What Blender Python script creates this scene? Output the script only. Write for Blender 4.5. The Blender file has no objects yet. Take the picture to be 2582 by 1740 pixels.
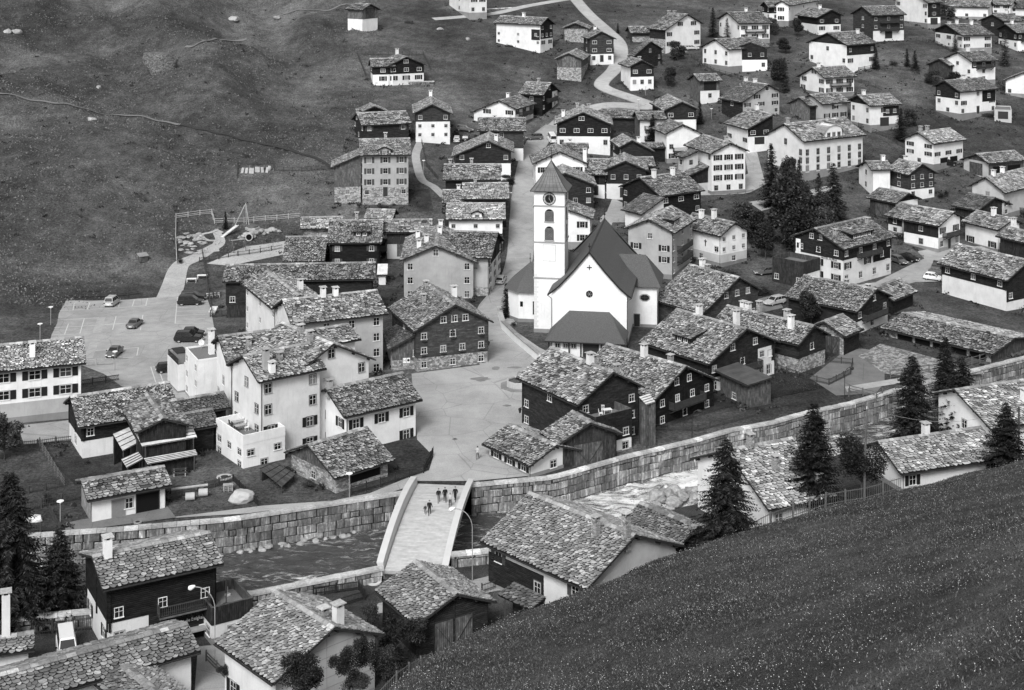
# Alpine village in black and white, built object by object
TC=[(-81.8,265.4,0.00,10),(-63.4,236.7,0.00,10),(-57.9,270.8,0.00,10),(-65.6,288.7,0.00,10),(-11.2,217.1,0.00,10),(-2.1,193.2,0.00,10),(-14.3,182.4,0.00,10),(-51.6,175.1,0.00,10),(-33.6,179.9,0.00,10),(-22.5,189.0,0.00,10),(0.6,236.7,0.00,10),(14.0,247.8,0.00,10),(3.6,270.8,0.00,10),(-42.3,226.5,0.00,10),(-53.7,200.5,0.00,10),(-64.0,186.3,0.00,10),(10.9,193.2,0.00,10),(25.5,205.2,0.00,10),(41.6,217.1,0.00,10),(-3.2,288.7,0.00,10),(58.1,236.7,0.00,10),(85.0,260.1,0.00,10),(77.5,270.8,0.00,10),(55.2,252.6,0.00,10),(64.2,247.8,0.00,10),(35.8,236.7,0.00,10),(26.6,241.0,0.00,10),(-36.2,247.8,0.00,10),(-45.6,200.5,0.00,10),(25.7,265.4,0.00,10),(-4.8,160.5,-1.00,10),(-46.1,143.2,-1.00,10),(-29.1,135.9,-1.00,10),(-15.9,150.5,-1.00,10),(4.3,147.2,-1.00,10),(48.1,176.4,-1.00,10),(-103.6,430.2,28.56,0.15),(-150.1,430.2,34.95,0.15),(-165.5,474.4,44.08,0.15),(-77.8,486.8,43.37,0.15),(-90.1,336.4,15.55,0.15),(-107.6,308.3,11.83,0.15),(-57.2,330.4,12.07,0.15),(-100.1,286.8,4.33,0.15),(-84.0,298.4,5.68,0.15),(-46.8,176.5,0.04,0.5),(29.3,174.1,-1.66,0.5),(54.4,190.0,-0.91,0.5),(9.6,203.7,-0.36,0.5),(12.3,195.9,-0.29,0.5),(2.7,191.7,-0.10,0.5),(9.1,192.6,-0.18,0.5),(-20.2,201.4,-1.08,0.5),(-22.2,187.3,-0.29,0.5),(-34.6,194.0,-0.57,0.5),(-70.4,209.1,0.76,0.5),(-53.1,198.9,0.13,0.5),(-50.5,221.5,-0.11,0.5),(-38.1,264.6,-0.10,0.5),(-38.3,245.0,-0.07,0.5),(-28.8,232.2,-0.83,0.5),(-14.4,283.8,-0.89,0.5),(-7.1,283.9,-0.62,0.5),(-11.5,238.2,-0.26,0.5),(-15.7,235.6,-0.69,0.5),(41.4,235.8,-0.17,0.5),(31.0,228.6,-0.29,0.5),(19.4,213.3,-0.45,0.5),(35.9,217.0,-0.16,0.5),(64.9,289.6,0.70,0.5),(57.7,258.1,0.04,0.5),(68.3,266.7,0.20,0.5),(52.9,241.4,-0.10,0.5),(74.6,246.1,-0.25,0.5),(89.9,274.1,-0.67,0.5),(-31.6,298.6,1.14,0.5),(-21.4,302.7,1.72,0.5),(-25.4,288.0,-0.63,0.5),(-28.6,329.0,9.35,0.5),(-34.1,327.6,9.23,0.5),(-32.7,367.5,15.79,0.5),(-20.6,374.8,15.42,0.5),(-0.6,392.0,16.30,0.5),(7.4,403.9,18.08,0.5),(-2.5,363.7,12.22,0.5),(-5.5,348.8,10.74,0.5),(18.2,375.9,12.74,0.5),(29.0,391.3,15.02,0.5),(35.9,383.4,13.16,0.5),(43.6,393.2,15.17,0.5),(41.5,370.9,10.22,0.5),(48.9,350.8,6.32,0.5),(45.5,349.4,6.37,0.5),(35.7,367.9,9.88,0.5),(11.6,329.5,7.21,0.5),(26.1,339.6,7.01,0.5),(20.0,339.9,7.52,0.5),(33.4,326.9,5.37,0.5),(29.5,292.4,1.13,0.5),(41.1,299.0,1.47,0.5),(75.2,363.9,9.25,0.5),(105.8,368.2,9.57,0.5),(119.1,361.6,7.77,0.5),(93.8,345.1,5.70,0.5),(86.2,347.0,6.17,0.5),(86.2,331.3,3.68,0.5),(89.9,312.7,1.20,0.5),(87.2,321.0,2.20,0.5),(103.3,313.5,0.83,0.5),(114.9,338.6,3.99,0.5),(-47.8,468.1,35.57,0.5),(-31.6,419.5,24.21,0.5),(-37.0,417.2,24.18,0.5),(-15.0,495.1,38.78,0.5),(3.7,459.4,30.99,0.5),(20.8,471.1,31.96,0.5),(26.2,447.6,27.07,0.5),(18.0,435.6,24.67,0.5),(36.0,425.7,22.06,0.5),(40.8,441.4,25.40,0.5),(41.0,473.2,31.31,0.5),(52.8,464.5,29.85,0.5),(74.7,474.1,31.67,0.5),(70.8,436.6,25.45,0.5),(90.1,508.6,35.66,0.5),(98.8,508.5,35.57,0.5),(102.5,487.4,33.30,0.5),(99.7,442.3,26.88,0.5),(119.4,477.7,31.78,0.5),(90.2,418.1,21.00,0.5),(54.3,412.8,19.67,0.5),(67.0,402.5,17.28,0.5),(64.7,380.3,13.05,0.5),(84.8,399.1,16.49,0.5),(79.3,398.3,16.29,0.5),(97.0,393.8,15.48,0.5),(140.1,506.2,34.44,0.5),(163.9,526.5,35.03,0.5),(181.9,542.6,35.17,0.5),(190.7,542.4,34.22,0.5),(165.9,496.5,30.96,0.5),(163.5,477.0,28.49,0.5),(143.9,469.8,29.28,0.5),(134.7,430.9,23.10,0.5),(128.2,434.3,23.97,0.5),(124.8,405.4,17.19,0.5),(148.0,420.4,20.18,0.5),(134.4,402.1,16.17,0.5)]
HOUSES=[
('inn', 'timber_house', 'black timber house with white plaster base and a gothic verse under its balcony', [-36.44, 148.56, -0.82, 1.0692, 12.04, 5.9, 4.58, 8.3, 0.3154], {'fa': 'P2s|T0', 'fr': 'P2|T3', 'bh': 3.1, 'ch': [(0.12, 0.1, 'w', 2.2)]}),
('bigl', 'plaster_house', 'low white house under the long slab roof that fills the bottom left corner', [-38.9, 133.32, -1.15, 0.9939, 19.59, 3.55, 3.55, 5.37, 0.3191], {'fa': 'P1', 'fr': 'P0|P0', 'ch': []}),
('bigl2', 'plaster_house', 'slab roofed wing cut off by the lower picture edge, its ridge pointing to the viewer', [-32.32, 129.35, -1.2, -0.7212, 8.38, 2.75, 2.74, 4.54, 0.1957], {'fa': 'P1', 'fl': 'P0', 'ch': []}),
('tinyl', 'plaster_house', 'small roof with a tall thin white chimney at the left edge below the conifers', [-48.17, 138.8, -1.1, 1.2399, 5.71, 1.88, 1.88, 3.98, 0.3953], {'fr': 'P0', 'ch': [(0.55, -0.1, 'w', 5.0)]}),
('concr', 'concrete_house', 'big slab roofed house with a pale concrete gable marked by formwork lines, beside the bushes', [-19.39, 136.67, -1.09, -0.7325, 9.98, 6.54, 5.7, 7.64, 0.408], {'fa': 'C0|C0', 'fl': 'P2s|P0', 'ch': [(0.15, 0.25, 'w', 2.0), (0.3, 0.15, 's', 0.8)]}),
('logbarn', 'log_barn', 'dark log barn with a plank double door, just below the foot of the bridge', [-7.67, 147.94, -1.06, -0.5573, 8.89, 4.66, 4.45, 5.48, 0.3926], {'fa': 'T0D', 'fl': 'T0'}),
('garage', 'garage_building', 'low white garage with a grey door, a black opening and a bench in front', [-46.75, 176.5, 0.04, 1.0831, 10.0, 3.51, 3.48, 3.99, 0.3222], {'fa': 'V0', 'fr': 'P1dg'}),
('innterrace', 'terrace_block', 'timber railed paved terrace at the right end of the black timber house with the verse', [-29.18, 148.38, -0.85, -0.5441, 5.11, 2.13, 2.12, 3.49, -0.0], {'flat': 1, 'fa': 'P1|V0', 'fr': 'P0|V0'}),
('slabhouse', 'plaster_house', 'large house with a sweeping slab roof before the river, grass slope hiding its foot', [7.39, 157.81, -1.1, -0.769, 15.73, 7.5, 7.96, 7.95, 0.4099], {'fl': 'P0|P2s', 'fa': 'G1|G1', 'ch': [(0.0, -0.1, 's', 3.0), (0.25, -0.25, 's', 2.4)]}),
('rearsmall', 'timber_house', 'small slab roofed outbuilding left of the tall lone spruce, grey chimneys before it', [17.71, 165.7, -1.3, -0.7027, 9.0, 2.93, 2.92, 4.77, 0.3813], {'fa': 'T0', 'fl': 'T0'}),
('brightroof', 'plaster_house', 'house with a bright slab roof and dark square chimneys between the two dark conifers', [29.35, 174.07, -1.66, 1.1323, 9.38, 7.94, 8.63, 10.12, 0.4305], {'fa': 'P1s|P1s|P1', 'ch': [(0.35, 0.02, 's', 1.6), (0.45, 0.45, 's', 1.9), (0.85, 0.8, 's', 1.6)]}),
('frontright', 'plaster_house', 'low white house with broad slab roof at the upper edge of the right grass slope', [54.42, 190.05, -0.91, 1.2217, 16.64, 4.9, 5.09, 4.94, 0.433], {'fa': 'P1', 'fr': 'P2s', 'ch': [(0.45, -0.05, 'w', 1.6)]}),
('edgeright', 'plaster_house', 'white house cut by the right picture edge, behind the spruces near the river', [66.49, 199.46, -0.82, 1.1961, 15.58, 4.9, 7.38, 8.45, 0.3807], {'fa': 'P2s|P1', 'ch': [(0.55, 0.5, 'w', 1.8)]}),
('plaza', 'timber_house', 'blackened timber house with a wide slab roof standing at the village square beside the fountain', [9.63, 203.66, -0.36, -0.6097, 14.28, 6.11, 5.45, 9.94, 0.4986], {'fl': 'T2|T2|T1', 'fa': 'T3|T3|T2', 'ch': [(0.35, 0.1, 's', 1.3), (0.1, 0.3, 's', 1.3), (0.35, -0.02, 'w', 1.5)]}),
('terrace', 'terrace_block', 'block with a roof terrace, timber upper floor and white plaster base above the river wall', [12.3, 195.87, -0.29, -0.6168, 3.93, 3.1, 3.09, 5.62, -0.0], {'flat': 1, 'fa': 'P2|T2|T0', 'fl': 'P0d|T0|T0'}),
('lowwhite', 'plaster_house', 'low white house with three shuttered windows at the corner of the square by the bridge', [2.66, 191.71, -0.1, -0.6643, 10.1, 4.44, 4.31, 3.45, 0.3525], {'fl': 'P3s', 'fa': 'P1'}),
('barnmid', 'barn', 'plank fronted barn wedged between the low white corner house and the roof terrace', [9.12, 192.57, -0.18, -0.4463, 5.11, 4.84, 4.78, 5.53, 0.4215], {'fa': 'V0D', 'fl': 'T0'}),
('hotelB', 'plaster_house', 'tall white house whose broad white gable has dark framed windows, left half of the village', [-28.6, 204.65, -1.16, -0.6773, 14.07, 5.95, 6.79, 14.13, 0.4605], {'fa': 'P3s|P3s|P3|P2|P1', 'fl': 'P0', 'ch': [(0.3, -0.2, 's', 1.8), (0.55, -0.1, 's', 1.4), (0.75, 0.1, 's', 1.0)]}),
('hotelA', 'plaster_house', 'white four storey wing with narrow dark windows, right behind the white walled terrace', [-31.83, 198.22, -0.74, 0.9395, 10.13, 4.94, 4.8, 13.34, 0.4545], {'fa': 'P1|P2|P2|P1', 'fr': 'P2s|P2s|P2|P2', 'ch': [(0.2, 0.6, 'g', 3.0), (0.25, 0.75, 'w', 1.4), (0.45, 0.4, 's', 1.0)]}),
('balcony', 'plaster_house', 'white house with one small dark balcony and black shutters, left of the square', [-20.21, 201.44, -1.08, 0.9399, 12.28, 4.54, 5.12, 8.42, 0.4504], {'fa': 'P2s|P2s|P0', 'fr': 'P2s|P3s', 'ch': [(0.04, -0.05, 'g', 1.2)]}),
('barnfront', 'barn', 'stone and plank barn with a wide dark opening, just left of the bridge', [-22.24, 187.26, -0.29, 0.831, 9.39, 5.22, 5.92, 5.04, 0.4189], {'fa': 'S1|V0', 'fr': 'S0g'}),
('whitebox', 'terrace_block', 'white flat roofed block carrying a walled terrace with tables and chairs', [-34.6, 194.01, -0.57, 0.9442, 5.98, 4.09, 4.1, 4.72, -0.0], {'flat': 1, 'fa': 'P2|P3|P0', 'fr': 'P1|P2|P0'}),
('whiteleft', 'plaster_house', 'long white house below the car park with two rows of wide black shuttered windows', [-70.36, 209.13, 0.76, 1.2222, 17.99, 5.27, 5.28, 9.47, 0.409], {'fr': 'G2o|P4s|P4s', 'fa': 'P2', 'ch': [(0.6, 0.55, 'w', 2.2)]}),
('woodshedhouse', 'timber_house', 'house with plaster corner, brown plank upper wall and roof window beside the flower garden', [-53.07, 198.94, 0.13, 1.0815, 13.43, 4.44, 5.29, 6.82, 0.4438], {'fa': 'P1|T0', 'fr': 'P1|T2'}),
('crossgable', 'barn', 'plank gabled barn with sheet metal lean-tos and firewood in front of it', [-47.09, 193.56, -0.03, -0.4315, 11.32, 3.52, 3.68, 6.52, 0.3548], {'fa': 'V0|V0'}),
('darkbarn', 'barn', 'dark barn with loose bright slabs on its roof, left of the tall white house', [-42.99, 200.43, -0.24, 1.0534, 7.62, 3.02, 3.04, 5.73, 0.3909], {'fr': 'T0', 'dark': 1}),
('darkbarn2', 'barn', 'lowest dark shed roof against the left wall of the white terrace block', [-42.12, 197.03, -0.25, 1.0399, 3.94, 2.99, 3.0, 4.85, 0.3985], {'fr': 'T0', 'dark': 1}),
('flatroof', 'terrace_block', 'white flat roofed building with a tall white chimney, right below the car park', [-45.43, 216.35, -0.21, 1.1112, 3.72, 3.52, 3.54, 6.78, 0.0], {'flat': 1, 'fa': 'P2o|P2o|P2o', 'fr': 'P0|P0d', 'roofm': 'gravel', 'ch': [(0.75, 0.2, 'w', 3.4)]}),
('flatroof2', 'terrace_block', 'small white annex with a dark rooftop cabin at the edge of the car park', [-50.53, 221.48, -0.11, 1.0842, 1.44, 2.95, 2.96, 4.04, 0.0], {'flat': 1, 'fa': 'P0|P0', 'fr': 'P0', 'roofm': 'gravel'}),
('longbarn', 'barn', 'very long slab roofed stable with dark open front behind the white houses', [-38.08, 264.56, -0.1, 1.4949, 26.94, 4.8, 4.44, 8.55, 0.4187], {'fa': 'S0|T0', 'fr': 'V1G|T2G'}),
('whitelong', 'plaster_house', 'white house with a long oblique windowed side wall, where the gravel path ends', [-38.26, 245.01, -0.07, -0.4518, 18.52, 4.59, 4.76, 9.95, 0.3346], {'fl': 'P2o|P3o|P3o', 'fa': 'P2|P2|P1', 'ch': [(0.35, 0.45, 'w', 1.8)]}),
('greymulti', 'plaster_house', 'grey plastered four storey house with two small ridge chimneys behind the tall white gable', [-28.76, 232.15, -0.83, 1.1692, 15.59, 6.4, 5.71, 12.0, 0.4038], {'fa': 'P2|P2|P1', 'fr': 'G2|G2|G3|G4', 'ch': [(0.42, 0.05, 'w', 1.6), (0.55, 0.05, 'w', 1.3)]}),
('hotelC', 'plaster_house', "left rear wing of the tall white house, gable beside the flat roofed building's chimney", [-38.24, 209.29, -0.65, 1.1406, 7.55, 4.19, 5.49, 12.24, 0.4382], {'fa': 'P1|P2|P1', 'ch': [(0.5, 0.5, 's', 1.4), (0.8, 0.6, 's', 1.4)]}),
('hotelD', 'plaster_house', 'short slab roofed rear wing between the tall white gable and the grey four storey house', [-26.9, 219.08, -0.94, 1.006, 5.55, 4.3, 4.32, 10.71, 0.2776], {'fa': 'P0', 'fr': 'P0'}),
('greygable', 'plaster_house', 'grey stained plaster house with a wide front gable and white chimneys beside the street', [-14.41, 283.77, -0.89, -0.0186, 19.65, 6.68, 7.68, 10.38, 0.3847], {'fa': 'G2|G2|G2|G2', 'fl': 'G0', 'ch': [(0.25, -0.5, 'w', 1.5), (0.35, -0.3, 'w', 1.5), (0.6, 0.05, 'w', 1.4), (0.75, -0.6, 'w', 1.4), (0.9, 0.05, 'w', 1.4)]}),
('sonne', 'plaster_house', 'inn with small lettering on its grey side wall and balconies facing the village street', [-7.12, 283.89, -0.62, -1.4207, 9.07, 7.82, 7.8, 10.7, 0.3941], {'fa': 'P2s|P3s|P3s|T2', 'fl': 'S0|G0|G0|G0'}),
('oldtimber', 'timber_house', 'large old brown log house on a rubble base with flower boxes, facing the square', [-11.53, 238.21, -0.26, -0.3603, 14.98, 6.82, 6.3, 10.1, 0.4834], {'fa': 'S3|T4f|T3f|T3|T1', 'fl': 'S0|T1|T1', 'bh': 2.1, 'ch': [(0.75, 0.55, 'w', 2.0), (0.55, -0.4, 's', 1.4), (0.9, -0.1, 's', 1)]}),
('oldannex', 'barn', 'low annex with dark slab roof leaning on the left of the old brown log house', [-15.72, 235.55, -0.69, -0.1611, 10.16, 4.59, 4.36, 6.06, 0.4603], {'fa': 'S0|V1', 'fl': 'P0|P0'}),
('bigdark', 'timber_house', 'broad brown log house under a huge slab roof right behind the church transept', [35.61, 258.58, -0.0, -0.6681, 12.2, 9.16, 5.88, 8.61, 0.4888], {'fa': 'T3|T3|T2', 'fl': 'T0', 'ch': [(0.9, 0.35, 'w', 2.2), (0.8, -0.15, 's', 1.1), (0.6, -0.05, 's', 1.1)]}),
('rightrow', 'timber_house', 'log house on a rubble base with five chimneys, behind the metal roofed shed', [41.43, 235.76, -0.17, -0.7773, 17.0, 4.3, 4.62, 7.14, 0.4706], {'fa': 'S0|T1|T2', 'fl': 'S1|T1', 'ch': [(0.95, 0.7, 'w', 2.0), (0.9, 0.75, 'w', 2.0), (0.62, 0, 's', 2.0), (0.42, 0.6, 'g', 2.2), (0.2, -0.35, 'w', 2.2)]}),
('centrelog', 'timber_house', 'dark log house with tall chimney, roof dormer and a white plaster panel under its gable', [31.03, 228.59, -0.29, -0.6877, 14.87, 8.47, 7.68, 8.69, 0.4188], {'fa': 'P2|T3b|T2', 'fl': 'T1', 'ch': [(0.72, 0.1, 'w', 1.8), (0.45, 0.65, 'w', 3.2)], 'dormer': 1}),
('frontlog', 'timber_house', 'near black log house with bright window frames between the square house and the plank shed', [19.43, 213.32, -0.45, -0.7585, 15.38, 6.71, 7.49, 7.77, 0.4492], {'fa': 'T3s|T4sb|T2', 'fl': 'T1', 'ch': [(0.5, -0.05, 'w', 1.9), (0.4, 0.5, 's', 1.4)]}),
('metalshed', 'shed', 'weathered plank shed with a seamed metal roof beside the vegetable gardens', [35.89, 216.98, -0.16, -0.4865, 8.14, 4.35, 0.3, 4.16, 0.1174], {'mono': 1, 'roofm': 'metal', 'fa': 'V0|V0', 'fl': 'V1|V0'}),
('chalet', 'timber_house', 'big chalet with white lower floors, timber top and wide shed dormer, cars at its right', [64.87, 289.61, 0.7, 0.8507, 17.13, 5.76, 6.96, 9.95, 0.3946], {'fa': 'P3s|P3s|T3s|T2', 'fr': 'P4|P3s|T4b', 'dormer': 2, 'ch': [(0.15, 0.45, 's', 1.3), (0.85, 0.3, 's', 1.3)]}),
('chaletterrace', 'terrace_block', 'garage block with a planted wooden terrace at the left end of the big chalet', [54.83, 283.19, 0.54, 0.7833, 5.71, 3.49, 3.5, 4.79, -0.0], {'flat': 1, 'fa': 'V2|V0', 'fr': 'P0|V0'}),
('gablerow', 'timber_house', 'dark timber house with white base and small balcony, leafy bush before its long roof', [57.69, 258.13, 0.04, -0.8129, 14.69, 6.62, 5.45, 6.72, 0.3827], {'fa': 'P1|T2b|T1', 'fl': 'T0', 'ch': [(0.25, 0.6, 's', 0.8), (0.5, 0.4, 's', 0.8)]}),
('smallbarn', 'log_barn', 'small log hay barn at the meadow edge behind the dark timber house', [68.28, 266.66, 0.2, 0.7479, 9.08, 3.4, 3.55, 4.34, 0.4828], {'fa': 'T0', 'fr': 'T0'}),
('stonebarn', 'barn', 'small stone barn with an open dark doorway beside the fenced garden', [52.87, 241.41, -0.1, 0.7213, 6.26, 1.88, 3.9, 5.1, 0.4224], {'fa': 'S0D', 'fr': 'T0'}),
('shelter', 'shelter', 'long low open livestock shelter with stone piers and gates, roof reaching to the river wall', [74.64, 246.09, -0.25, -0.7572, 20.91, 7.27, 7.17, 2.76, 0.1646], {'fl': 'S0g', 'fa': 'V0'}),
('whitebarn', 'timber_house', 'long house with blank white lower wall and dark timber top at the right edge', [89.88, 274.06, -0.67, -0.5797, 16.08, 6.25, 6.01, 9.05, 0.4376], {'fl': 'P0|P0|T3s', 'fa': 'P1|T2'}),
('darktwo', 'timber_house', 'dark log house with flat roof dormers and pale shutters, beside the playground', [-31.6, 298.62, 1.14, -1.6079, 11.0, 7.27, 7.14, 8.14, 0.402], {'fl': 'T2s|T2s', 'fa': 'T1b|T1b', 'dormer': 1, 'ch': [(0.5, 0.0, 's', 1.6)]}),
('playroof', 'barn', 'low plain slab roof between the playground and the dark log house with flat dormers', [-41.13, 293.57, 0.57, -1.6392, 8.26, 7.64, 7.63, 6.47, 0.4051], {'fl': 'P0'}),
('openbarn', 'barn', 'open sided barn with dark bays at the far end of the playground fence', [-39.51, 305.08, 2.92, -1.6728, 8.78, 3.9, 3.9, 5.66, 0.4025], {'fl': 'S0G'}),
('whitebarn2', 'barn', 'barn with a plank gate over a black doorway left of the grey gabled house', [-21.39, 302.7, 1.72, 1.5239, 9.91, 4.19, 4.17, 6.83, 0.4015], {'fr': 'G1D|V0'}),
('tinyroof', 'shed', 'small bright slab roof on its own at the foot of the big meadow', [-27.81, 312.69, 4.63, -1.4466, 6.27, 3.23, 3.23, 4.01, 0.4112], {'fl': 'T0'}),
('smallmetal', 'shed', 'tiny white shed with a pale metal roof at the right end of the long stable', [-25.35, 287.95, -0.63, -1.6191, 2.01, 3.41, 0.3, 3.48, 0.357], {'mono': 1, 'roofm': 'metal', 'fl': 'P0'}),
('threeshut', 'plaster_house', 'grey plastered house with three rows of three shuttered windows and a small gabled dormer', [-28.59, 329.01, 9.35, 1.4493, 11.5, 6.37, 6.23, 11.87, 0.4095], {'fr': 'S2d|G3s|G3s|G3s', 'dormer': 3, 'bh': 2.0, 'ch': [(0.52, -0.03, 's', 1.4)]}),
('leanbarn', 'barn', 'tall plank barn with sloping roof built against the grey house with nine shuttered windows', [-34.11, 327.57, 9.23, -0.1171, 9.08, 6.19, 0.3, 9.25, 0.3986], {'mono': 1, 'fa': 'S1|V0|V0'}),
('darklong', 'timber_house', 'smooth dark timber house with two bright windows behind the grey house with nine shuttered windows', [-32.73, 367.48, 15.79, 1.2417, 12.78, 5.88, 5.77, 6.31, 0.3837], {'fr': 'T0|T2s', 'fa': 'T1|T2', 'ch': [(0.0, -0.3, 's', 1.4)]}),
('smallbehind', 'barn', 'little gable peeking out behind the smooth dark timber house, thin mast beside it', [-36.2, 380.46, 17.85, -0.2511, 7.12, 3.1, 3.8, 4.4, 0.3876], {'fa': 'T0'}),
('halfhalf', 'timber_house', 'square house with bright white lower half and plain timber upper half below the meadow', [-20.61, 374.77, 15.42, -0.0797, 17.35, 4.77, 5.17, 8.73, 0.4481], {'fa': 'P3o|P3o|T2|T0', 'fl': 'P0|T0|T0', 'ch': [(0.95, 0, 'w', 1.6)]}),
('whitegab', 'plaster_house', 'white bungalow with wide shuttered windows and a balcony at the right meadow edge', [-0.63, 391.98, 16.3, 0.4305, 13.3, 8.42, 4.97, 6.39, 0.4038], {'fa': 'P0|P2s', 'fr': 'P1|P3sb', 'ch': [(0.7, -0.2, 'w', 1.6)]}),
('darkgab', 'timber_house', 'dark timber house with a white plastered corner and balconies, above the white bungalow', [7.37, 403.94, 18.08, -1.2044, 7.51, 6.45, 7.93, 7.34, 0.3904], {'fa': 'T2|T2b|T1', 'fl': 'T0|T1', 'ch': [(0.5, 0.0, 's', 1)]}),
('brownhall', 'timber_house', 'brown timber house with a white garage foot beside the street bend with the dark car', [-2.52, 363.7, 12.22, -1.5703, 11.98, 5.81, 5.58, 8.95, 0.4032], {'fl': 'P0g|T1|T1', 'ch': [(0.65, 0.45, 'w', 1.2)]}),
('widegable', 'timber_house', 'wide dark log house with its gable facing the viewer, behind stacked plain roofs', [-5.53, 348.79, 10.74, 0.0045, 14.75, 8.56, 5.94, 8.03, 0.4053], {'fa': 'P1|T2|T4|T2', 'ch': [(0.35, 0.3, 'w', 1.6)]}),
('roofA', 'timber_house', 'topmost of the stacked slab roofs left of the street, under the wide log gable', [-8.82, 329.15, 7.98, -1.5604, 12.93, 5.72, 5.71, 7.46, 0.4078], {'fl': 'T0|T1', 'ch': [(0.52, 0.05, 's', 1.4), (0.9, 0.5, 's', 2.0)]}),
('roofB', 'barn', 'second of the stacked slab roofs left of the street, with a roof window', [-5.77, 319.96, 5.92, -1.5887, 10.18, 5.73, 5.72, 7.03, 0.4019], {'fl': 'V0', 'ch': [(0.72, 0.0, 's', 1.2)]}),
('roofB2', 'barn', 'low roof with a thin chimney tucked between the stepped slab roof and the garden shed', [-11.96, 319.02, 5.84, -1.5927, 6.34, 4.65, 4.65, 5.77, 0.401], {'fl': 'V0', 'ch': [(0.45, 0.4, 'w', 1.6)]}),
('roofC', 'plaster_house', 'white house with bright roof and small gabled dormer, lowest of the stacked roofs', [-7.54, 306.65, 2.8, -1.5824, 12.37, 5.46, 5.45, 8.33, 0.4039], {'fl': 'P1|P3o', 'dormer': 3}),
('bigtimber', 'timber_house', 'large black timber house with low symmetrical gable and many bright windows at the street fork', [18.2, 375.91, 12.74, 0.0425, 14.94, 7.26, 7.44, 9.09, 0.3986], {'fa': 'P2|T4w|T3w|T1w', 'ch': [(0.5, -0.7, 'w', 1.8), (0.9, -0.2, 's', 1.2), (0.8, 0.2, 's', 1.2)]}),
('midbarn', 'barn', 'brown barn directly right of the large black timber house at the fork', [28.98, 391.28, 15.02, -1.2992, 10.44, 4.11, 3.73, 4.59, 0.397], {'fl': 'T0|T0'}),
('midhouse', 'timber_house', 'tall narrow house with balconies half hidden by a small spruce in the upper centre', [35.86, 383.44, 13.16, 1.4312, 7.77, 3.57, 3.75, 6.9, 0.403], {'fa': 'V0|V0', 'fr': 'P1b|P1b'}),
('whitewin', 'timber_house', 'dark timber house with two large bright windows beside the last bend of the white road', [43.63, 393.16, 15.17, -0.1187, 17.02, 5.07, 4.61, 7.24, 0.4164], {'fa': 'P1|T2w|T0', 'fl': 'T0|T1'}),
('whitebalc', 'plaster_house', 'white gabled house with one long dark balcony under two blank shutters in the upper centre', [41.48, 370.92, 10.22, -0.2283, 10.57, 4.76, 5.59, 8.94, 0.4281], {'fa': 'P3s|P2b|P0', 'fl': 'P0|P0'}),
('fourstorey', 'plaster_house', 'tall brilliant white four storey house with open shutters, beside the dense trees', [48.94, 350.83, 6.32, -0.323, 14.6, 5.31, 4.85, 11.65, 0.4119], {'fa': 'P3|P3s|P3s|P3s|P1', 'fl': 'P0|P0|P0|P2', 'ch': [(0.35, 0.3, 'g', 1.4)]}),
('fourannex', 'barn', 'lean-to with a slatted barn wall against the left side of the tall brilliant white house', [45.5, 349.39, 6.37, -0.479, 9.88, 7.18, 0.3, 6.57, 0.2973], {'mono': 1, 'fa': 'G0|V0'}),
('fourannex2', 'plaster_house', 'small grey upper annex rising above the lean-to of the tall brilliant white house', [43.2, 348.16, 6.37, -0.4336, 3.85, 4.23, 0.3, 9.33, 0.3053], {'mono': 1, 'fa': 'G0|G0|G1', 'fl': 'G0|G0|G1'}),
('gabwhite7', 'timber_house', 'small timber gabled house with a white centre panel below the large black timber house', [28.4, 361.64, 9.42, -0.1416, 10.99, 3.19, 5.65, 7.27, 0.4735], {'fa': 'P2|T0', 'ch': [(0.5, 0.5, 'w', 1.4)]}),
('roof8', 'barn', 'small dark barn touching the left corner of the white house with one long balcony', [35.65, 367.92, 9.88, -1.824, 5.75, 2.47, 2.23, 4.51, 0.3847], {'fl': 'T0|T0'}),
('white9', 'plaster_house', 'white gabled house with two shuttered windows right behind the pointed tower roof', [10.63, 341.48, 8.52, -0.047, 12.39, 6.18, 6.47, 8.77, 0.4142], {'fa': 'P1|P2s', 'ch': [(0.1, 0.9, 'w', 3.5)]}),
('roof9b', 'barn', 'slab roof with two little white vents behind the white gabled house at the tower', [15.22, 354.43, 9.59, -1.4743, 6.43, 3.96, 3.96, 6.68, 0.4022], {'fl': 'T0', 'ch': [(0.7, 0.3, 'w', 1.2)]}),
('dark10', 'timber_house', 'black timber house with a terrace just right of the church tower clock', [11.64, 329.53, 7.21, -0.0131, 11.95, 2.45, 7.01, 7.2, 0.3748], {'fa': 'T3|T2'}),
('garage11', 'timber_house', 'log house with a double garage door between white pillars at a short drive', [26.12, 339.62, 7.01, 0.0486, 11.9, 5.02, 5.26, 8.41, 0.3962], {'fa': 'P0g|T3s|T4s|T0'}),
('wing12', 'barn', 'wing with a shaded porch left of the log house with the double garage', [20.02, 339.94, 7.52, -1.4089, 5.36, 6.12, 6.01, 7.37, 0.4028], {'fl': 'P1d|T0G'}),
('roof13', 'barn', 'plain slab roof behind the right side of the log house with the double garage', [31.11, 349.86, 7.55, -1.6601, 5.19, 3.82, 3.82, 6.12, 0.4011], {'fl': 'T0'}),
('black14', 'timber_house', 'big black log house with two pale chimneys left of the tall brilliant white house', [33.35, 326.91, 5.37, 0.9788, 12.88, 7.4, 7.23, 8.2, 0.4037], {'fa': 'T2|T2|T0', 'fr': 'T2|T3w', 'ch': [(0.28, 0.1, 'w', 1.9), (0.7, 0.1, 'w', 1.8)]}),
('moss15', 'shed', 'white shed with dark mossy single slope roof before the big black log house', [30.84, 318.44, 4.46, -0.6135, 7.02, 6.51, 0.3, 6.06, 0.4146], {'mono': 1, 'fa': 'P0', 'fl': 'P0'}),
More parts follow.
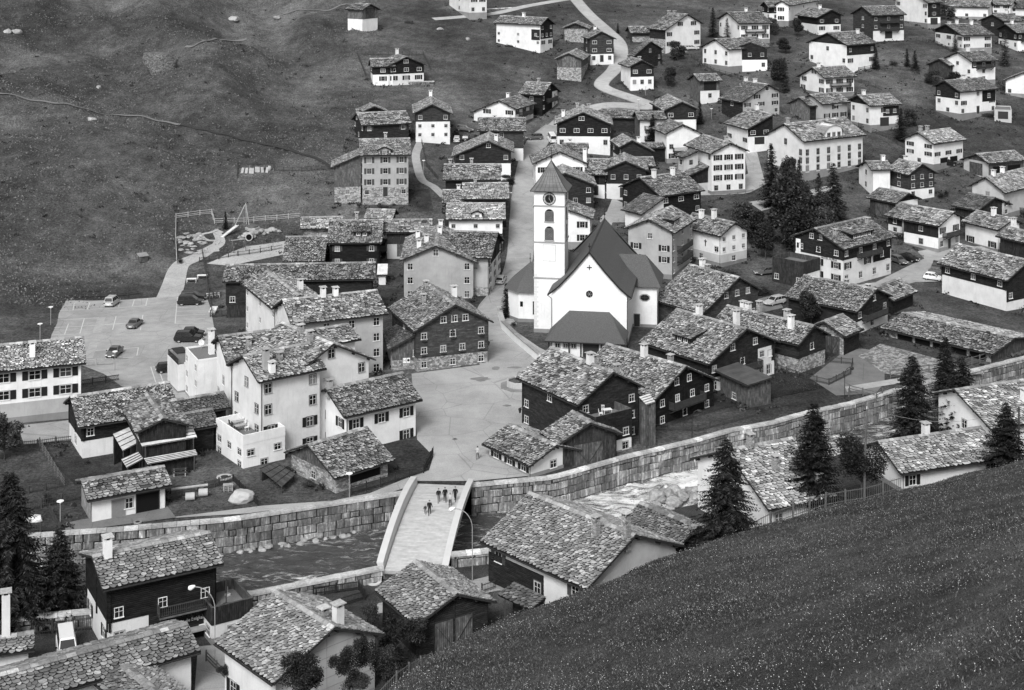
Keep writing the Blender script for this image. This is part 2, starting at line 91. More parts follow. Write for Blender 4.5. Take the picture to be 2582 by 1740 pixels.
('grey1', 'plaster_house', 'pale grey three storey house with dark shutters and stacked balconies right behind the church nave', [29.55, 292.44, 1.13, 0.4164, 14.87, 5.07, 5.29, 10.92, 0.4008], {'fa': 'G0|G2s|G2s|G1', 'fr': 'G2|G3b|G3b|G3', 'dormer': 1}),
('white2', 'plaster_house', 'white house with small arched windows and grey foot, in front of the dense trees', [41.15, 298.98, 1.47, -0.6624, 12.17, 4.39, 4.6, 8.21, 0.4654], {'fa': 'G1|P3o|P3o|P0', 'fl': 'G1|P2d|P0', 'ch': [(0.72, -0.2, 'w', 1.8), (0.48, -0.05, 'w', 2.0)]}),
('white3', 'plaster_house', 'white house with shutters and flower boxes directly behind the church tower', [7.66, 307.63, 3.4, 0.0959, 9.76, 2.72, 9.57, 8.66, 0.3294], {'fa': 'P2s|P2s|P0'}),
('school', 'plaster_house', 'large school like building with curved front gable and long rows of tall windows', [75.19, 363.85, 9.25, 1.0161, 20.88, 7.16, 7.13, 11.18, 0.4585], {'fa': 'P2|P2|P2|P1', 'fr': 'P6|P6|P6|P0', 'dormer': 4, 'ch': [(0.1, -0.1, 's', 1.5)]}),
('u2', 'plaster_house', 'white house with open garages alone on the slope right of the curved gable building', [105.84, 368.17, 9.57, 0.9457, 12.85, 4.98, 5.1, 7.89, 0.4293], {'fa': 'P1|P2s|P2s', 'fr': 'P0gg|P3s|P0', 'ch': [(0.1, 0, 's', 1.4), (0.3, 0, 's', 1.3)]}),
('u3', 'barn', 'barn with weathered plank doors and an open dark bay, above the big grey house', [119.06, 361.58, 7.77, 1.1301, 12.51, 5.61, 4.37, 5.21, 0.3788], {'fa': 'G0D|V0', 'fr': 'V0G'}),
('u4', 'timber_house', 'brown log house with white plinth and clipped shrubs, right of the dense trees', [93.76, 345.12, 5.7, -0.4674, 8.09, 4.15, 4.87, 7.74, 0.497], {'fa': 'P2|T3|T3|T0', 'fl': 'P0|T1|T1', 'ch': [(0.9, 0.3, 'w', 1.6)]}),
('u4b', 'timber_house', 'white wing with plank panelled gable joined to the brown log house with clipped shrubs', [86.15, 347.01, 6.17, 1.4426, 5.53, 6.52, 4.02, 7.05, 0.3349], {'fa': 'P1|P1', 'fr': 'P0|P0', 'ch': [(0.8, 0, 'w', 1.3)]}),
('u5', 'barn', 'barn with broad dark plank opening just below the brown log house with clipped shrubs', [86.21, 331.32, 3.68, -0.6306, 8.57, 4.48, 4.58, 5.53, 0.3812], {'fa': 'P0|T0', 'fl': 'V0D'}),
('u6', 'plaster_house', 'white house with a poster sign by its door, behind the row of parked cars', [89.95, 312.72, 1.2, -0.7121, 9.79, 5.55, 3.93, 7.57, 0.3859], {'fa': 'G2d|P2sb|P0', 'fl': 'P1|V1P'}),
('u6b', 'plaster_house', 'left wing with a flowered timber balcony of the white house that carries a poster sign', [87.21, 321.03, 2.2, -0.561, 5.36, 5.48, 5.02, 5.71, 0.3675], {'fa': 'P1', 'fl': 'P1|T1'}),
('u7', 'barn', 'dark shed with mossy slab roof at the foot of the big grey blistered house', [105.32, 328.88, 2.8, -0.6226, 7.15, 6.29, 6.29, 5.79, 0.3355], {'fa': 'V0', 'fl': 'V0'}),
('u8', 'plaster_house', 'plain white house with a faded wall painting and a large white chimney', [103.27, 313.51, 0.83, -0.4874, 10.55, 4.78, 2.84, 6.54, 0.392], {'fa': 'P2s|P2s|P1', 'fl': 'P2s|P0', 'ch': [(0.5, -0.1, 'w', 1.8)]}),
('u9', 'timber_house', 'dark plank house with a tall white chimney cut by the right picture edge', [105.17, 302.32, -0.28, -0.522, 7.41, 3.85, 3.85, 6.73, 0.3782], {'fl': 'V1|V0', 'fa': 'T1', 'ch': [(0.9, 0.2, 'w', 2.4)]}),
('u10', 'plaster_house', 'big grey plastered house with two roof chimneys and blistered side wall, right edge', [114.91, 338.55, 3.99, 0.8168, 22.93, 4.2, 4.87, 8.32, 0.5532], {'fa': 'G1|G1|G1|G0', 'fr': 'G2b|G2s|G0', 'ch': [(0.15, 0.05, 'w', 1.4), (0.35, 0.0, 'w', 1.4)]}),
('hut', 'barn', 'lone stone hay barn with plank infill high on the meadow at the top', [-47.83, 468.11, 35.57, -0.9721, 7.43, 4.14, 4.8, 7.65, 0.381], {'fa': 'P0|V0D', 'fl': 'P0|V0'}),
('chx', 'timber_house', 'fenced timber and white chalet standing alone in the middle of the meadow', [-31.58, 419.54, 24.21, -0.3959, 9.56, 5.94, 6.01, 7.15, 0.4059], {'fa': 'P3s|T3w|T1w', 'fl': 'P0|T0', 'ch': [(0.9, -0.02, 'w', 1.8)]}),
('chxw', 'timber_house', 'left wing of the fenced chalet standing alone in the meadow', [-36.98, 417.23, 24.18, 1.4002, 7.04, 5.47, 4.36, 6.51, 0.4146], {'fr': 'P1s|T1w', 'fa': 'P0|T1'}),
('topwhite', 'plaster_house', 'white house cut by the top picture edge beside the pale path', [-14.97, 495.14, 38.78, -0.4083, 20.15, 3.72, 3.8, 7.71, 0.4204], {'fa': 'P2|P2s', 'fl': 'P1|P1'}),
('wl2', 'timber_house', 'long white house with a dark timber gable end left of the upper white road', [3.73, 459.41, 30.99, -1.0034, 17.59, 4.07, 4.64, 8.69, 0.4566], {'fa': 'P2s|T3|T2', 'fl': 'P3o|P3o', 'ch': [(0.5, 0, 'w', 1.3)]}),
('b2', 'barn', 'low stone barn left of the road above the dark house with flower balconies', [20.76, 471.07, 31.96, 0.1328, 10.87, 4.2, 4.69, 5.24, 0.379], {'fa': 'S0|V0D'}),
('b3', 'timber_house', 'timber house with bright windows directly left of the bend of the upper white road', [26.23, 447.58, 27.07, -0.1974, 9.15, 4.2, 4.52, 9.21, 0.4653], {'fa': 'P2d|T2w|T2w|T0', 'fl': 'S0|T1|T1', 'ch': [(0.9, 0, 'w', 1)]}),
('b4', 'barn', 'stone barn with one huge plank door left of the upper white road', [17.99, 435.56, 24.67, 0.1949, 15.79, 4.19, 4.34, 6.47, 0.4057], {'fa': 'S0D|V0D'}),
('b5', 'timber_house', 'dark timber house on a white base in the loop of the white road', [36.02, 425.74, 22.06, -0.2267, 10.66, 3.87, 4.47, 7.83, 0.4625], {'fa': 'P3|T2w|T3|T1', 'fl': 'P0|P0', 'ch': [(0.1, -0.1, 's', 1)]}),
('b6', 'timber_house', 'dark timber house under an apple tree right of the upper white road', [40.84, 441.38, 25.4, -0.8734, 2.47, 8.8, 6.59, 8.11, 0.3997], {'fa': 'T2s|T2s|T1', 'fl': 'T0|T0'}),
('b7', 'barn', 'low brown barn in the corner of the field right of the upper white road', [40.96, 473.15, 31.31, 1.4393, 7.47, 4.08, 4.21, 4.31, 0.4026], {'fr': 'S0|T0', 'fa': 'T0'}),
('b8', 'plaster_house', 'white three storey gabled house with a dark barn wing, left of two firs', [52.76, 464.51, 29.85, -0.6473, 8.66, 9.75, 6.68, 10.51, 0.4396], {'fa': 'P2s|P2s|P2s|P1', 'fl': 'S0|T0', 'ch': [(0.9, -0.1, 's', 1.2), (0.6, -0.1, 's', 1.2)]}),
('b9', 'plaster_house', 'white house with balconies right behind the two firs at the top', [74.68, 474.12, 31.67, 1.2722, 11.76, 7.73, 9.08, 8.56, 0.3263], {'fa': 'P0|P2', 'fr': 'P3s|P3sb', 'ch': [(0.6, -0.05, 'w', 1.4)]}),
('b10', 'plaster_house', 'white rear part of the house with the timber faced front gable, upper right centre', [67.28, 441.88, 26.34, 1.0055, 16.4, 6.95, 6.42, 8.16, 0.3929], {'fa': 'P3|P3', 'fr': 'P0|P0'}),
('b10f', 'timber_house', 'timber faced front gable on a white base below the two firs, upper right centre', [70.78, 436.62, 25.45, -0.0831, 1.94, 5.85, 5.4, 8.28, 0.3464], {'fa': 'P2|T3s|T0', 'fl': 'P2|P2'}),
('c1', 'timber_house', 'small brown fronted wing left of the tallest white house at the top edge', [90.15, 508.62, 35.66, 1.4164, 5.92, 4.22, 4.53, 5.99, 0.3824], {'fr': 'P1|T1'}),
('c2', 'plaster_house', 'white house with small windows cut by the top edge, right of the firs', [98.79, 508.46, 35.57, 0.4798, 36.29, 2.66, 2.92, 7.25, 0.5175], {'fa': 'P2s|P2s', 'fr': 'P1|P3o'}),
('c3', 'timber_house', 'white and timber house with a garden wall, top centre right between two larger houses', [102.51, 487.42, 33.3, -0.3053, 14.83, 5.57, 4.31, 7.24, 0.4266], {'fa': 'P2s|T2s|T0', 'fl': 'P0|T0', 'ch': [(0.5, -0.05, 'w', 1.3)]}),
('c4', 'timber_house', 'chalet with broad slab roof and white front wall beside a round dark tree', [99.73, 442.32, 26.88, 0.9715, 13.54, 8.72, 7.92, 9.42, 0.3851], {'fa': 'P2|P1|T0', 'fr': 'P2s|T2s', 'ch': [(0.85, 0.2, 'w', 1.4)]}),
('c5', 'timber_house', 'big brown timber apartment house with balconies and a white arched garage floor at the top', [119.38, 477.67, 31.78, 1.1893, 13.32, 6.25, 5.94, 10.12, 0.4067], {'fa': 'T1|T1|T1', 'fr': 'P1g|T3b|T3b'}),
('c6', 'plaster_house', 'plain white house with shuttered windows standing alone above the grey house with a wall inscription', [90.23, 418.07, 21.0, 1.1625, 11.3, 7.65, 5.82, 7.28, 0.4027], {'fa': 'P2s|P2s|P2s', 'fr': 'P3s|P3sb', 'ch': [(0.2, 0, 'w', 1.2)]}),
('c7', 'barn', 'barn with a big black door opening over a white base, centre of the upper half', [54.32, 412.85, 19.67, 1.2531, 7.3, 4.41, 3.78, 7.11, 0.417], {'fa': 'V0|V0', 'fr': 'P1|V0D'}),
('c8', 'plaster_house', 'grey plaster gable with a dark timber flank, upper centre right beside the black doored barn', [67.02, 402.5, 17.28, -0.5412, 10.24, 9.17, 5.07, 8.2, 0.4376], {'fa': 'G3|G3s|G2s|G1', 'fl': 'T0|T1', 'ch': [(0.95, 0, 'w', 1), (0.55, 0, 'w', 1)]}),
('c9', 'timber_house', 'white house with dark timber gable and a black car at its garage', [64.7, 380.34, 13.05, -0.3452, 12.61, 7.78, 0.2, 7.51, 0.4243], {'fa': 'P1g|T2w|T0', 'fl': 'P2s|P0', 'ch': [(0.7, 0.05, 'w', 1.6)]}),
('c10', 'plaster_house', 'grey house with a pale inscription panel and a wall painting', [84.83, 399.13, 16.49, 1.0223, 10.39, 4.03, 5.02, 6.42, 0.3955], {'fa': 'G0|G0', 'fr': 'G3s|G1s'}),
('c10b', 'barn', 'plank barn end with a dark bay attached to the grey house with the inscription', [79.35, 398.31, 16.29, 1.0711, 3.82, 5.03, 4.46, 5.73, 0.401], {'fa': 'V0|V0', 'fr': 'T0|T0'}),
('c11', 'plaster_house', 'white house with dark timber right half and two garage doors, beside a tall fir', [97.01, 393.76, 15.48, 1.1812, 10.54, 4.45, 5.48, 7.88, 0.3964], {'fa': 'P2|P2|T2', 'fr': 'P1g|P1sT', 'ch': [(0.2, 0, 'w', 1.2)]}),
('d1', 'plaster_house', 'bright white house on a steep slope cut by the top edge, beside timber apartment house', [140.05, 506.23, 34.44, 1.2498, 6.35, 10.47, 10.14, 11.02, 0.3373], {'fa': 'P2|P2|P2s', 'fr': 'P1g|T1s|T1s'}),
('d2', 'plaster_house', 'long low white house behind shrubs at the top edge', [163.88, 526.45, 35.03, 2.0322, 15.94, 4.96, 5.14, 5.98, 0.389], {'fr': 'P3|P0'}),
('d3', 'plaster_house', 'white house with dark balcony left of the topmost right corner', [181.89, 542.57, 35.17, 2.231, 7.92, 2.97, 3.28, 4.76, 0.4028], {'fr': 'P2|P3s'}),
('d3b', 'plaster_house', 'white house in the extreme top right corner', [190.67, 542.39, 34.22, 2.3434, 8.93, 6.06, 6.28, 5.54, 0.3561], {'fr': 'P2|P2'}),
('d4', 'timber_house', 'dark fronted house at the upper right edge with a small fir before it', [165.89, 496.47, 30.96, 1.0373, 10.02, 5.93, 5.24, 7.12, 0.3825], {'fa': 'T2|T1', 'fr': 'P1|P1', 'ch': [(0.7, 0, 'w', 1.4)]}),
('d5', 'timber_house', 'dark timber house with a white foot behind a tall larch at the right edge', [163.53, 477.04, 28.49, 1.3104, 7.39, 5.32, 6.49, 7.69, 0.3569], {'fa': 'P2|T2|T0', 'fr': 'P1|T2b', 'ch': [(0.35, 0, 'w', 1.3)]}),
('d6', 'plaster_house', 'white house with three roof chimneys and an arched door, upper right', [143.94, 469.75, 29.28, 1.2606, 12.04, 7.25, 8.91, 7.45, 0.3277], {'fa': 'P3o|P3s|T0', 'fr': 'P2s|P2s', 'ch': [(0.35, 0, 'w', 1.4), (0.75, 0.1, 'w', 1.4), (0.2, -0.2, 'w', 1)]}),
('d7', 'plaster_house', 'white house with a timber balcony corner, middle of the three stacked chalets at the right', [134.67, 430.9, 23.1, 1.1182, 10.34, 7.45, 5.95, 8.44, 0.3866], {'fa': 'P2|P2|P1', 'fr': 'P1|P1|T3b', 'ch': [(0.4, 0, 'w', 1.5)]}),
('d7b', 'barn', 'dark timber annex before the middle one of the three stacked right hand chalets', [128.23, 434.27, 23.97, 0.9589, 5.82, 4.86, 3.86, 5.11, 0.4186], {'fa': 'V0|V0', 'fr': 'V0|V0'}),
('d8', 'plaster_house', 'bright white house with outside stair and arched cellar door, lowest of three stacked chalets', [124.79, 405.37, 17.19, 1.0278, 15.47, 4.26, 5.68, 9.0, 0.4316], {'fa': 'P1|P2|T2', 'fr': 'P2d|P2s|P1T', 'ch': [(0.5, 0.0, 'w', 1)]}),
('d9', 'plaster_house', 'white gable with a tall arched window cut by the right picture edge', [147.97, 420.43, 20.18, 0.4934, 9.22, 6.3, 6.04, 6.85, 0.4253], {'fa': 'P2a|P0'}),
('d9g', 'garage_building', 'flat roofed half buried garage beside the lowest of the three stacked chalets at the right', [134.44, 402.12, 16.17, 0.2956, 9.04, 2.2, 2.2, 2.22, 0.0], {'flat': 1, 'fa': 'G0g', 'roofm': 'gravel'})]
import bpy, bmesh, math, random
import numpy as np
from mathutils import Vector, Matrix
random.seed(7)
R=math.radians; PI=math.pi
SC=bpy.context.scene; COL=SC.collection
F_,VH,HC,CU=3700.,-210.,71.,1291.   # focal length, horizon row and centre column (photo pixels), eye height

# ---------------------------------------------------------------- terrain
_C=np.array(TC); _XY=_C[:,:2]/100.
def _phi(r2): return np.where(r2>0,.5*r2*np.log(r2+1e-12),0)
def _solve():
    n=len(_C); d=_XY[:,None]-_XY[None]; K=_phi((d**2).sum(2)); P=np.c_[np.ones(n),_XY]
    A=np.zeros((n+3,n+3)); A[:n,:n]=K+.04*np.diag(1/_C[:,3]); A[:n,n:]=P; A[n:,:n]=P.T
    return np.linalg.solve(A,np.r_[_C[:,2],0,0,0])
_W=_solve()
def T_arr(x,y):
    x=np.asarray(x,float); y=np.asarray(y,float); sh=x.shape; q=np.c_[x.ravel(),y.ravel()]/100.
    out=_W[len(_C)]+q@_W[len(_C)+1:]
    for i in range(len(_C)): out=out+_W[i]*_phi(((q-_XY[i])**2).sum(1))
    # gentle hummocks only on the open meadows
    X=q[:,0]*100; Y=q[:,1]*100
    m=np.clip((-(X)-20-(Y-330)*-.08)/40,0,1)*np.clip((Y-262)/50,0,1)*np.clip((-45-X)/30+np.clip((Y-430)/40,0,1)*np.clip((-20-X)/40,0,1),0,1)
    up=np.clip((Y-330)/90,0,1); b=2.3*np.sin(X*.045+1.3*np.sin(Y*.021))*np.cos(Y*.038+X*.012)+(.8+1.2*up)*np.sin(X*.11+Y*.06)*np.cos(Y*.09-X*.03)+(.3+.5*up)*np.sin(X*.27+1+np.sin(Y*.1))*np.cos(Y*.2+X*.1)+.22*np.sin(X*.61+Y*.3)*np.cos(Y*.5-X*.4+np.sin(X*.2)); b=b+up*5*np.exp(-((X+95+(Y-430)*.35)/14)**2)-up*4*np.exp(-((X+62+(Y-430)*.35)/12)**2)
    out=out+b*m*1.25
    return out.reshape(sh)
def T(x,y): return float(T_arr(np.array([x]),np.array([y]))[0])
def lift(u,v,Z):
    Y=F_*(HC-Z)/(v-VH); return Vector(((u-CU)*Y/F_,Y,Z))
def G(u,v,dz=0.,it=12):
    Z=0.
    a=(u-CU)/F_; b=(v-VH)/F_
    Y=np.linspace(100,900,801); t=T_arr(a*Y,Y); ray=HC-b*Y
    k=np.argmax(ray<=t)
    y0,y1=Y[max(k-1,0)],Y[k]
    f0=ray[max(k-1,0)]-t[max(k-1,0)]; f1=ray[k]-t[k]
    yy=y0+(y1-y0)*(f0/(f0-f1) if f0!=f1 else 0)
    return Vector((a*yy,yy,T(a*yy,yy)+dz))
def g_in(P): # inverse helper for display-scale coordinates
    return P
D9=1/0.9012
def GD(x,y,dz=0.): return G(x*D9,y*D9,dz)
def LD(x,y,Z): return lift(x*D9,y*D9,Z)

# ---------------------------------------------------------------- materials (all neutral: a black and white picture)
MATS={}
def new_mat(name):
    m=bpy.data.materials.new(name); m.use_nodes=True; MATS[name]=m
    nt=m.node_tree; b=nt.nodes['Principled BSDF']; b.inputs['Roughness'].default_value=.8
    b.inputs['Specular IOR Level'].default_value=.25
    return m,nt,b
def N(nt,t,**k):
    n=nt.nodes.new(t)
    for a,v in k.items():
        if a.startswith('i_'): n.inputs[a[2:].replace('_',' ')].default_value=v
        else: setattr(n,a,v)
    return n
def ramp(nt,src,stops,out=None):
    r=N(nt,'ShaderNodeValToRGB'); e=r.color_ramp.elements
    while len(e)<len(stops): e.new(.5)
    for q,(p,c) in zip(e,stops): q.position=p; q.color=(c,c,c,1)
    nt.links.new(src,r.inputs[0])
    if out is not None: nt.links.new(r.outputs[0],out)
    return r
def mathn(nt,op,a,b,c=None):
    n=N(nt,'ShaderNodeMath',operation=op)
    for i,q in enumerate([a,b]+([c] if c is not None else [])):
        if hasattr(q,'type') or hasattr(q,'is_linked'): nt.links.new(q,n.inputs[i])
        else: n.inputs[i].default_value=q
    return n.outputs[0]
def obj_co(nt,scale=(1,1,1)):
    tc=N(nt,'ShaderNodeTexCoord'); mp=N(nt,'ShaderNodeMapping'); mp.inputs['Scale'].default_value=scale
    nt.links.new(tc.outputs['Object'],mp.inputs[0]); return mp.outputs[0]
def noise(nt,co,scale,detail=4,rough=.6):
    n=N(nt,'ShaderNodeTexNoise'); n.inputs['Scale'].default_value=scale; n.inputs['Detail'].default_value=detail; n.inputs['Roughness'].default_value=rough
    nt.links.new(co,n.inputs['Vector']); return n.outputs['Fac']
def bump(nt,b,h,strength=.5,dist=.05):
    n=N(nt,'ShaderNodeBump'); n.inputs['Strength'].default_value=strength; n.inputs['Distance'].default_value=dist
    nt.links.new(h,n.inputs['Height']); nt.links.new(n.outputs[0],b.inputs['Normal'])
def mul_col(nt,b,vals):
    v=vals[0]
    for q in vals[1:]: v=mathn(nt,'MULTIPLY',v,q)
    nt.links.new(v,b.inputs['Base Color'])
def objrand(nt,lo,hi):
    o=N(nt,'ShaderNodeObjectInfo'); return mathn(nt,'MULTIPLY_ADD',o.outputs['Random'],hi-lo,lo)
def islrand(nt,stops):
    g=N(nt,'ShaderNodeNewGeometry'); return ramp(nt,g.outputs['Random Per Island'],stops).outputs[0]

def plain(name,v,rough=.8,var=.15,scale=1.5,bs=.0,metal=0.,spec=.25):
    m,nt,b=new_mat(name); co=obj_co(nt)
    n=noise(nt,co,scale,5)
    r=ramp(nt,n,[(.3,v*(1-var)),(.7,v*(1+var))],b.inputs['Base Color'])
    b.inputs['Roughness'].default_value=rough; b.inputs['Metallic'].default_value=metal; b.inputs['Specular IOR Level'].default_value=spec
    if bs: bump(nt,b,noise(nt,co,scale*8,3),bs,.02)
    return m
def plaster(name,v,lo,hi,stain=.25):
    m,nt,b=new_mat(name); co=obj_co(nt)
    n1=noise(nt,co,.35,5,.65); a=ramp(nt,n1,[(.3,v*(1-stain)),(.62,v)]).outputs[0]
    st=N(nt,'ShaderNodeMapping'); st.inputs['Scale'].default_value=(2.5,2.5,.25); tc=N(nt,'ShaderNodeTexCoord'); nt.links.new(tc.outputs['Object'],st.inputs[0])
    n2=noise(nt,st.outputs[0],1.2,4,.7); c=ramp(nt,n2,[(.26,.86),(.45,1)]).outputs[0]
    n3=ramp(nt,noise(nt,co,14,2),[(.3,.93),(.7,1.04)]).outputs[0]
    mul_col(nt,b,[a,c,n3,objrand(nt,lo,hi)]); bump(nt,b,noise(nt,co,20,3),.25,.01)
    b.inputs['Roughness'].default_value=.9
    return m
plaster('plaster_white',.78,.86,1.08,.2); plaster('plaster_grey',.47,.78,1.15,.25); plaster('concrete',.46,1,1,.2)
plaster('plinth',.26,.8,1.1,.3); plaster('church_white',.80,1,1,.16)
def timber(name,v,vert=False,lo=.7,hi=1.5):
    m,nt,b=new_mat(name); tc=N(nt,'ShaderNodeTexCoord')
    sx=N(nt,'ShaderNodeSeparateXYZ'); nt.links.new(tc.outputs['Object'],sx.inputs[0])
    ax=mathn(nt,'ADD',sx.outputs[0],sx.outputs[1]) if vert else sx.outputs[2]
    per=.24 if vert else .19
    co=N(nt,'ShaderNodeCombineXYZ')
    if vert:
        nt.links.new(mathn(nt,'FLOOR',mathn(nt,'DIVIDE',ax,per),0),co.inputs[0]); nt.links.new(mathn(nt,'MULTIPLY',sx.outputs[2],.4),co.inputs[2])
    else:
        nt.links.new(mathn(nt,'FLOOR',mathn(nt,'DIVIDE',ax,per),0),co.inputs[2]); nt.links.new(mathn(nt,'MULTIPLY',mathn(nt,'ADD',sx.outputs[0],sx.outputs[1]),.35),co.inputs[0])
    fr=mathn(nt,'FRACT',mathn(nt,'DIVIDE',ax,per),0)
    edge=mathn(nt,'ABSOLUTE',mathn(nt,'SUBTRACT',fr,.5),0)
    prof=ramp(nt,edge,[(.0,1),(.38,.8),(.5,.08)]).outputs[0]
    plank=ramp(nt,noise(nt,co.outputs[0],1.7,3,.7),[(.25,v*.45),(.5,v),(.75,v*2.0)]).outputs[0]
    mp=N(nt,'ShaderNodeMapping'); mp.inputs['Scale'].default_value=(9,9,.8) if vert else (.9,.9,14); nt.links.new(tc.outputs['Object'],mp.inputs[0])
    grain=ramp(nt,noise(nt,mp.outputs[0],2,5,.7),[(.3,.55),(.7,1.5)]).outputs[0]
    gap=ramp(nt,edge,[(.43,1),(.5,.25)]).outputs[0]
    mul_col(nt,b,[plank,grain,gap,objrand(nt,lo,hi)]); bump(nt,b,prof,.9,.05)
    b.inputs['Roughness'].default_value=.85; b.inputs['Specular IOR Level'].default_value=.1
    return m
timber('timber_dark',.019); timber('timber_mid',.040); timber('planks_dark',.03,True); timber('planks_mid',.085,True); timber('planks_grey',.16,True)
def stone(name,v):
    m,nt,b=new_mat(name); co=obj_co(nt,(1,1,1.8))
    vo=N(nt,'ShaderNodeTexVoronoi'); vo.inputs['Scale'].default_value=2.2; nt.links.new(co,vo.inputs['Vector'])
    ve=N(nt,'ShaderNodeTexVoronoi',feature='DISTANCE_TO_EDGE'); ve.inputs['Scale'].default_value=2.2; nt.links.new(co,ve.inputs['Vector'])
    bw=N(nt,'ShaderNodeRGBToBW'); nt.links.new(vo.outputs['Color'],bw.inputs[0])
    a=ramp(nt,bw.outputs[0],[(.2,v*.5),(.8,v*1.5)]).outputs[0]; g=ramp(nt,ve.outputs['Distance'],[(.0,.45),(.08,1)]).outputs[0]
    n=ramp(nt,noise(nt,co,6,4),[(.3,.7),(.7,1.3)]).outputs[0]
    mul_col(nt,b,[a,g,n]); bump(nt,b,ve.outputs['Distance'],.6,.08); return m
stone('rubble',.28); stone('pale_cobbles',.24); stone('rock_dark',.12)
# roof slabs
def slabmat(name,lo,hi,spec=.35,ro=.55):
    m,nt,b=new_mat(name); co=obj_co(nt)
    i=islrand(nt,[(0,lo),(.3,lo*.4+hi*.42),(.8,hi*.88),(1,hi*1.35)])
    n=ramp(nt,noise(nt,co,3.0,5,.7),[(.3,.62),(.7,1.3)]).outputs[0]
    n2=ramp(nt,noise(nt,co,.28,3,.6),[(.3,.72),(.7,1.22)]).outputs[0]
    mul_col(nt,b,[i,n,n2,objrand(nt,.8,1.2)]); bump(nt,b,noise(nt,co,9,3),.4,.02)
    b.inputs['Roughness'].default_value=ro; b.inputs['Specular IOR Level'].default_value=spec; return m
slabmat('slabs',.045,.42); slabmat('slabs_near',.12,.33); slabmat('slabs_bright',.13,.55); slabmat('slabs_dark',.07,.22); slabmat('ridge_slabs',.2,.38)
slabmat('wall_blocks',.13,.30,.2,.8); slabmat('coping',.42,.62,.3,.7); slabmat('boulders',.18,.42,.2,.8); 
plain('slab_edge_shade',.035,.9,.3,3); plain('roof_deck',.012,.9,.2); plain('gravel',.16,.95,.3,6,.4); plain('quoin',.60,.9,.1,2); plain('slate_fine',.085,.7,.45,9,.3)  # slab edge tone: shade under each slab course, put into the colour
def metalroof():
    m,nt,b=new_mat('metal_roof'); co=obj_co(nt); tc=N(nt,'ShaderNodeTexCoord'); sx=N(nt,'ShaderNodeSeparateXYZ'); nt.links.new(tc.outputs['Object'],sx.inputs[0])
    fr=mathn(nt,'FRACT',mathn(nt,'DIVIDE',sx.outputs[1],.6),0); s=ramp(nt,fr,[(.0,.35),(.06,1),(.94,1),(1,.35)]).outputs[0]
    n=ramp(nt,noise(nt,co,.8,5),[(.3,.05),(.7,.11)]).outputs[0]; mul_col(nt,b,[n,s]); b.inputs['Roughness'].default_value=.5; b.inputs['Specular IOR Level'].default_value=.5
metalroof()
plain('sheet_white',.62,.5,.25,1.2,.1,spec=.5)
plain('frame_white',.75,.6,.05); plain('frame_dark',.05,.7,.1); plain('trim_grey',.30,.8,.15)
plain('shutter_dark',.012,.7,.2,3); plain('shutter_grey',.06,.7,.2,3)
m,nt,b=new_mat('glass'); b.inputs['Roughness'].default_value=.15; b.inputs['Specular IOR Level'].default_value=.25
o=N(nt,'ShaderNodeObjectInfo'); ramp(nt,o.outputs['Random'],[(0,.006),(.75,.02),(.9,.07),(1,.22)],b.inputs['Base Color'])
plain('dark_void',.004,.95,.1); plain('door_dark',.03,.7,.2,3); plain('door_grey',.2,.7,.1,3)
plain('beam',.03,.85,.3,2); plain('rail_wood',.05,.85,.3,2); plain('rail_grey',.11,.85,.3,2); plain('rail_pale',.34,.8,.2,2)
plain('metal_grey',.3,.4,.1,spec=.5); plain('metal_dark',.02,.5,.1); plain('lamp_white',.8,.4,.02)
plain('black_paint',.012,.4,.05); plain('letter_white',.6,.6,.05); plain('letter_dim',.06,.8,.05); plain('sign_white',.8,.6,.03)
plain('flowers',.25,.9,.6,14,.5)
plain('soil',.035,.95,.4,3,.4)
plain('asphalt',.33,.9,.12,.5,.12); plain('asphalt_dark',.17,.9,.15,.5,.12); plain('road_pale',.38,.9,.12,.6,.12); plain('plaza_paving',.36,.9,.10,.25,.12)
plain('gravel_pale',.37,.95,.15,2.5,0); plain('line_paint',.55,.8,.08); plain('bridge_stone',.56,.7,.05,.8); plain('patch_dark',.2,.9,.2,1)
for nm in ('asphalt','plaza_paving','road_pale','asphalt_dark','gravel_pale'):
    m=MATS[nm]; nt=m.node_tree; b=nt.nodes['Principled BSDF']; src=b.inputs['Base Color'].links[0].from_socket
    co=obj_co(nt); fine=ramp(nt,noise(nt,co,7,3,.8),[(.3,.8),(.7,1.2)]).outputs[0]
    pt=ramp(nt,noise(nt,co,.07,6,.7),[(.35,.8),(.6,1.08)]).outputs[0]
    vo=N(nt,'ShaderNodeTexVoronoi',feature='DISTANCE_TO_EDGE'); vo.inputs['Scale'].default_value=.16; nt.links.new(co,vo.inputs['Vector']); vo.inputs['Randomness'].default_value=1
    ck=ramp(nt,vo.outputs['Distance'],[(.0,.72),(.012,1)]).outputs[0]; pt=mathn(nt,'MULTIPLY',pt,ck)
    nt.links.remove(b.inputs['Base Color'].links[0]); mul_col(nt,b,[src,fine,pt])
def decks():
    m,nt,b=new_mat('bridge_deck'); tc=N(nt,'ShaderNodeTexCoord'); sx=N(nt,'ShaderNodeSeparateXYZ'); nt.links.new(tc.outputs['Object'],sx.inputs[0])
    row=mathn(nt,'FLOOR',mathn(nt,'DIVIDE',sx.outputs[1],.3),0); co=N(nt,'ShaderNodeCombineXYZ'); nt.links.new(row,co.inputs[1]); nt.links.new(mathn(nt,'MULTIPLY',sx.outputs[0],.35),co.inputs[0])
    a=ramp(nt,noise(nt,co.outputs[0],1.3,3,.8),[(.25,.34),(.7,.58)]).outputs[0]
    fr=mathn(nt,'FRACT',mathn(nt,'DIVIDE',sx.outputs[1],.3),0); j=ramp(nt,fr,[(0,.55),(.1,1)]).outputs[0]
    mul_col(nt,b,[a,j])
decks()
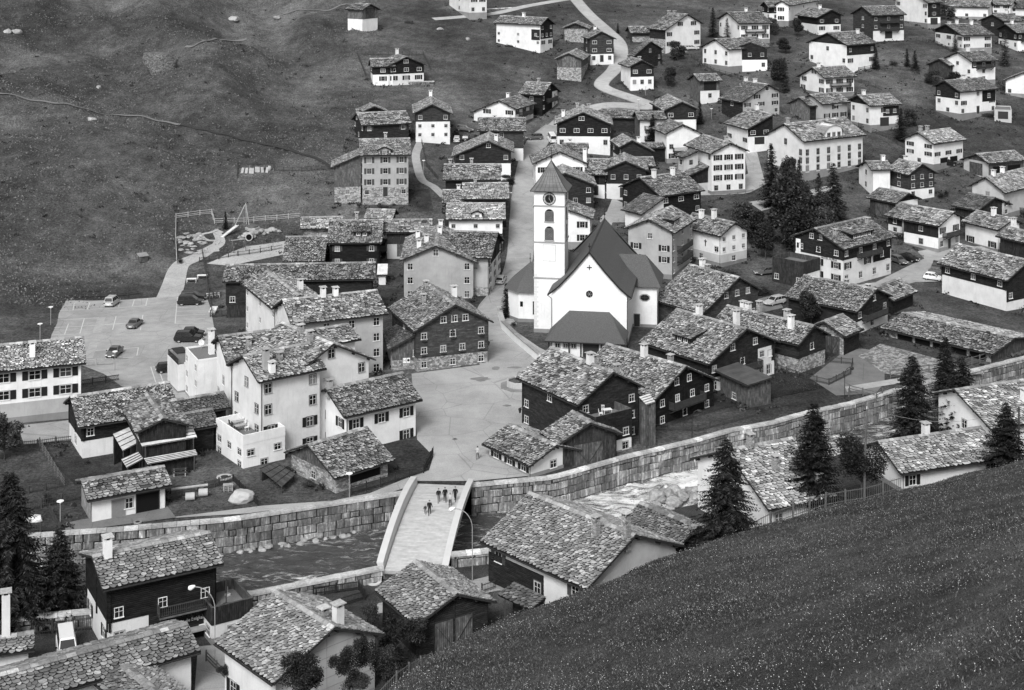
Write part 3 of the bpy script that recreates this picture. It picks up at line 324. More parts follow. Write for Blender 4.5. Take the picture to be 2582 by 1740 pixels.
def grassmat(name,v,fl=.0,sc=1.):
    m,nt,b=new_mat(name); tc=N(nt,'ShaderNodeTexCoord'); co=tc.outputs['Object']
    big=ramp(nt,noise(nt,co,.03,7,.68),[(.35,.5),(.5,.95),(.65,1.8)]).outputs[0]
    mid=ramp(nt,noise(nt,co,.35,5,.7),[(.3,.62),(.7,1.38)]).outputs[0]
    fine=ramp(nt,noise(nt,co,2.2*sc,4,.85),[(.34,.4),(.66,1.6)]).outputs[0]
    vals=[big,mid,fine]
    x=mathn(nt,'MULTIPLY',mathn(nt,'MULTIPLY',big,mid),fine); x=mathn(nt,'MULTIPLY',x,v)
    if fl:
        vo=N(nt,'ShaderNodeTexVoronoi'); vo.inputs['Scale'].default_value=1.6*sc; nt.links.new(co,vo.inputs['Vector'])
        d=ramp(nt,vo.outputs['Distance'],[(.10,1),(.22,0)]).outputs[0]
        pm=ramp(nt,noise(nt,co,.05,3,.6),[(.5,.03),(.64,1)]).outputs[0]
        x=mathn(nt,'ADD',x,mathn(nt,'MULTIPLY',mathn(nt,'MULTIPLY',d,pm),fl))
    nt.links.new(x,b.inputs['Base Color']); b.inputs['Roughness'].default_value=.95; b.inputs['Specular IOR Level'].default_value=.05
    bump(nt,b,noise(nt,co,1.6*sc,4,.8),.9,.35)
    return m
grassmat('grass',.074,.05); grassmat('lawn',.04,.04,1.6); grassmat('bed',.05,.25,2.2); grassmat('meadow_near',.078,.04,3.)
m,nt,b=new_mat('blades'); islr=islrand(nt,[(0,.03),(.6,.08),(1,.17)]); nt.links.new(islr,b.inputs['Base Color']); b.inputs['Specular IOR Level'].default_value=.05
m,nt,b=new_mat('blades_far'); islr=islrand(nt,[(0,.03),(.6,.08),(1,.17)]); nt.links.new(islr,b.inputs['Base Color']); b.inputs['Specular IOR Level'].default_value=.05
m,nt,b=new_mat('petals'); b.inputs['Base Color'].default_value=(.6,.6,.6,1)
def leafmat(name,stops,tr=.0):
    m,nt,b=new_mat(name); i=islrand(nt,stops); co=obj_co(nt); n=ramp(nt,noise(nt,co,.8,3),[(.3,.6),(.7,1.5)]).outputs[0]
    mul_col(nt,b,[i,n,objrand(nt,.8,1.25)]); b.inputs['Specular IOR Level'].default_value=.1
m=MATS['wall_blocks']; nt=m.node_tree; b=nt.nodes['Principled BSDF']; src=b.inputs['Base Color'].links[0].from_socket; nt.links.remove(b.inputs['Base Color'].links[0])
mp=N(nt,'ShaderNodeMapping'); mp.inputs['Scale'].default_value=(2.2,2.2,.22); tc=N(nt,'ShaderNodeTexCoord'); nt.links.new(tc.outputs['Object'],mp.inputs[0])
mul_col(nt,b,[src,ramp(nt,noise(nt,mp.outputs[0],1.6,4,.75),[(.3,.55),(.52,1.0),(.64,2.3)]).outputs[0],ramp(nt,noise(nt,obj_co(nt),.18,3),[(.35,.7),(.65,1.25)]).outputs[0]])
leafmat('needles',[(0,.005),(.6,.014),(1,.05)]); leafmat('needles_light',[(0,.014),(.6,.035),(1,.08)]); leafmat('leaves',[(0,.018),(.6,.05),(1,.12)]); leafmat('leaves_dark',[(0,.01),(.6,.026),(1,.07)])
plain('bark',.05,.9,.3,4,.3)
def water():
    m,nt,b=new_mat('river_water'); tc=N(nt,'ShaderNodeTexCoord'); co=tc.outputs['Object']
    mp=N(nt,'ShaderNodeMapping'); mp.inputs['Rotation'].default_value=(0,0,R(-14)); mp.inputs['Scale'].default_value=(.35,1.3,1); nt.links.new(co,mp.inputs[0])
    n=noise(nt,mp.outputs[0],1.0,9,.74); n.node.inputs['Distortion'].default_value=.9; n2=noise(nt,mp.outputs[0],.16,3,.5)
    sx=N(nt,'ShaderNodeSeparateXYZ'); nt.links.new(co,sx.inputs[0])
    rap=ramp(nt,mathn(nt,'DIVIDE',mathn(nt,'ADD',sx.outputs[0],60),140),[(.0,.01),(.42,.04),(.47,.15),(.60,.21),(.72,.09),(1,.04)]).outputs[0]
    f=mathn(nt,'ADD',mathn(nt,'ADD',mathn(nt,'MULTIPLY',n,.8),mathn(nt,'MULTIPLY',n2,.3)),rap)
    f=mathn(nt,'ADD',f,mathn(nt,'MULTIPLY',mathn(nt,'SUBTRACT',noise(nt,mp.outputs[0],5.5,5,.8),.5),.30))
    foam=ramp(nt,f,[(.63,0),(.70,.45),(.76,1)]).outputs[0]
    base=ramp(nt,n,[(.3,.035),(.55,.10),(.70,.26)]).outputs[0]  # paler ripple tones: wave highlights painted into the base colour
    mix=N(nt,'ShaderNodeMix',data_type='RGBA'); nt.links.new(foam,mix.inputs['Factor']); nt.links.new(base,mix.inputs['A']); mix.inputs['B'].default_value=(.9,.9,.9,1)
    nt.links.new(mix.outputs['Result'],b.inputs['Base Color'])
    ramp(nt,foam,[(0,.25),(1,.8)],b.inputs['Roughness']); b.inputs['Specular IOR Level'].default_value=.35
    bump(nt,b,f,1.,.6)
water()
plain('car_black',.012,.25,.05,spec=.6); plain('car_silver',.42,.3,.05,spec=.6); plain('car_grey',.10,.3,.05,spec=.6); plain('car_white',.75,.3,.02,spec=.5)
plain('tyre',.015,.9,.1); plain('rim',.35,.4,.1); plain('light_clear',.7,.2,.02,spec=.6); plain('light_red',.06,.3,.02); plain('car_glass',.02,.1,.1,spec=.6)
plain('cloth_black',.012,.9,.2,6); plain('cloth_dark',.035,.9,.2,6); plain('cloth_pale',.42,.9,.1,6); plain('cloth_mid',.14,.9,.15,6); plain('skin',.38,.7,.05); plain('hair',.02,.8,.2)

# ---------------------------------------------------------------- mesh helper
class MB:
    def __init__(s): s.v=[]; s.f=[]; s.m=[]; s.mats=[]; s.cur=0
    def mat(s,n):
        if n not in s.mats: s.mats.append(n)
        s.cur=s.mats.index(n); return s
    def poly(s,pts):
        i=len(s.v); s.v+= [tuple(p) for p in pts]; s.f.append(tuple(range(i,i+len(pts)))); s.m.append(s.cur)
    def prism(s,pts,off):
        """solid between the polygon pts and pts+off"""
        n=len(pts); i=len(s.v); s.v+=[tuple(p) for p in pts]+[(p[0]+off[0],p[1]+off[1],p[2]+off[2]) for p in pts]
        s.f.append(tuple(range(i+n-1,i-1,-1))); s.f.append(tuple(range(i+n,i+2*n)))
        for k in range(n): s.f.append((i+k,i+(k+1)%n,i+n+(k+1)%n,i+n+k))
        s.m+=[s.cur]*(n+2)
    def box(s,x0,x1,y0,y1,z0,z1):
        s.prism([(x0,y0,z0),(x1,y0,z0),(x1,y1,z0),(x0,y1,z0)],(0,0,z1-z0))
    def bar(s,a,b,w,h=None):
        h=h or w; a=Vector(a); b=Vector(b); d=(b-a)
        if d.length<1e-6: return
        up=Vector((0,0,1)) if abs(d.normalized().z)<.95 else Vector((1,0,0))
        r=d.cross(up).normalized()*w/2; u=r.cross(d).normalized()*h/2
        s.prism([a-r-u,a+r-u,a+r+u,a-r+u],d)
    def tube(s,pts,rad,n=7,cap=True):
        rings=[]; pts=[Vector(p) for p in pts]
        rr=rad if hasattr(rad,'__len__') else [rad]*len(pts)
        for k,p in enumerate(pts):
            d=(pts[min(k+1,len(pts)-1)]-pts[max(k-1,0)]).normalized()
            up=Vector((0,0,1)) if abs(d.z)<.9 else Vector((1,0,0))
            x=d.cross(up).normalized(); y=x.cross(d)
            i=len(s.v); s.v+=[tuple(p+(x*math.cos(2*PI*j/n)+y*math.sin(2*PI*j/n))*rr[k]) for j in range(n)]; rings.append(i)
        for a,b in zip(rings,rings[1:]):
            for j in range(n): s.f.append((a+j,a+(j+1)%n,b+(j+1)%n,b+j)); s.m.append(s.cur)
        if cap: s.f.append(tuple(rings[0]+j for j in range(n))); s.f.append(tuple(rings[-1]+n-1-j for j in range(n))); s.m+=[s.cur]*2
    def mesh(s,name):
        me=bpy.data.meshes.new(name); me.from_pydata(s.v,[],s.f)
        for n in s.mats: me.materials.append(MATS[n])
        me.polygons.foreach_set('material_index',s.m); me.update(); return me
    def build(s,name,parent=None,**k):
        if not s.f: return None
        return link(name,s.mesh(name),parent,**k)
def link(name,data,parent=None,loc=None,rotz=None,**k):
    o=bpy.data.objects.new(name,data); COL.objects.link(o)
    if parent: o.parent=parent
    if loc is not None: o.location=loc
    if rotz is not None: o.rotation_euler=(0,0,rotz)
    for a,v in k.items():
        if v is not None: o[{'cat':'category'}.get(a,a)]=v
    return o
def thing(name,label,cat,loc=(0,0,0),rotz=0,group=None):
    return link(name,None,None,loc,rotz,label=label,cat=cat,group=group)
def smooth(o):
    if o: o.data.polygons.foreach_set('use_smooth',[True]*len(o.data.polygons))
    return o
# ---------------------------------------------------------------- windows, doors
_WM={}
def winmesh(w,h,style,far):
    """frame (or the whole window when far); local x right, z up, outward = -y"""
    key=(w,h,style,far)
    if key in _WM: return _WM[key]
    b=MB(); fm={'w':'frame_white','k':'frame_dark','g':'trim_grey'}[style]
    o=.09; d=.05
    b.mat(fm)
    if style=='w': o=.03
    for x0,x1,z0,z1 in ((-w/2-o,-w/2,-h/2,h/2),(w/2,w/2+o,-h/2,h/2),(-w/2-o,w/2+o,h/2,h/2+o)): b.box(x0,x1,-d,.03,z0,z1)
    b.mat('frame_white' if style!='k' else 'trim_grey').box(-w/2-o-.04,w/2+o+.04,-d-.08,.03,-h/2-.09,-h/2)   # sill
    b.mat('frame_white' if style!='g' or not far else 'rail_pale'); t=.045
    b.box(-t/2,t/2,-.035,.02,-h/2,h/2)
    if h>.7: b.box(-w/2,-t/2,-.033,.02,.06,.09); b.box(t/2,w/2,-.033,.02,.06,.09)
    for s in (-1,1): b.box(min(s*w/2,s*(w/2-.035)),max(s*w/2,s*(w/2-.035)),-.034,.02,-h/2,h/2)
    b.box(-w/2+.05,-t/2,-.032,.02,h/2-.05,h/2); b.box(t/2,w/2-.05,-.032,.02,h/2-.05,h/2)
    if far: b.mat('glass').box(-w/2,w/2,-.015,.01,-h/2,h/2)
    p=MB(); p.mat('glass').box(-w/2+.01,w/2-.01,-.015,.012,-h/2+.01,h/2-.01)
    _WM[key]=(b.mesh('window_frame_mesh'),p.mesh('pane_mesh')); return _WM[key]
def shutmesh(w,h,mat):
    key=('s',w,h,mat)
    if key in _WM: return _WM[key]
    b=MB(); b.mat(mat); b.box(-w/2,w/2,-.07,-.02,-h/2,h/2)
    for k in range(5): z=-h/2+h*(k+.7)/5.4; b.box(-w/2+.07,w/2-.07,-.09,-.07,z-.03,z+.03)
    _WM[key]=b.mesh('shutter_mesh'); return _WM[key]
_far=False
def put(name,mesh,parent,M,lab=None):
    o=link(name,mesh,parent); o.matrix_local=M
    if lab: o['label']=lab
    return o
def window(par,M,w=.95,h=1.15,style='g',shut=None,flow=False):
    fr,pa=winmesh(w,h,style,_far)
    o=put('window',fr,par,M)
    if not _far: put('pane',pa,o,Matrix())
    if shut:
        sm=shutmesh(w*.52,h*1.06,shut)
        for s in (-1,1): put('shutter',sm,o,Matrix.Translation((s*(w*.5+w*.26+.14),0,0)))
    if flow:
        key=('flow',w)
        if key not in _WM:
            b=MB(); b.mat('beam').box(-w/2,w/2,-.35,-.09,-h/2-.32,-h/2-.12); b.mat('flowers')
            rr=random.Random(3)
            for k in range(26):
                x=rr.uniform(-w/2,w/2); y=rr.uniform(-.38,-.1); z=-h/2-.12+rr.uniform(-.08,.14); q=.07
                b.poly([(x-q,y,z),(x+q,y-.04,z+.02),(x+.02,y+.05,z+q*1.4)])
            _WM[key]=b.mesh('flower_box_mesh')
        put('flower_box',_WM[key],o,Matrix())
    return o
def doormesh(w,h,mat,kind):
    key=('d',w,h,mat,kind)
    if key in _WM: return _WM[key]
    b=MB()
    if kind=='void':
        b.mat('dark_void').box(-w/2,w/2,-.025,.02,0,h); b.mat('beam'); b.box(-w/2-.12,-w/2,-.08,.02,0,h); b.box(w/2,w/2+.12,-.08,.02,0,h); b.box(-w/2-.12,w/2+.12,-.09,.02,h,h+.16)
    else:
        b.mat(mat).box(-w/2,w/2,-.04,.02,0,h); b.mat('trim_grey' if kind=='door' else 'beam')
        b.box(-w/2-.1,-w/2,-.06,.02,0,h); b.box(w/2,w/2+.1,-.06,.02,0,h); b.box(-w/2-.1,w/2+.1,-.065,.02,h,h+.1)
        if kind in('big','garage'):
            b.mat('beam').box(-.03,.03,-.06,.02,0,h)
            for s in (-1,1):
                b.bar((s*.06,-.055,.2),(s*(w/2-.1),-.055,h-.3),.12,.03) if kind=='big' else b.box(min(s*.1,s*(w/2-.12)),max(s*.1,s*(w/2-.12)),-.052,.02,h*.45,h*.5)
    _WM[key]=b.mesh('door_mesh'); return _WM[key]

# ---------------------------------------------------------------- roofs of stone slabs
def slab_slope(b,O,U,D,Nn,lu,ld,ex,seed,big=1.):
    """courses of irregular slabs. O = ridge corner, U along the ridge, D down the slope, Nn normal"""
    r=random.Random(seed); n=max(2,int(round(ld/ex))); e=ld/n
    for c in range(n):
        s0=ld-(c+1)*e-.10; s1=ld-c*e                       # from the eave upwards
        u=-r.uniform(0,.5); jit=r.uniform(-.03,.03)
        while u<lu:
            w=r.uniform(.32,.82)*big*(1 if r.random()<.85 else 1.5)
            a=max(u,-.04); z=min(u+w,lu+.04)
            if z-a<.12: u+=w; continue
            g=.028; a+=g; z-=g
            lo=s1+jit+r.uniform(-.07,.06); lo2=lo+r.uniform(-.05,.05); mid=lo+r.uniform(.0,.10)
            c1=min((z-a)*.28,.16)*r.uniform(.5,1.3)
            h0=.03+r.uniform(0,.02); h1=.11+r.uniform(0,.07); th=.06
            pts=[(a,s0,h0),(z,s0,h0),(z,lo2-c1,h1),(z-c1,lo2,h1),((a+z)/2+r.uniform(-.1,.1)*(z-a),mid,h1+.01),(a+c1,lo,h1),(a,lo-c1,h1)]
            P=[O+U*p+D*q+Nn*k for p,q,k in pts]
            i=len(b.v); nn=len(P); b.v+=[tuple(p) for p in P]+[tuple(p-Nn*th) for p in P[2:]]
            b.f.append(tuple(range(i+nn-1,i-1,-1))); b.m.append(b.cur)
            ce=b.mats.index('slab_edge_shade')  # lower edge faces take the painted shade tone
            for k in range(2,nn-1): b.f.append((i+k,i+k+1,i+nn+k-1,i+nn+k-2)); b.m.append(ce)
            u+=w
def slope_panel(par,name,A,B,C_,D_,th=.16,mat='roof_deck'):
    b=MB(); b.mat(mat); n=(Vector(B)-Vector(A)).cross(Vector(D_)-Vector(A)).normalized()
    if n.z<0: n=-n
    b.prism([A,B,C_,D_],-n*th); return b.build(name,par)
def quadroof(b,ed,en,wn,dst,seed,ex,matname,big=1.):
    """add deck + slabs of one slope. ridge from ed to en, ld direction wn"""
    O=Vector(ed); U=(Vector(en)-O); lu=U.length; U.normalize(); D=Vector(wn).normalized(); Nn=U.cross(D)
    if Nn.z<0: Nn=-Nn
    b.mat('roof_deck'); P=[O,O+U*lu,O+U*lu+D*dst,O+D*dst]; b.prism(P,-Nn*.15)
    if matname in('gravel','metal_roof','slate_fine','sheet_white'):
        b.mat(matname); b.prism([p+Nn*.01 for p in P],Nn*.06); return
    b.mat('slab_edge_shade'); b.mat(matname); slab_slope(b,O,U,D,Nn,lu,dst,ex,seed,big)

def chimney(par,x,y,zb,h,kind):
    b=MB(); w=.42 if kind!='s' else .36
    b.mat({'w':'plaster_white','g':'plaster_grey','s':'rubble'}[kind]); b.box(-w,w,-w*.9,w*.9,-1.2,h)
    b.mat({'w':'plaster_white','g':'plaster_grey','s':'rubble'}[kind])
    for sx in (-1,1):
        for sy in (-1,1): b.box(sx*w*.75-.09,sx*w*.75+.09,sy*w*.65-.09,sy*w*.65+.09,h,h+.28)
    b.mat('dark_void').box(-w*.6,w*.6,-w*.5,w*.5,h+.002,h+.24)
    b.mat('ridge_slabs').box(-w-.16,w+.16,-w-.12,w+.12,h+.28,h+.36)
    b.mat('beam').box(-w-.03,w+.03,-w*.9-.03,w*.9+.03,-.25,-.05)
    o=b.build('chimney',par); o.location=(x,y,zb); return o

def railing(par,pts,h=1.0,mat='rail_wood',solid=True,name='railing'):
    b=MB(); b.mat(mat)
    for a,c in zip(pts,pts[1:]):
        a=Vector(a); c=Vector(c); L=(c-a).length; b.bar(a+Vector((0,0,h)),c+Vector((0,0,h)),.1,.07); b.bar(a+Vector((0,0,.12)),c+Vector((0,0,.12)),.06,.06)
        n=max(2,int(L/(.2 if solid else .16)))
        for k in range(n+1):
            p=a.lerp(c,k/n); b.bar(p+Vector((0,0,.05)),p+Vector((0,0,h)),.13 if solid else .03,.03)
    return b.build(name,par)

SHW={'P':'plaster_white','G':'plaster_grey','C':'concrete','T':'timber_dark','S':'rubble','V':'planks_dark'}
GRP={'house':'slab roofed houses of the village','barn':'slab roofed barns of the village','shed':'sheds of the village','garage':'garages of the village','terrace block':'flat roofed blocks of the village','shelter':None}
CATS={'timber_house':'house','plaster_house':'house','concrete_house':'house','barn':'barn','log_barn':'barn','shed':'shed','garage_building':'garage','terrace_block':'terrace block','shelter':'shelter'}
HT={}   # built houses
def house(id,kind,label,P,o):
    global _far
    x,y,z,th,L,wl,wr,hr,pt=P; t=math.tan(pt); flat=o.get('flat'); mono=o.get('mono')
    rnd=random.Random(id); _far=y>300
    cat=CATS[kind]
    root=thing(kind,label,cat,(x,y,z),-th,GRP[cat]); HT[id]=root
    oh=0 if flat else min(.7,.17*L,.2*(wl+wr)/2+.2)
    ohr=0.02 if mono else oh
    xl=-(wl-oh); xr=wr-ohr; y0=-L/2+oh; y1=L/2-oh
    rvar=rnd.uniform(.85,1.3)
    rt=.0 if flat else .20/math.cos(pt)
    def top(xx): return hr-t*abs(xx)-rt if not flat else hr
    heL,heR=top(xl),top(xr)
    long_=o.get('fl') or o.get('fr'); wavg=(wl+wr)/2
    He=max(heL if (o.get('fl') or mono) else heR,1.8)
    ne=len(long_.split('|')) if long_ else max(1,round(He/2.6))
    if He/ne>3.3: ne=round(He/2.65)
    bh=o.get('bh')
    base=-2.5
    darkm=dict(SHW)
    if id in('oldtimber','bigdark','brownhall','c5','b3','u4','halfhalf','b7','midbarn'): darkm['T']='timber_mid'
    if id in('metalshed','leanbarn','barnfront','oldannex','hut','b4','c7','u3','halfhalf','c10b','shelter','midhouse'): darkm['V']='planks_mid'
    if id=='garage': darkm['V']='planks_grey'
    walls={}
    def W(mat):
        if mat not in walls: walls[mat]=MB().mat(mat)
        return walls[mat]
    shutm='shutter_grey' if rnd.random()<.14 else 'shutter_dark'
    if id in('threeshut','u6','darkong','darktwo'): shutm='shutter_grey'
    faces={'A':(o.get('fa'),(xl,y0),(xr,y0)),'L':(o.get('fl'),(xl,y1),(xl,y0)),'R':(o.get('fr'),(xr,y0),(xr,y1)),'B':(None,(xr,y1),(xl,y1))}
    given=o.get('fa') or o.get('fl') or o.get('fr') or 'P0'
    for fk,(spec,p,q) in faces.items():
        auto=spec is None
        if auto:
            src=(o.get('fr') or o.get('fl') or o.get('fa')) if fk in 'LR' else (o.get('fa') or long_)
            src=src or given
            toks=[c[0]+('2' if (fk!='B' and c[0] in 'PGT') else '0') for c in src.split('|')]
            if fk in 'LR': toks=toks[:ne]
        else: toks=spec.split('|')
        if fk in 'LR' and len(toks)<ne: toks=toks+[toks[-1][0]+'0']*(ne-len(toks))
        if fk in 'LR': toks=toks[:max(ne,1)] if len(toks)<=ne+1 else toks
        p=Vector((*p,0)); q=Vector((*q,0)); e=(q-p); Lf=e.length; e.normalize(); nrm=Vector((e.y,-e.x,0))   # outward
        gable=fk in 'AB'
        ztop=(lambda s:top((p+e*s).x)) if gable else (lambda s:top(p.x))
        sh=He/ne if (gable) else max(ztop(0),1.5)/len(toks)
        zt_=(lambda k,sh=sh:k*sh) if not bh else (lambda k,sh=sh:0 if k<=0 else bh+(k-1)*(max(ztop(0),2)-bh)/max(1,(ne-1)))
        # wall bands
        brk=[0]+([abs(xl)] if (gable and not flat and not mono) else [])+[Lf]
        if fk=='B' and gable and not flat and not mono: brk=[0,xr,Lf]
        n=len(toks)
        for i,tk in enumerate(toks):
            z0=base if i==0 else zt_(i); z1=zt_(i+1) if i<n-1 else 99
            m=darkm[tk[0]]; pro=.05 if tk[0] in 'TV' else 0.
            b=W(m); off=nrm*pro
            for s0,s1 in zip(brk,brk[1:]):
                if s1-s0<.02: continue
                h0,h1=ztop(s0),ztop(s1)
                pts=[(s0,z0),(s1,z0)]
                # clip column against z1 and the slope
                up=[]
                a,bb=min(z1,h0),min(z1,h1)
                if max(h0,h1)<=z0: continue
                if h0<z0 or h1<z0:
                    sc=s0+(s1-s0)*(z0-h0)/(h1-h0)
                    if h0<z0: pts=[(sc,z0),(s1,z0),(s1,bb)]; 
                    else: pts=[(s0,z0),(sc,z0)]; 
                    if h0<z0:
                        if h1>z1: sk=s0+(s1-s0)*(z1-h0)/(h1-h0); pts=[(sc,z0),(s1,z0),(s1,z1),(sk,z1)]
                    else:
                        if h0>z1: sk=s0+(s1-s0)*(z1-h0)/(h1-h0); pts=[(s0,z0),(sc,z0),(sk,z1),(s0,z1)]
                        else: pts=[(s0,z0),(sc,z0),(s0,a)]
                else:
                    pts=[(s0,z0),(s1,z0),(s1,bb)]
                    if (h0-z1)*(h1-z1)<0: sk=s0+(s1-s0)*(z1-h0)/(h1-h0); pts.append((sk,z1))
                    pts.append((s0,a))
                P3=[p+e*s+Vector((0,0,zz)) for s,zz in pts]
                if pro: b.prism([v-nrm*.02 for v in P3],nrm*(pro+.02))
                else: b.poly(P3)
        if tk[0]=='T' and not _far:   # projecting log ends at corners and a cross wall
            b=W(darkm['T']); zb=min([i for i,k_ in enumerate(toks) if k_[0]=='T'])*sh
            for s in ([.12,Lf-.12,Lf*.5] if fk in 'AB' else [.12,Lf-.12]):
                c0=p+e*s+nrm*.05; zt=ztop(s)-.1
                if zt>zb+.3: b.bar(c0+Vector((0,0,max(zb,-.2))),c0+Vector((0,0,zt)),.2,.22)
        # openings
        ang=math.atan2(e.y,e.x)
        def MM(s,zz,out=0.): return Matrix.Translation(p+e*s+nrm*out+Vector((0,0,zz)))@Matrix.Rotation(ang,4,'Z')
        for i,tk in enumerate(toks):
            k=0; digs=''
            while 1+k<len(tk) and tk[1+k].isdigit(): digs+=tk[1+k]; k+=1
            nw=int(digs or 0); fl=tk[1+k:]
            zc=(zt_(i)+zt_(i+1))/2; out=.05 if tk[0] in 'TV' else 0.
            ww,hh=(.95,1.2) if tk[0] in 'PGC' else (.85,.95)
            if 'o' in fl: ww,hh=.7,.75
            if 'w' in fl: ww,hh=1.35,.95
            if 'a' in fl: ww,hh=.8,2.2
            if sh<2.3: hh=min(hh,sh*.5)
            if id=='whiteleft' and nw>=3: ww=1.5
            if id=='school': ww,hh=.95,1.5
            avail0,avail1=.5,Lf-.5
            if gable and not flat:
                # horizontal range in which the wall is tall enough for a window head
                ss=[s for s in np.linspace(.3,Lf-.3,60) if ztop(s)>zc+hh/2+.15]
                if len(ss)<4: continue
                avail0,avail1=min(ss)+.3,max(ss)-.3
            elif ztop(0)<zc+hh/2+.1: zc=ztop(0)-hh/2-.15
            if zc-hh/2<.2 and i>0: continue
            pos=[]
            if nw==1: pos=[(avail0+avail1)/2]
            elif nw>1:
                span=avail1-avail0-ww*(2.1 if 's' in fl else 1.2)
                if span<0.5: nw=1; pos=[(avail0+avail1)/2]
                else:
                    need=ww*(2.25 if 's' in fl else 1.25)
                    while nw>1 and span/(nw-1)<need: nw-=1
                    pos=[avail0+(avail1-avail0-span)/2+span*j/max(nw-1,1) for j in range(nw)]
            style=('w' if ('w' in fl or id in('frontlog','inn')) else 'g') if tk[0] in 'TV' else ('k' if id in('hotelA','hotelB') else 'g')
            if 'd' in fl and i==0:
                ds=Lf*.5 if id!='garage' else Lf*.36
                pos=[s for s in pos if abs(s-ds)>1.1]
                put('door',doormesh(1.0 if id!='garage' else 1.5,2.05,'door_grey' if id=='garage' else 'door_dark','door'),root,MM(ds,0,out))
            if 'g' in fl:
                ng=fl.count('g'); 
                if id=='shelter': gs=[Lf*f for f in (.2,.37,.54,.71,.88)]
                elif id=='garage': gs=[Lf*.76]
                elif id=='barnfront': gs=[Lf*.56]
                else: gs=[Lf*.5] if ng==1 else [Lf*.35,Lf*.68]
                for gpos in gs:
                    gw=min(Lf*.55,{'barnfront':5.5,'shelter':2.6}.get(id,2.6)); gh=min(sh-.3,2.2) if id!='barnfront' else 1.7
                    pos=[s for s in pos if abs(s-gpos)>gw/2+.6]
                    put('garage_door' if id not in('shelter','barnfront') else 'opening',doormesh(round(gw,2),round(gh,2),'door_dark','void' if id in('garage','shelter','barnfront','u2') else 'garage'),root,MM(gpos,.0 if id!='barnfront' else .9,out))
            if 'D' in fl and i==min(len(toks)-1,max(j for j,k2 in enumerate(toks) if 'D' in k2)):
                gw=min(Lf*.62,4.2); gh=min(He*.8,3.2); z00=i*sh+.1 if i>0 else 0.
                gh=min(gh,ztop(Lf/2)-z00-.25)
                if gh>1: put('barn_door',doormesh(round(gw,2),round(gh,2),'planks_mid' if id!='c7' else 'shutter_dark','big'),root,MM(Lf*.5,z00,out)); pos=[]
            if 'G' in fl:
                for gpos in ([Lf*.3,Lf*.72] if Lf>9 else [Lf*.5]):
                    gw=min(Lf*.36,6.5); gh=min(sh-.35,2.3)
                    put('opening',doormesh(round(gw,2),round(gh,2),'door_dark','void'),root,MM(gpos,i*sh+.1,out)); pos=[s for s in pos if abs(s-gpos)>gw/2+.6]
            for s in pos:
                window(root,MM(s,zc,out),ww,hh,style,shutm if ('s' in fl) else None,'f' in fl)
            if 'b' in fl and nw:
                bw=min((avail1-avail0)*.75,7); c=(avail0+avail1)/2; zb=i*sh+.02; d=1.15
                bal=MB(); bal.mat('beam').box(-bw/2,bw/2,-d,0,-.14,0)
                for s in (-bw/2+.2,0,bw/2-.2): bal.bar((s,0,-.7),(s,-d+.1,-.16),.12)
                bo=bal.build('balcony',root); bo.matrix_local=MM(c,zb,out)
                railing(bo,[(-bw/2+.04,0,0),(-bw/2+.04,-d+.05,0),(bw/2-.04,-d+.05,0),(bw/2-.04,0,0)],.95)
    first=True
    for m,b in walls.items():
        nm={'timber_dark':'timber_wall','timber_mid':'timber_wall','planks_dark':'plank_wall','planks_mid':'plank_wall','planks_grey':'plank_wall','rubble':'stone_wall'}.get(m,'wall')
        b.build(nm,root)
    # plinth strip for plaster houses
    if kind in('plaster_house','terrace_block') and (long_ or given)[0] in 'PG' and not mono:
        b=MB(); b.mat('plinth'); hp=.45; g=.025
        for a_,c_ in (((xl,y0),(xr,y0)),((xr,y0),(xr,y1)),((xr,y1),(xl,y1)),((xl,y1),(xl,y0))):
            A_=Vector((*a_,0)); C2=Vector((*c_,0)); ee=(C2-A_).normalized(); nn=Vector((ee.y,-ee.x,0)); b.prism([A_-ee*g+nn*.001+Vector((0,0,-2)),C2+ee*g+nn*.001+Vector((0,0,-2)),C2+ee*g+nn*.001+Vector((0,0,hp)),A_-ee*g+nn*.001+Vector((0,0,hp))],nn*g)
        b.build('plinth',root)
    # roof
    if flat:
        b=MB(); rm=o.get('roofm','asphalt_dark'); b.mat(rm).box(xl+.2,xr-.2,y0+.2,y1-.2,hr-.02,hr+.06)
        hp=.25 if rm=='gravel' else (1.0 if id!='chaletterrace' else .1)
        par=MB(); par.mat('concrete' if id=='d9g' else 'plaster_white' if id not in('terrace','innterrace','chaletterrace') else 'planks_mid')
        zt=hr+ (.25 if rm=='gravel' else 0)
        zb0=hr-(.0 if rm=='gravel' else .95)
        if rm!='gravel':   # terrace sunk behind a parapet: floor one metre below the top
            b=MB(); b.mat('asphalt_dark').box(xl+.2,xr-.2,y0+.2,y1-.2,hr-1.05,hr-.95); zb0=hr-1.2
        for bx in ((xl-.03,xr+.03,y0-.03,y0+.19),(xl-.03,xr+.03,y1-.19,y1+.03),(xl-.03,xl+.19,y0+.19,y1-.19),(xr-.19,xr+.03,y0+.19,y1-.19)): par.box(*bx,zb0,zt+.02)
        b.build('terrace_floor' if rm!='gravel' else 'roof',root); par.build('parapet',root)
        roof=root
        if rm=='gravel':
            for c in o.get('ch',[]): chimney(root,(xl+xr)/2+c[1]*(xr-xl)/2,y0+(y1-y0)*c[0],hr,c[3],c[2])
        return root
    b=MB(); rm=o.get('roofm')
    rmn={'metal':'metal_roof'}.get(rm)
    if id=='smallmetal': rmn='sheet_white'
    if not rmn: rmn='slabs_dark' if (o.get('dark') or id in('moss15','oldannex','u7','c8')) else ('slabs_bright' if id in('brightroof','roofC','roofB','c11','u2','u10','whiteleft','tinyroof','threeshut','openbarn','frontright','edgeright') else 'slabs')
    if y<170 and rmn=='slabs': rmn='slabs_near'
    near=y<300; ex=.30 if near else .38; big=.88 if near else 1.1
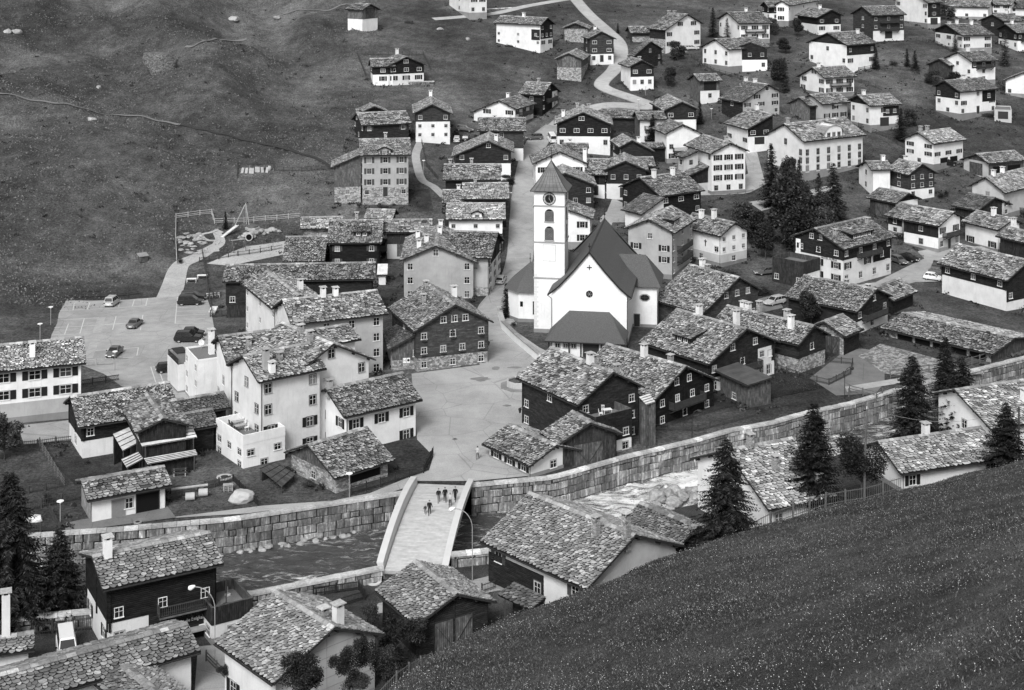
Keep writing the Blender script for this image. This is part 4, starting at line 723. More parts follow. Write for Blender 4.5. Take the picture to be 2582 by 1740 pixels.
    if y<170: ex,big=.29,.85
    ex*=rvar; big*=rvar**.7
    A=(0,-L/2,hr); B=(0,L/2,hr); sd=rnd.randint(0,9999)
    cp=math.cos(pt); sp=math.sin(pt)
    quadroof(b,A,B,(-cp,0,-sp),wl/cp,sd,ex,rmn,big)
    if not mono: quadroof(b,A,B,(cp,0,-sp),wr/cp,sd+1,ex,rmn,big)
    # ridge caps
    if rmn not in('metal_roof','sheet_white') and not mono:
        yy=-L/2; b.mat('ridge_slabs')
        while yy<L/2:
            w=rnd.uniform(.6,1.1); w=min(w,L/2-yy)
            for sgn in (-1,1): b.prism([(0,yy+.02,hr+.13),(0,yy+w-.02,hr+.13),(sgn*.42*cp,yy+w-.02,hr+.13-.42*sp),(sgn*.42*cp,yy+.02,hr+.13-.42*sp)],(0,0,.05+rnd.uniform(0,.02)))
            yy+=w
    roof=b.build('roof',root)
    # purlins, barge boards and gutters as one trim part
    b=MB(); b.mat('beam')
    for sx,w in ((-1,wl),(1,wr)):
        if mono and sx>0: continue
        for f in (.08,.5,.86):
            xx=sx*w*f; zz=hr-t*abs(xx)-.32
            b.box(xx-.09,xx+.09,-L/2+.12,y0+.05,zz-.1,zz+.08); b.box(xx-.09,xx+.09,y1-.05,L/2-.12,zz-.1,zz+.08)
        for ys in (-L/2+.02,L/2-.02): b.bar((sx*.02,ys,hr-.08),(sx*(w-.03),ys,hr-t*(w-.03)-.08),.06,.2)
        b.box(sx*(w+.09)-.06,sx*(w+.09)+.06,-L/2+.05,L/2-.05,hr-t*w-.18,hr-t*w-.06)
    b.build('eaves_trim',root)
    if not _far and kind=='plaster_house':
        b=MB(); b.mat('metal_dark')
        for xx in ((xl-.06) if o.get('fl') else (xr+.06),): b.tube([(xx,y0+.1,0),(xx,y0+.1,top(xx)-.1)],.045,6)
        b.build('downpipe',root)
    for c in o.get('ch',[]):
        f,lat,kd,h=c; xx=lat*(wl if lat<0 else wr); yy=-L/2+L*f
        yy=max(min(yy,L/2-.7),-L/2+.7); chimney(roof,xx,yy,hr-t*abs(xx),h*.8,kd)
    dm=o.get('dormer')
    if dm in(1,2):   # shed dormer on the visible slope
        sx=-1 if (o.get('fl') and not o.get('fr')) or id in('darktwo',) else 1
        w=wl if sx<0 else wr; f0,f1=.32,.72; dl=(3.2 if dm==1 else 6.5)/2; yc=0 if dm==2 else L*(-.12)
        if id=='centrelog': yc=-L*.05+1; dl=1.6
        x0,x1=sx*w*f0,sx*w*f1; z1=hr-t*abs(x1); zt=z1+1.0
        z0=hr-t*abs(x0)
        d=MB(); d.mat('timber_dark'); d.prism([(x0,yc-dl,z0-.3),(x1,yc-dl,z1-.2),(x1,yc-dl,zt),(x0,yc-dl,z0+.02)],(0,2*dl,0))
        dd=d.build('dormer',root)
        q=MB(); O=Vector((x0-sx*.2,yc-dl-.3,z0+.22)); E=Vector((x1+sx*.35,yc-dl-.3,zt-.02)); dv=(E-O); quadroof(q,O,O+Vector((0,2*dl+.6,0)),dv,dv.length,3,.4,rmn,.8); q.build('dormer_roof',dd)
        nw=2 if dm==1 else 5
        for j in range(nw):
            yy=yc+(j-(nw-1)/2)*(2*dl-.6)/nw
            window(dd,Matrix.Translation((x1,yy,z1+.52))@Matrix.Rotation(PI/2 if sx>0 else -PI/2,4,'Z'),.7,.5,'w')
    if dm in(3,4):   # gabled dormer rising from the wall
        sx=1 if o.get('fr') else -1; xe=xr if sx>0 else xl
        hw=1.7 if dm==3 else 3.6; ze=hr-t*abs(xe); zg=ze+(1.3 if dm==3 else 2.6); yc=-.2 if dm==3 else L*.0
        if id=='roofC': yc=-.3; hw=1.3
        wm='plaster_white' if id in('roofC','school') else 'plaster_grey'
        if id=='school': wm='plaster_white'
        d=MB(); d.mat(wm)
        pr=[(xe+sx*.02,yc-hw*.75,ze-.9),(xe+sx*.02,yc+hw*.75,ze-.9),(xe+sx*.02,yc+hw*.75,zg-hw*.35)]
        if dm==4:
            pr+=[(xe+sx*.02,yc+hw*(.75-.75*k/6),zg-hw*.35+ (hw*.45)*math.sin(PI/2*k/6)) for k in range(1,12) if False]
            arc=[(xe+sx*.02,yc+hw*.75*math.cos(PI*k/10),zg-hw*.35+hw*.42*math.sin(PI*k/10)**.8) for k in range(1,10)]; pr+=arc
        else: pr+=[(xe+sx*.02,yc,zg+.02)]
        arc4=arc if dm==4 else None
        pr+=[(xe+sx*.02,yc-hw*.75,zg-hw*.35)]
        d.prism(pr,(-sx*min(abs(xe)*.8,3.2),0,0)); dd=d.build('dormer',root)
        q=MB(); depth=min(abs(xe)*.85,(zg-ze)/t+ .6)
        O=Vector((xe+sx*.45,yc,zg+.18)); I=Vector((xe-sx*depth,yc,zg+.18))
        if arc4:
            q.mat('slabs_bright'); ends=[(0,yc+hw*.95,zg-hw*.35-.3)]+arc4+[(0,yc-hw*.95,zg-hw*.35-.3)]
            for (_,ya,za),(_,yb,zb) in zip(ends,ends[1:]): q.prism([(xe+sx*.35,ya,za),(xe+sx*.35,yb,zb),(xe-sx*3.4,yb,zb),(xe-sx*3.4,ya,za)],(0,0,.16))
        for s2 in ((-1,1) if not arc4 else ()):
            dv=Vector((0,s2*hw,-.42*hw)); quadroof(q,O,I,dv,dv.length,11+s2,.36,rmn,.7)
        q.build('dormer_roof',dd)
        if dm==3: window(dd,Matrix.Translation((xe+sx*.03,yc,zg-1.15))@Matrix.Rotation(PI/2*sx,4,'Z'),.8,.9,'g',shutm if id=='threeshut' else None)
        else:
            for j in (-1,0,1): window(dd,Matrix.Translation((xe+sx*.03,yc+j*1.7,ze+.35))@Matrix.Rotation(PI/2*sx,4,'Z'),.95,1.5,'g')
    return root
for row in HOUSES: house(*row)
# ---------------------------------------------------------------- river lines
FW=[lift(u,v,.2) for u,v in [(-260,1368),(75,1349),(155,1342),(310,1331),(582,1307),(825,1270),(1035,1238),(1187,1221),(1390,1202),(1587,1147),(1742,1111),(1845,1082),(1945,1064),(2027,1040),(2145,1015),(2257,982),(2435,937),(2582,900),(2900,820)]]
NW=[lift(u,v,z) for u,v,z in [(-300,1600,.3),(82,1554,.3),(225,1540,.3),(635,1495,.3),(807,1462,.3),(965,1430,.3),(1135,1397,.3),(1245,1386,.3),(1450,1350,.3),(1640,1290,-3.2),(1750,1262,-3.2),(1900,1215,-3.2),(2200,1110,-3.2),(2260,1090,-3.2),(2435,1030,-3.2),(2582,985,-3.2),(3000,900,-3.2)]]
def line_fn(P):
    a=[p.x/p.y for p in P]; y=[p.y for p in P]; return lambda q: np.interp(q,a,y)
YW=line_fn(FW); YN=line_fn(NW)
BR=[(-200,2000,90),(300,1800,100),(700,1640,112),(870,1568,120),(985,1480,126),(1130,1400,136),(1300,1345,143),(1560,1240,152),(1900,1140,168),(2040,1110,173),(2327,1040,182),(2700,980,192)]
_ba=[(x*D9-CU)/F_ for x,y,d in BR]; _bY=[d for x,y,d in BR]; _bz=[HC-(y*D9-VH)*d/F_ for x,y,d in BR]
NB=-1.05
def near_z(x,y):
    x=np.asarray(x,float); y=np.asarray(y,float); a=x/y
    Yb=np.interp(a,_ba,_bY); zb=np.interp(a,_ba,_bz); d=Yb-y
    hill=zb+np.where(d>0,.29*d,d*1.15)-1.0*np.exp(-(d/3.0)**2)*.35
    hill=hill+.25*np.sin(x*.5+y*.3)*np.sin(y*.41-x*.2)*.6
    edge=np.interp(a,[.03,.09],[0,1])*np.clip((y-(YN(a)-7))/7,0,1)
    flat=NB-edge*2.6
    return np.maximum(hill,flat)
def nz(x,y): return float(near_z(np.array([x]),np.array([y]))[0])
def sheet(name,A,Yf,zf,mat,kind='structure'):
    """grid of columns A and rows Yf(a)->array"""
    cols=[Yf(a) for a in A]; nr=len(cols[0]); Yv=np.array(cols); Xv=Yv*np.array(A)[:,None]; Z=zf(Xv,Yv)
    v=np.c_[Xv.ravel(),Yv.ravel(),Z.ravel()]; f=[]
    for i in range(len(A)-1):
        for j in range(nr-1): p=i*nr+j; f.append((p,p+nr,p+nr+1,p+1))
    me=bpy.data.meshes.new(name); me.from_pydata(v.tolist(),[],f); me.materials.append(MATS[mat]); me.polygons.foreach_set('use_smooth',[True]*len(f)); me.update()
    return link(name,me,None,kind=kind)
A_=np.linspace(-.7,.7,540); r_=np.linspace(0,1,330)**1.25
sheet('ground',A_,lambda a: YW(a)+.35+r_*(1000-YW(a)),T_arr,'grass')
r2=np.linspace(0,1,230)
near=sheet('grass_slope',np.linspace(-.85,.85,540),lambda a: YN(a)-.2-r2*(YN(a)-32),near_z,'meadow_near')
def wz(x,y):
    return -3.55+.16*np.sin(x*.9+y*1.7)*np.sin(x*.35-y*.8)+.12*np.sin(x*2.1+1)*np.cos(y*2.7+x)+np.interp(x,[0,14,45,60],[0,.3,.35,0])*np.sin(x*1.1+2*np.sin(y*.6))*np.cos(y*.9+x*.3)
wtr=sheet('river_water',np.linspace(-.7,.7,900),lambda a: np.linspace(YN(a)-2.5,YW(a)+.6,46),wz,'river_water')
ROADS=[]
# flat patches laid on the ground -----------------------------------------
def clip(poly,ax,val,keep_gt):
    out=[]; n=len(poly)
    for i in range(n):
        p,q=poly[i],poly[(i+1)%n]; ip=(p[ax]>=val)==keep_gt if p[ax]!=val else True; iq=(q[ax]>=val)==keep_gt if q[ax]!=val else True
        if ip: out.append(p)
        if ip!=iq:
            t=(val-p[ax])/(q[ax]-p[ax]); o=[p[0]+(q[0]-p[0])*t,p[1]+(q[1]-p[1])*t]; out.append(tuple(o))
    return out
def patch(name,pts,mat,dz=.05,zf=None,kind='structure',cell=2.0,parent=None,**k):
    zf=zf or (lambda x,y: T_arr(x,y)); poly=[(p[0],p[1]) for p in pts]
    if mat in('asphalt','asphalt_dark','plaza_paving'): ROADS.extend([(c_,d_,0) for c_ in np.arange(min(p[0] for p in poly),max(p[0] for p in poly),4.) for d_ in np.arange(min(p[1] for p in poly),max(p[1] for p in poly),4.) if sum(((a[1]>d_)!=(b_[1]>d_)) and (c_<(b_[0]-a[0])*(d_-a[1])/(b_[1]-a[1]+1e-9)+a[0]) for a,b_ in zip(poly,poly[1:]+poly[:1]))%2])
    xs=[p[0] for p in poly]; ys=[p[1] for p in poly]; V=[];Fc=[]
    x=math.floor(min(xs)/cell)*cell
    while x<max(xs):
        col=clip(clip(poly,0,x,True),0,x+cell,False)
        if len(col)>2:
            y=math.floor(min(p[1] for p in col)/cell)*cell; ym=max(p[1] for p in col)
            while y<ym:
                c=clip(clip(col,1,y,True),1,y+cell,False)
                if len(c)>2:
                    i=len(V); V+=c; Fc.append(tuple(range(i,i+len(c))))
                y+=cell
        x+=cell
    if not V: return
    VV=np.array(V); Z=zf(VV[:,0],VV[:,1])+dz
    me=bpy.data.meshes.new(name); me.from_pydata(np.c_[VV,Z].tolist(),[],Fc)
    for p in me.polygons:
        pass
    me.materials.append(MATS[mat]); me.update()
    bm=bmesh.new(); bm.from_mesh(me); bmesh.ops.remove_doubles(bm,verts=bm.verts,dist=.001)
    for f in bm.faces:
        f.normal_update()
        if f.normal.z<0: f.normal_flip()
    bm.to_mesh(me); bm.free()
    return link(name,me,parent,kind=kind,**k)
def strip(name,ctr,w,mat,dz=.06,**k):
    P=[Vector(p) for p in ctr]; 
    # smooth the centre line
    Q=[]
    for i in range(len(P)-1):
        p0,p1,p2,p3=P[max(i-1,0)],P[i],P[i+1],P[min(i+2,len(P)-1)]
        for j in range(6):
            t=j/6; Q.append(.5*((2*p1)+(p2-p0)*t+(2*p0-5*p1+4*p2-p3)*t*t+(3*p1-p0-3*p2+p3)*t**3))
    Q.append(P[-1]); Lp=[];Rp=[]
    for i,p in enumerate(Q):
        d=(Q[min(i+1,len(Q)-1)]-Q[max(i-1,0)]); d.z=0; d.normalize(); n=Vector((d.y,-d.x,0)); ww=w if not hasattr(w,'__len__') else w[0]+(w[1]-w[0])*i/(len(Q)-1)
        Lp.append(p-n*ww/2); Rp.append(p+n*ww/2)
    ROADS.extend([(q_.x,q_.y,0) for q_ in Q] if 'hill' not in name and 'track' not in name else [])
    n=4; V=[]; Fc=[]
    for l,r in zip(Lp,Rp):
        for j in range(n+1): V.append(l.lerp(r,j/n))
    XY=np.array([(v.x,v.y) for v in V]); Z=T_arr(XY[:,0],XY[:,1])+dz
    for i in range(len(Lp)-1):
        for j in range(n): p=i*(n+1)+j; Fc.append((p,p+1,p+n+2,p+n+1))
    me=bpy.data.meshes.new(name); me.from_pydata(np.c_[XY,Z].tolist(),[],Fc); me.materials.append(MATS[mat]); me.update()
    if name in('village_street','upper_road'):
        kb=MB(); kb.mat('trim_grey')
        for S_ in (Lp,Rp):
            for a,c in zip(S_,S_[1:]): kb.bar((a.x,a.y,T(a.x,a.y)+.07),(c.x,c.y,T(c.x,c.y)+.07),.22,.2)
        kb.build('kerb',None,kind='structure')
    return link(name,me,None,kind='structure',**k)
PD=lambda L,dz=0: [GD(x,y) for x,y in L]
patch('village_square',PD([(840,1122),(935,1094),(1075,1094),(1205,1082),(1240,1062),(1300,1000),(1300,860),(1245,800),(1225,790),(1132,727),(1100,745),(1090,830),(935,850),(948,1000),(985,1038),(975,1070),(930,1085)]),'plaza_paving',.06,cell=1.5)
strip('village_street',[GD(*p) for p in [(1140,740),(1118,706),(1140,672),(1168,632),(1182,580),(1186,500),(1192,430),(1206,360),(1226,318),(1262,288)]],5.2,'asphalt',.09)
strip('upper_road',[GD(*p) for p in [(1262,288),(1300,262),(1380,240),(1478,243),(1440,225),(1378,203),(1368,188),(1395,160),(1411,125),(1405,95),(1375,66),(1335,30),(1300,-10),(1280,-30)]],4.2,'road_pale',.12)
strip('meadow_path',[GD(*p) for p in [(985,44),(1060,38),(1130,30),(1200,14),(1300,-3)]],3.,'road_pale',.12)
strip('gravel_path',[GD(*p) for p in [(384,676),(396,640),(408,606),(440,588),(470,572),(500,552),(492,528)]],[4.8,1.6],'gravel_pale',.09)
strip('hill_path',[GD(*p) for p in [(-20,214),(60,227),(120,236),(200,250),(300,265),(370,278),(410,285)]],.9,'gravel',.28)
strip('hill_path',[GD(*p) for p in [(405,284),(440,292),(490,304),(540,316),(590,327),(640,338),(680,350),(720,362),(755,385)]],1.0,'soil',.28)
strip('meadow_track',[GD(*p) for p in [(420,108),(450,100),(500,92),(560,90)]],.8,'gravel',.28)
strip('meadow_track',[GD(*p) for p in [(640,35),(700,24),(760,20),(830,5)]],.7,'gravel',.25)
strip('garden_path',[GD(*p) for p in [(955,325),(945,352),(950,385),(960,410),(985,425),(1010,448)]],2.,'asphalt',.08)
patch('car_park',PD([(150,684),(380,674),(468,671),(478,700),(486,742),(482,800),(440,885),(430,935),(330,905),(275,878),(235,850),(108,800),(117,762),(130,735),(134,712)]),'asphalt',.07)
patch('right_road',PD([(2327,560),(2140,560),(2085,572),(2100,588),(2050,612),(1990,642),(1940,650),(1980,668),(2080,642),(2150,640),(2327,640)]),'asphalt',.07)
patch('side_drive',PD([(1384,528),(1392,506),(1425,506),(1432,470),(1392,450),(1380,480),(1360,500)]),'asphalt',.07)
patch('lower_right_yard',PD([(1840,860),(1930,790),(2010,800),(2010,870),(1990,895),(1900,900)]),'asphalt_dark',.07)
patch('river_path_right',PD([(1920,880),(2045,860),(2045,872),(1925,892)]),'road_pale',.09)
patch('river_bank_road',PD([(150,1208),(600,1150),(850,1132),(940,1104),(926,1092),(840,1122),(700,1150),(560,1168),(395,1178)]),'plaza_paving',.07)
patch('garage_yard',PD([(148,1212),(150,1190),(188,1182),(380,1152),(400,1178)]),'asphalt_dark',.11)
patch('left_lane',PD([(40,968),(165,955),(172,1000),(55,1012)]),'asphalt',.07)
patch('yard_behind',PD([(1690,690),(1760,670),(1780,700),(1690,720)]),'asphalt_dark',.07)
patch('upper_drive',PD([(1690,338),(1720,345),(1740,420),(1700,440),(1560,445),(1700,395)]),'asphalt',.09)
patch('hotel_road',PD([(1700,460),(1830,435),(1900,418),(1900,430),(1730,480)]),'asphalt',.09)
patch('flower_bed',PD([(110,1042),(280,1030),(300,1085),(170,1102)]),'bed',.06); patch('vegetable_bed',PD([(840,435),(975,430),(985,480),(800,490)]),'bed',.07)
patch('garden_bed',PD([(1650,860),(1790,800),(1900,850),(1880,880),(1640,930),(1500,975),(1490,940)]),'bed',.06)
patch('cobbled_yard',PD([(1950,810),(2000,782),(2180,830),(2240,850),(2110,862),(2010,850)]),'pale_cobbles',.08)
patch('playground_floor',PD([(470,600),(560,560),(670,545),(700,560),(640,580),(520,605)]),'gravel_pale',.08)
nzf=lambda x,y: near_z(x,y)
LDn=lambda L: [LD(x,y,NB) for x,y in L]
patch('near_path',LDn([(1110,1310),(1245,1274),(1245,1325),(1120,1345),(1000,1372),(830,1400),(860,1372)]),'asphalt',.05,nzf)
patch('near_lane',LDn([(450,1470),(540,1462),(560,1540),(520,1600),(440,1600)]),'asphalt',.05,nzf)
# parking bay lines (one painted marking sheet)
b=MB(); b.mat('line_paint')
def pline(p,q,w=.14):
    p=G(*p); q=G(*q); n=max(2,int((q-p).length/1.5))
    d=(q-p).normalized(); s=Vector((d.y,-d.x,0))*w/2
    for k in range(n):
        a=p.lerp(q,k/n); c=p.lerp(q,(k+1)/n)
        if Vector((a.x,a.y)).length<1: continue
        a.z=T(a.x,a.y)+.085; c.z=T(c.x,c.y)+.085; b.poly([a-s,a+s,c+s,c-s])
SL=lambda x,y:(x/3.998,680+y/3.998)
for p,q in [((600,415),(1480,365)),((750,345),(735,415)),((905,335),(880,405)),((1215,315),(1195,380)),((1355,305),(1335,372)),((1487,292),(1470,365)),((580,512),(1000,488)),((545,588),(1270,545)),((1060,556),(1430,535)),((690,550),(650,660)),((850,495),(805,650)),((1170,475),(1135,610)),((1440,460),(1415,615)),((520,665),(740,655)),((1790,280),(1765,548)),((1765,548),(2085,542)),((1770,465),(2070,455)),((1775,425),(2060,418)),((1780,388),(2050,380)),((1860,503),(2065,498)),((930,822),(1390,790)),((1245,770),(1225,850)),((1090,800),(1065,905)),((1395,790),(1380,870)),((900,912),(1350,885)),((1545,980),(1700,965)),((1520,985),(1570,1140)),((1590,980),(1640,1125))]:
    pline(SL(*p),SL(*q))
b.build('parking_lines',None,kind='structure')
b=MB(); b.mat('road_pale')
for p,q in [((1065,330),(1015,392)),((1025,482),(975,640)),((950,740),(890,900))]:
    p=G(*SL(*p)); q=G(*SL(*q)); d=(q-p).normalized(); s=Vector((d.y,-d.x,0))*.7; n=6
    for k in range(n):
        a=p.lerp(q,k/n); c=p.lerp(q,(k+1)/n); a.z=T(a.x,a.y)+.087; c.z=T(c.x,c.y)+.087; b.poly([a-s,a+s,c+s,c-s])
b.build('paved_strips',None,kind='structure')

# ---------------------------------------------------------------- masonry walls
def block_wall(name,label,P,z0,z1,sd=1,cop=.5,both=False,side=-1,grow=.78,group='stone river walls'):
    """irregular ashlar wall along the polyline P (x,y); faces towards side*normal"""
    r=random.Random(sd); b=MB(); P=[Vector((p[0],p[1],0)) for p in P]
    seg=[];L=0
    for p,q in zip(P,P[1:]): seg.append((L,p,q)); L+=(q-p).length
    def at(s,off,z):
        s=max(0,min(L-1e-4,s))
        for (l0,p,q) in reversed(seg):
            if s>=l0:
                d=(q-p).normalized(); n=Vector((d.y,-d.x,0)); v=p+d*(s-l0)+n*off; v.z=z; return v
    # core
    b.mat('dark_void')
    k=max(2,int(L/2))
    for i in range(k):
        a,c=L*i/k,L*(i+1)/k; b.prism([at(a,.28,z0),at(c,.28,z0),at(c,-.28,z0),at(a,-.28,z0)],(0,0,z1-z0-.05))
    b.mat('wall_blocks'); z=z0
    while z<z1-.1:
        h=r.uniform(.7,1.35)*grow
        if z+h>z1-.25: h=z1-z
        for sgn in ((1,-1) if both else (1,)):
            s=-r.uniform(0,1)
            while s<L:
                w=r.uniform(.7,2.5)*(.7+.4*grow); a=max(s,0)+.035; c=min(s+w,L)-.035
                if c-a>.15:
                    g=.05; f0=.28; f1=.48+r.uniform(-.04,.07); zz=z+r.uniform(-.06,.05); zt=z+h-.05+r.uniform(-.09,.05)
                    bk=[at(a,f0*sgn,zz),at(c,f0*sgn,zz),at(c,f0*sgn,zt),at(a,f0*sgn,zt)]
                    j=lambda: r.uniform(-.08,.06)
                    fr=[at(a+g+abs(j()),f1*sgn,zz+g+j()),at(c-g-abs(j()),f1*sgn,zz+g+j()),at(c-g-abs(j()),f1*sgn,zt-g+j()),at(a+g+abs(j()),f1*sgn,zt-g+j())]
                    i=len(b.v); b.v+=[tuple(v) for v in bk+fr]
                    b.f+=[(i+4,i+5,i+6,i+7)]+[(i+k2,i+(k2+1)%4,i+4+(k2+1)%4,i+4+k2) for k2 in range(4)]; b.m+=[b.cur]*5
                s+=w
        z+=h
    b.mat('coping'); s=0
    while s<L:
        w=min(r.uniform(1.0,2.0),L-s); h=.22+r.uniform(0,.06)
        if w>.2: b.prism([at(s+.02,.56,z1),at(s+w-.02,.56,z1),at(s+w-.02,-cop+.1,z1),at(s+.02,-cop+.1,z1)],(0,0,h))
        s+=w
    o=b.build(name); o['label']=label; o['category']='stone wall'; o['group']=group; return o
block_wall('river_wall','high block wall of the far river bank left of the bridge, with a pale coping',[(p.x,p.y) for p in FW[:7]],-4.3,.0,1)
block_wall('river_wall','long block wall of the far river bank curving away right of the bridge',[(p.x,p.y) for p in FW[7:]],-4.3,.0,2)
block_wall('river_wall','low pale topped block wall on the near bank behind two sitting figures',[(p.x,p.y) for p in NW[:6]],-4.2,.15,3,both=True)
block_wall('river_wall','short low block wall on the near bank at the foot of the right bridge parapet',[(p.x,p.y) for p in NW[6:9]],-4.2,.15,4,both=True)
# churchyard wall
P=[G(1258,792),G(1268,830),G(1300,862),G(1362,915)]
b=MB(); b.mat('church_white')
for p,q in zip(P,P[1:]): b.bar((p.x,p.y,T(p.x,p.y)+.35),(q.x,q.y,T(q.x,q.y)+.35),.45,2.0)
b.mat('ridge_slabs')
for p,q in zip(P,P[1:]): b.bar((p.x,p.y,T(p.x,p.y)+1.42),(q.x,q.y,T(q.x,q.y)+1.42),.75,.12)
b.build('churchyard_wall',None,label='white plastered churchyard wall with a slab coping sloping down to the square',cat='wall')

# ---------------------------------------------------------------- bridge
n0=lift(1040,1442,-.9); n1=lift(1116,1222,.02); ax=(n1-n0); Lb=Vector((ax.x,ax.y)).length; rz=math.atan2(ax.y,ax.x)-PI/2
br=thing('bridge','pale stone footbridge with solid arched parapets and six walkers on it','bridge',(n0.x,n0.y,0),rz)
def dz_(s): return -.9+.92*s+.9*4*s*(1-s)*.9
def pz_(s): return -.9+.92*s+.75+1.75*math.sin(PI*min(max(s*.96+.02,0),1))**.8*.75
NS=28
b=MB(); b.mat('bridge_deck')
for i in range(NS):
    s,t=i/NS,(i+1)/NS; b.prism([(-3.1,s*Lb,dz_(s)-.35),(3.1,s*Lb,dz_(s)-.35),(3.1,t*Lb,dz_(t)-.35),(-3.1,t*Lb,dz_(t)-.35)],(0,0,.35))
b.build('deck',br)
for sx in (-1,1):
    b=MB(); b.mat('bridge_stone')
    for i in range(NS):
        s,t=i/NS,(i+1)/NS
        sec=lambda q:[(sx*3.1,q*Lb,dz_(q)-.9-.6*(1-abs(2*q-1))),(sx*3.45,q*Lb,dz_(q)-.9-.6*(1-abs(2*q-1))),(sx*4.0,q*Lb,pz_(q)),(sx*3.25,q*Lb,pz_(q))]
        A,B=sec(s),sec(t); k=len(b.v); b.v+=A+B
        for j in range(4): b.f.append((k+j,k+(j+1)%4,k+4+(j+1)%4,k+4+j)); b.m.append(b.cur)
        if i==0: b.f.append((k,k+1,k+2,k+3)); b.m.append(b.cur)
        if i==NS-1: b.f.append((k+4,k+5,k+6,k+7)); b.m.append(b.cur)
    b.build('parapet',br)
def bridge_z(x,y):
    q=Matrix.Rotation(-rz,3,'Z')@Vector((x-n0.x,y-n0.y,0)); return dz_(max(0,min(1,q.y/Lb)))
def lift_bridge(u,v):
    z=.5
    for _ in range(8): p=lift(u,v,z); z=.6*z+.4*bridge_z(p.x,p.y)
    p=lift(u,v,z); p.z=bridge_z(p.x,p.y); return p

# ---------------------------------------------------------------- church
ch=thing('church','tall white church with pointed grey clock tower, steep dark roof and low porch','church',(12.8,242.7,0),-R(9))
RZ0=dict(l=6.2,e=8.0,r=15.5)
b=MB(); b.mat('church_white')
prof=[(0,15.5),(2.6,12.35),(5.0,9.75),(6.2,8.75),(6.9,8.25)]
def rz_(x):
    x=abs(x); return float(np.interp(x,[p[0] for p in prof],[p[1] for p in prof]))
xs=[-6.2,-5,-2.6,0,2.6,5,6.2]
b.poly([(-6.2,0,-1.5),(6.2,0,-1.5)]+[(x,0,rz_(x)-.15) for x in reversed(xs)])
b.poly([(6.2,0,-1.5),(6.2,27,-1.5),(6.2,27,8.6),(6.2,0,8.6)]); b.poly([(-6.2,27,-1.5),(-6.2,0,-1.5),(-6.2,0,8.6),(-6.2,27,8.6)])
apse=[(6.2,27),(3.2,32),(-3.2,32),(-6.2,27)]
for p,q in zip(apse,apse[1:]): b.poly([(*p,-1.5),(*q,-1.5),(*q,8.6),(*p,8.6)])
b.build('nave_wall',ch)
b=MB(); b.mat('plinth')
for sx in (-1,1): b.box(min(sx*5.3,sx*6.24),max(sx*5.3,sx*6.24),-.03,.0,-1.5,.45)
b.box(6.2,6.24,0,27,-1.5,.45); b.build('plinth',ch)
b=MB(); b.mat('slate_fine')
for sx in (-1,1):
    for (x0,z0),(x1,z1) in zip(prof,prof[1:]):
        b.prism([(sx*x0,-.35,z0),(sx*x1,-.35,z1),(sx*x1,27,z1),(sx*x0,27,z0)],(0,0,.16))
    b.prism([(0,27,15.5),(sx*6.9,27,8.25),(sx*3.6,32.8,8.2)],(0,0,.16))
b.prism([(0,27,15.5),(3.6,32.8,8.2),(-3.6,32.8,8.2)],(0,0,.16))
b.mat('metal_dark'); b.bar((0,-.4,15.66),(0,27,15.66),.22,.12)
for sx in (-1,1):
    for (x0,z0),(x1,z1) in zip(prof,prof[1:]): b.bar((sx*x0,-.36,z0+.05),(sx*x1,-.36,z1+.05),.1,.26)
    b.box(sx*6.98-.06,sx*6.98+.06,-.3,27,8.1,8.25)
rf=b.build('roof',ch)
for yy in (0,26.6):
    b=MB(); b.mat('metal_dark'); b.tube([(0,yy,15.6),(0,yy,17.0)],.05); b.tube([(0,yy,16.25),(0,yy,16.4),(0,yy,16.55),(0,yy,16.7)],[.06,.2,.2,.06],8)
    if yy>1: b.bar((-.5,yy,17),(0.5,yy,17),.07); b.bar((0,yy,16.8),(0,yy,17.6),.07)
    b.build('finial',rf)
for x0 in (6.26,-6.26):
    b=MB(); b.mat('metal_dark'); b.tube([(x0,-.1,0),(x0,-.1,7.6),(x0*1.1,-.1,8.1)],.06); b.build('downpipe',ch)
def disc(b,c,r,nrm_y,d,n=28,rz=None):
    b.prism([(c[0]+r*math.cos(2*PI*k/n),c[1],c[2]+(rz or r)*math.sin(2*PI*k/n)) for k in range(n)],(0,-d,0))
b=MB(); b.mat('frame_white'); disc(b,(0,0,8.6),.75,1,.05); b.mat('glass'); disc(b,(0,-.05,8.6),.58,1,.02); b.mat('trim_grey')
for k in range(3): b.bar((-.58*math.cos(PI*k/3),-.085,8.6-.58*math.sin(PI*k/3)),(.58*math.cos(PI*k/3),-.085,8.6+.58*math.sin(PI*k/3)),.05)
b.build('window',ch)
b=MB(); b.mat('metal_dark'); b.bar((-.42,-.05,13.0),(.42,-.05,13.0),.12,.12); b.bar((0,-.06,12.58),(0,-.06,13.42),.12,.12); b.build('wall_cross',ch)
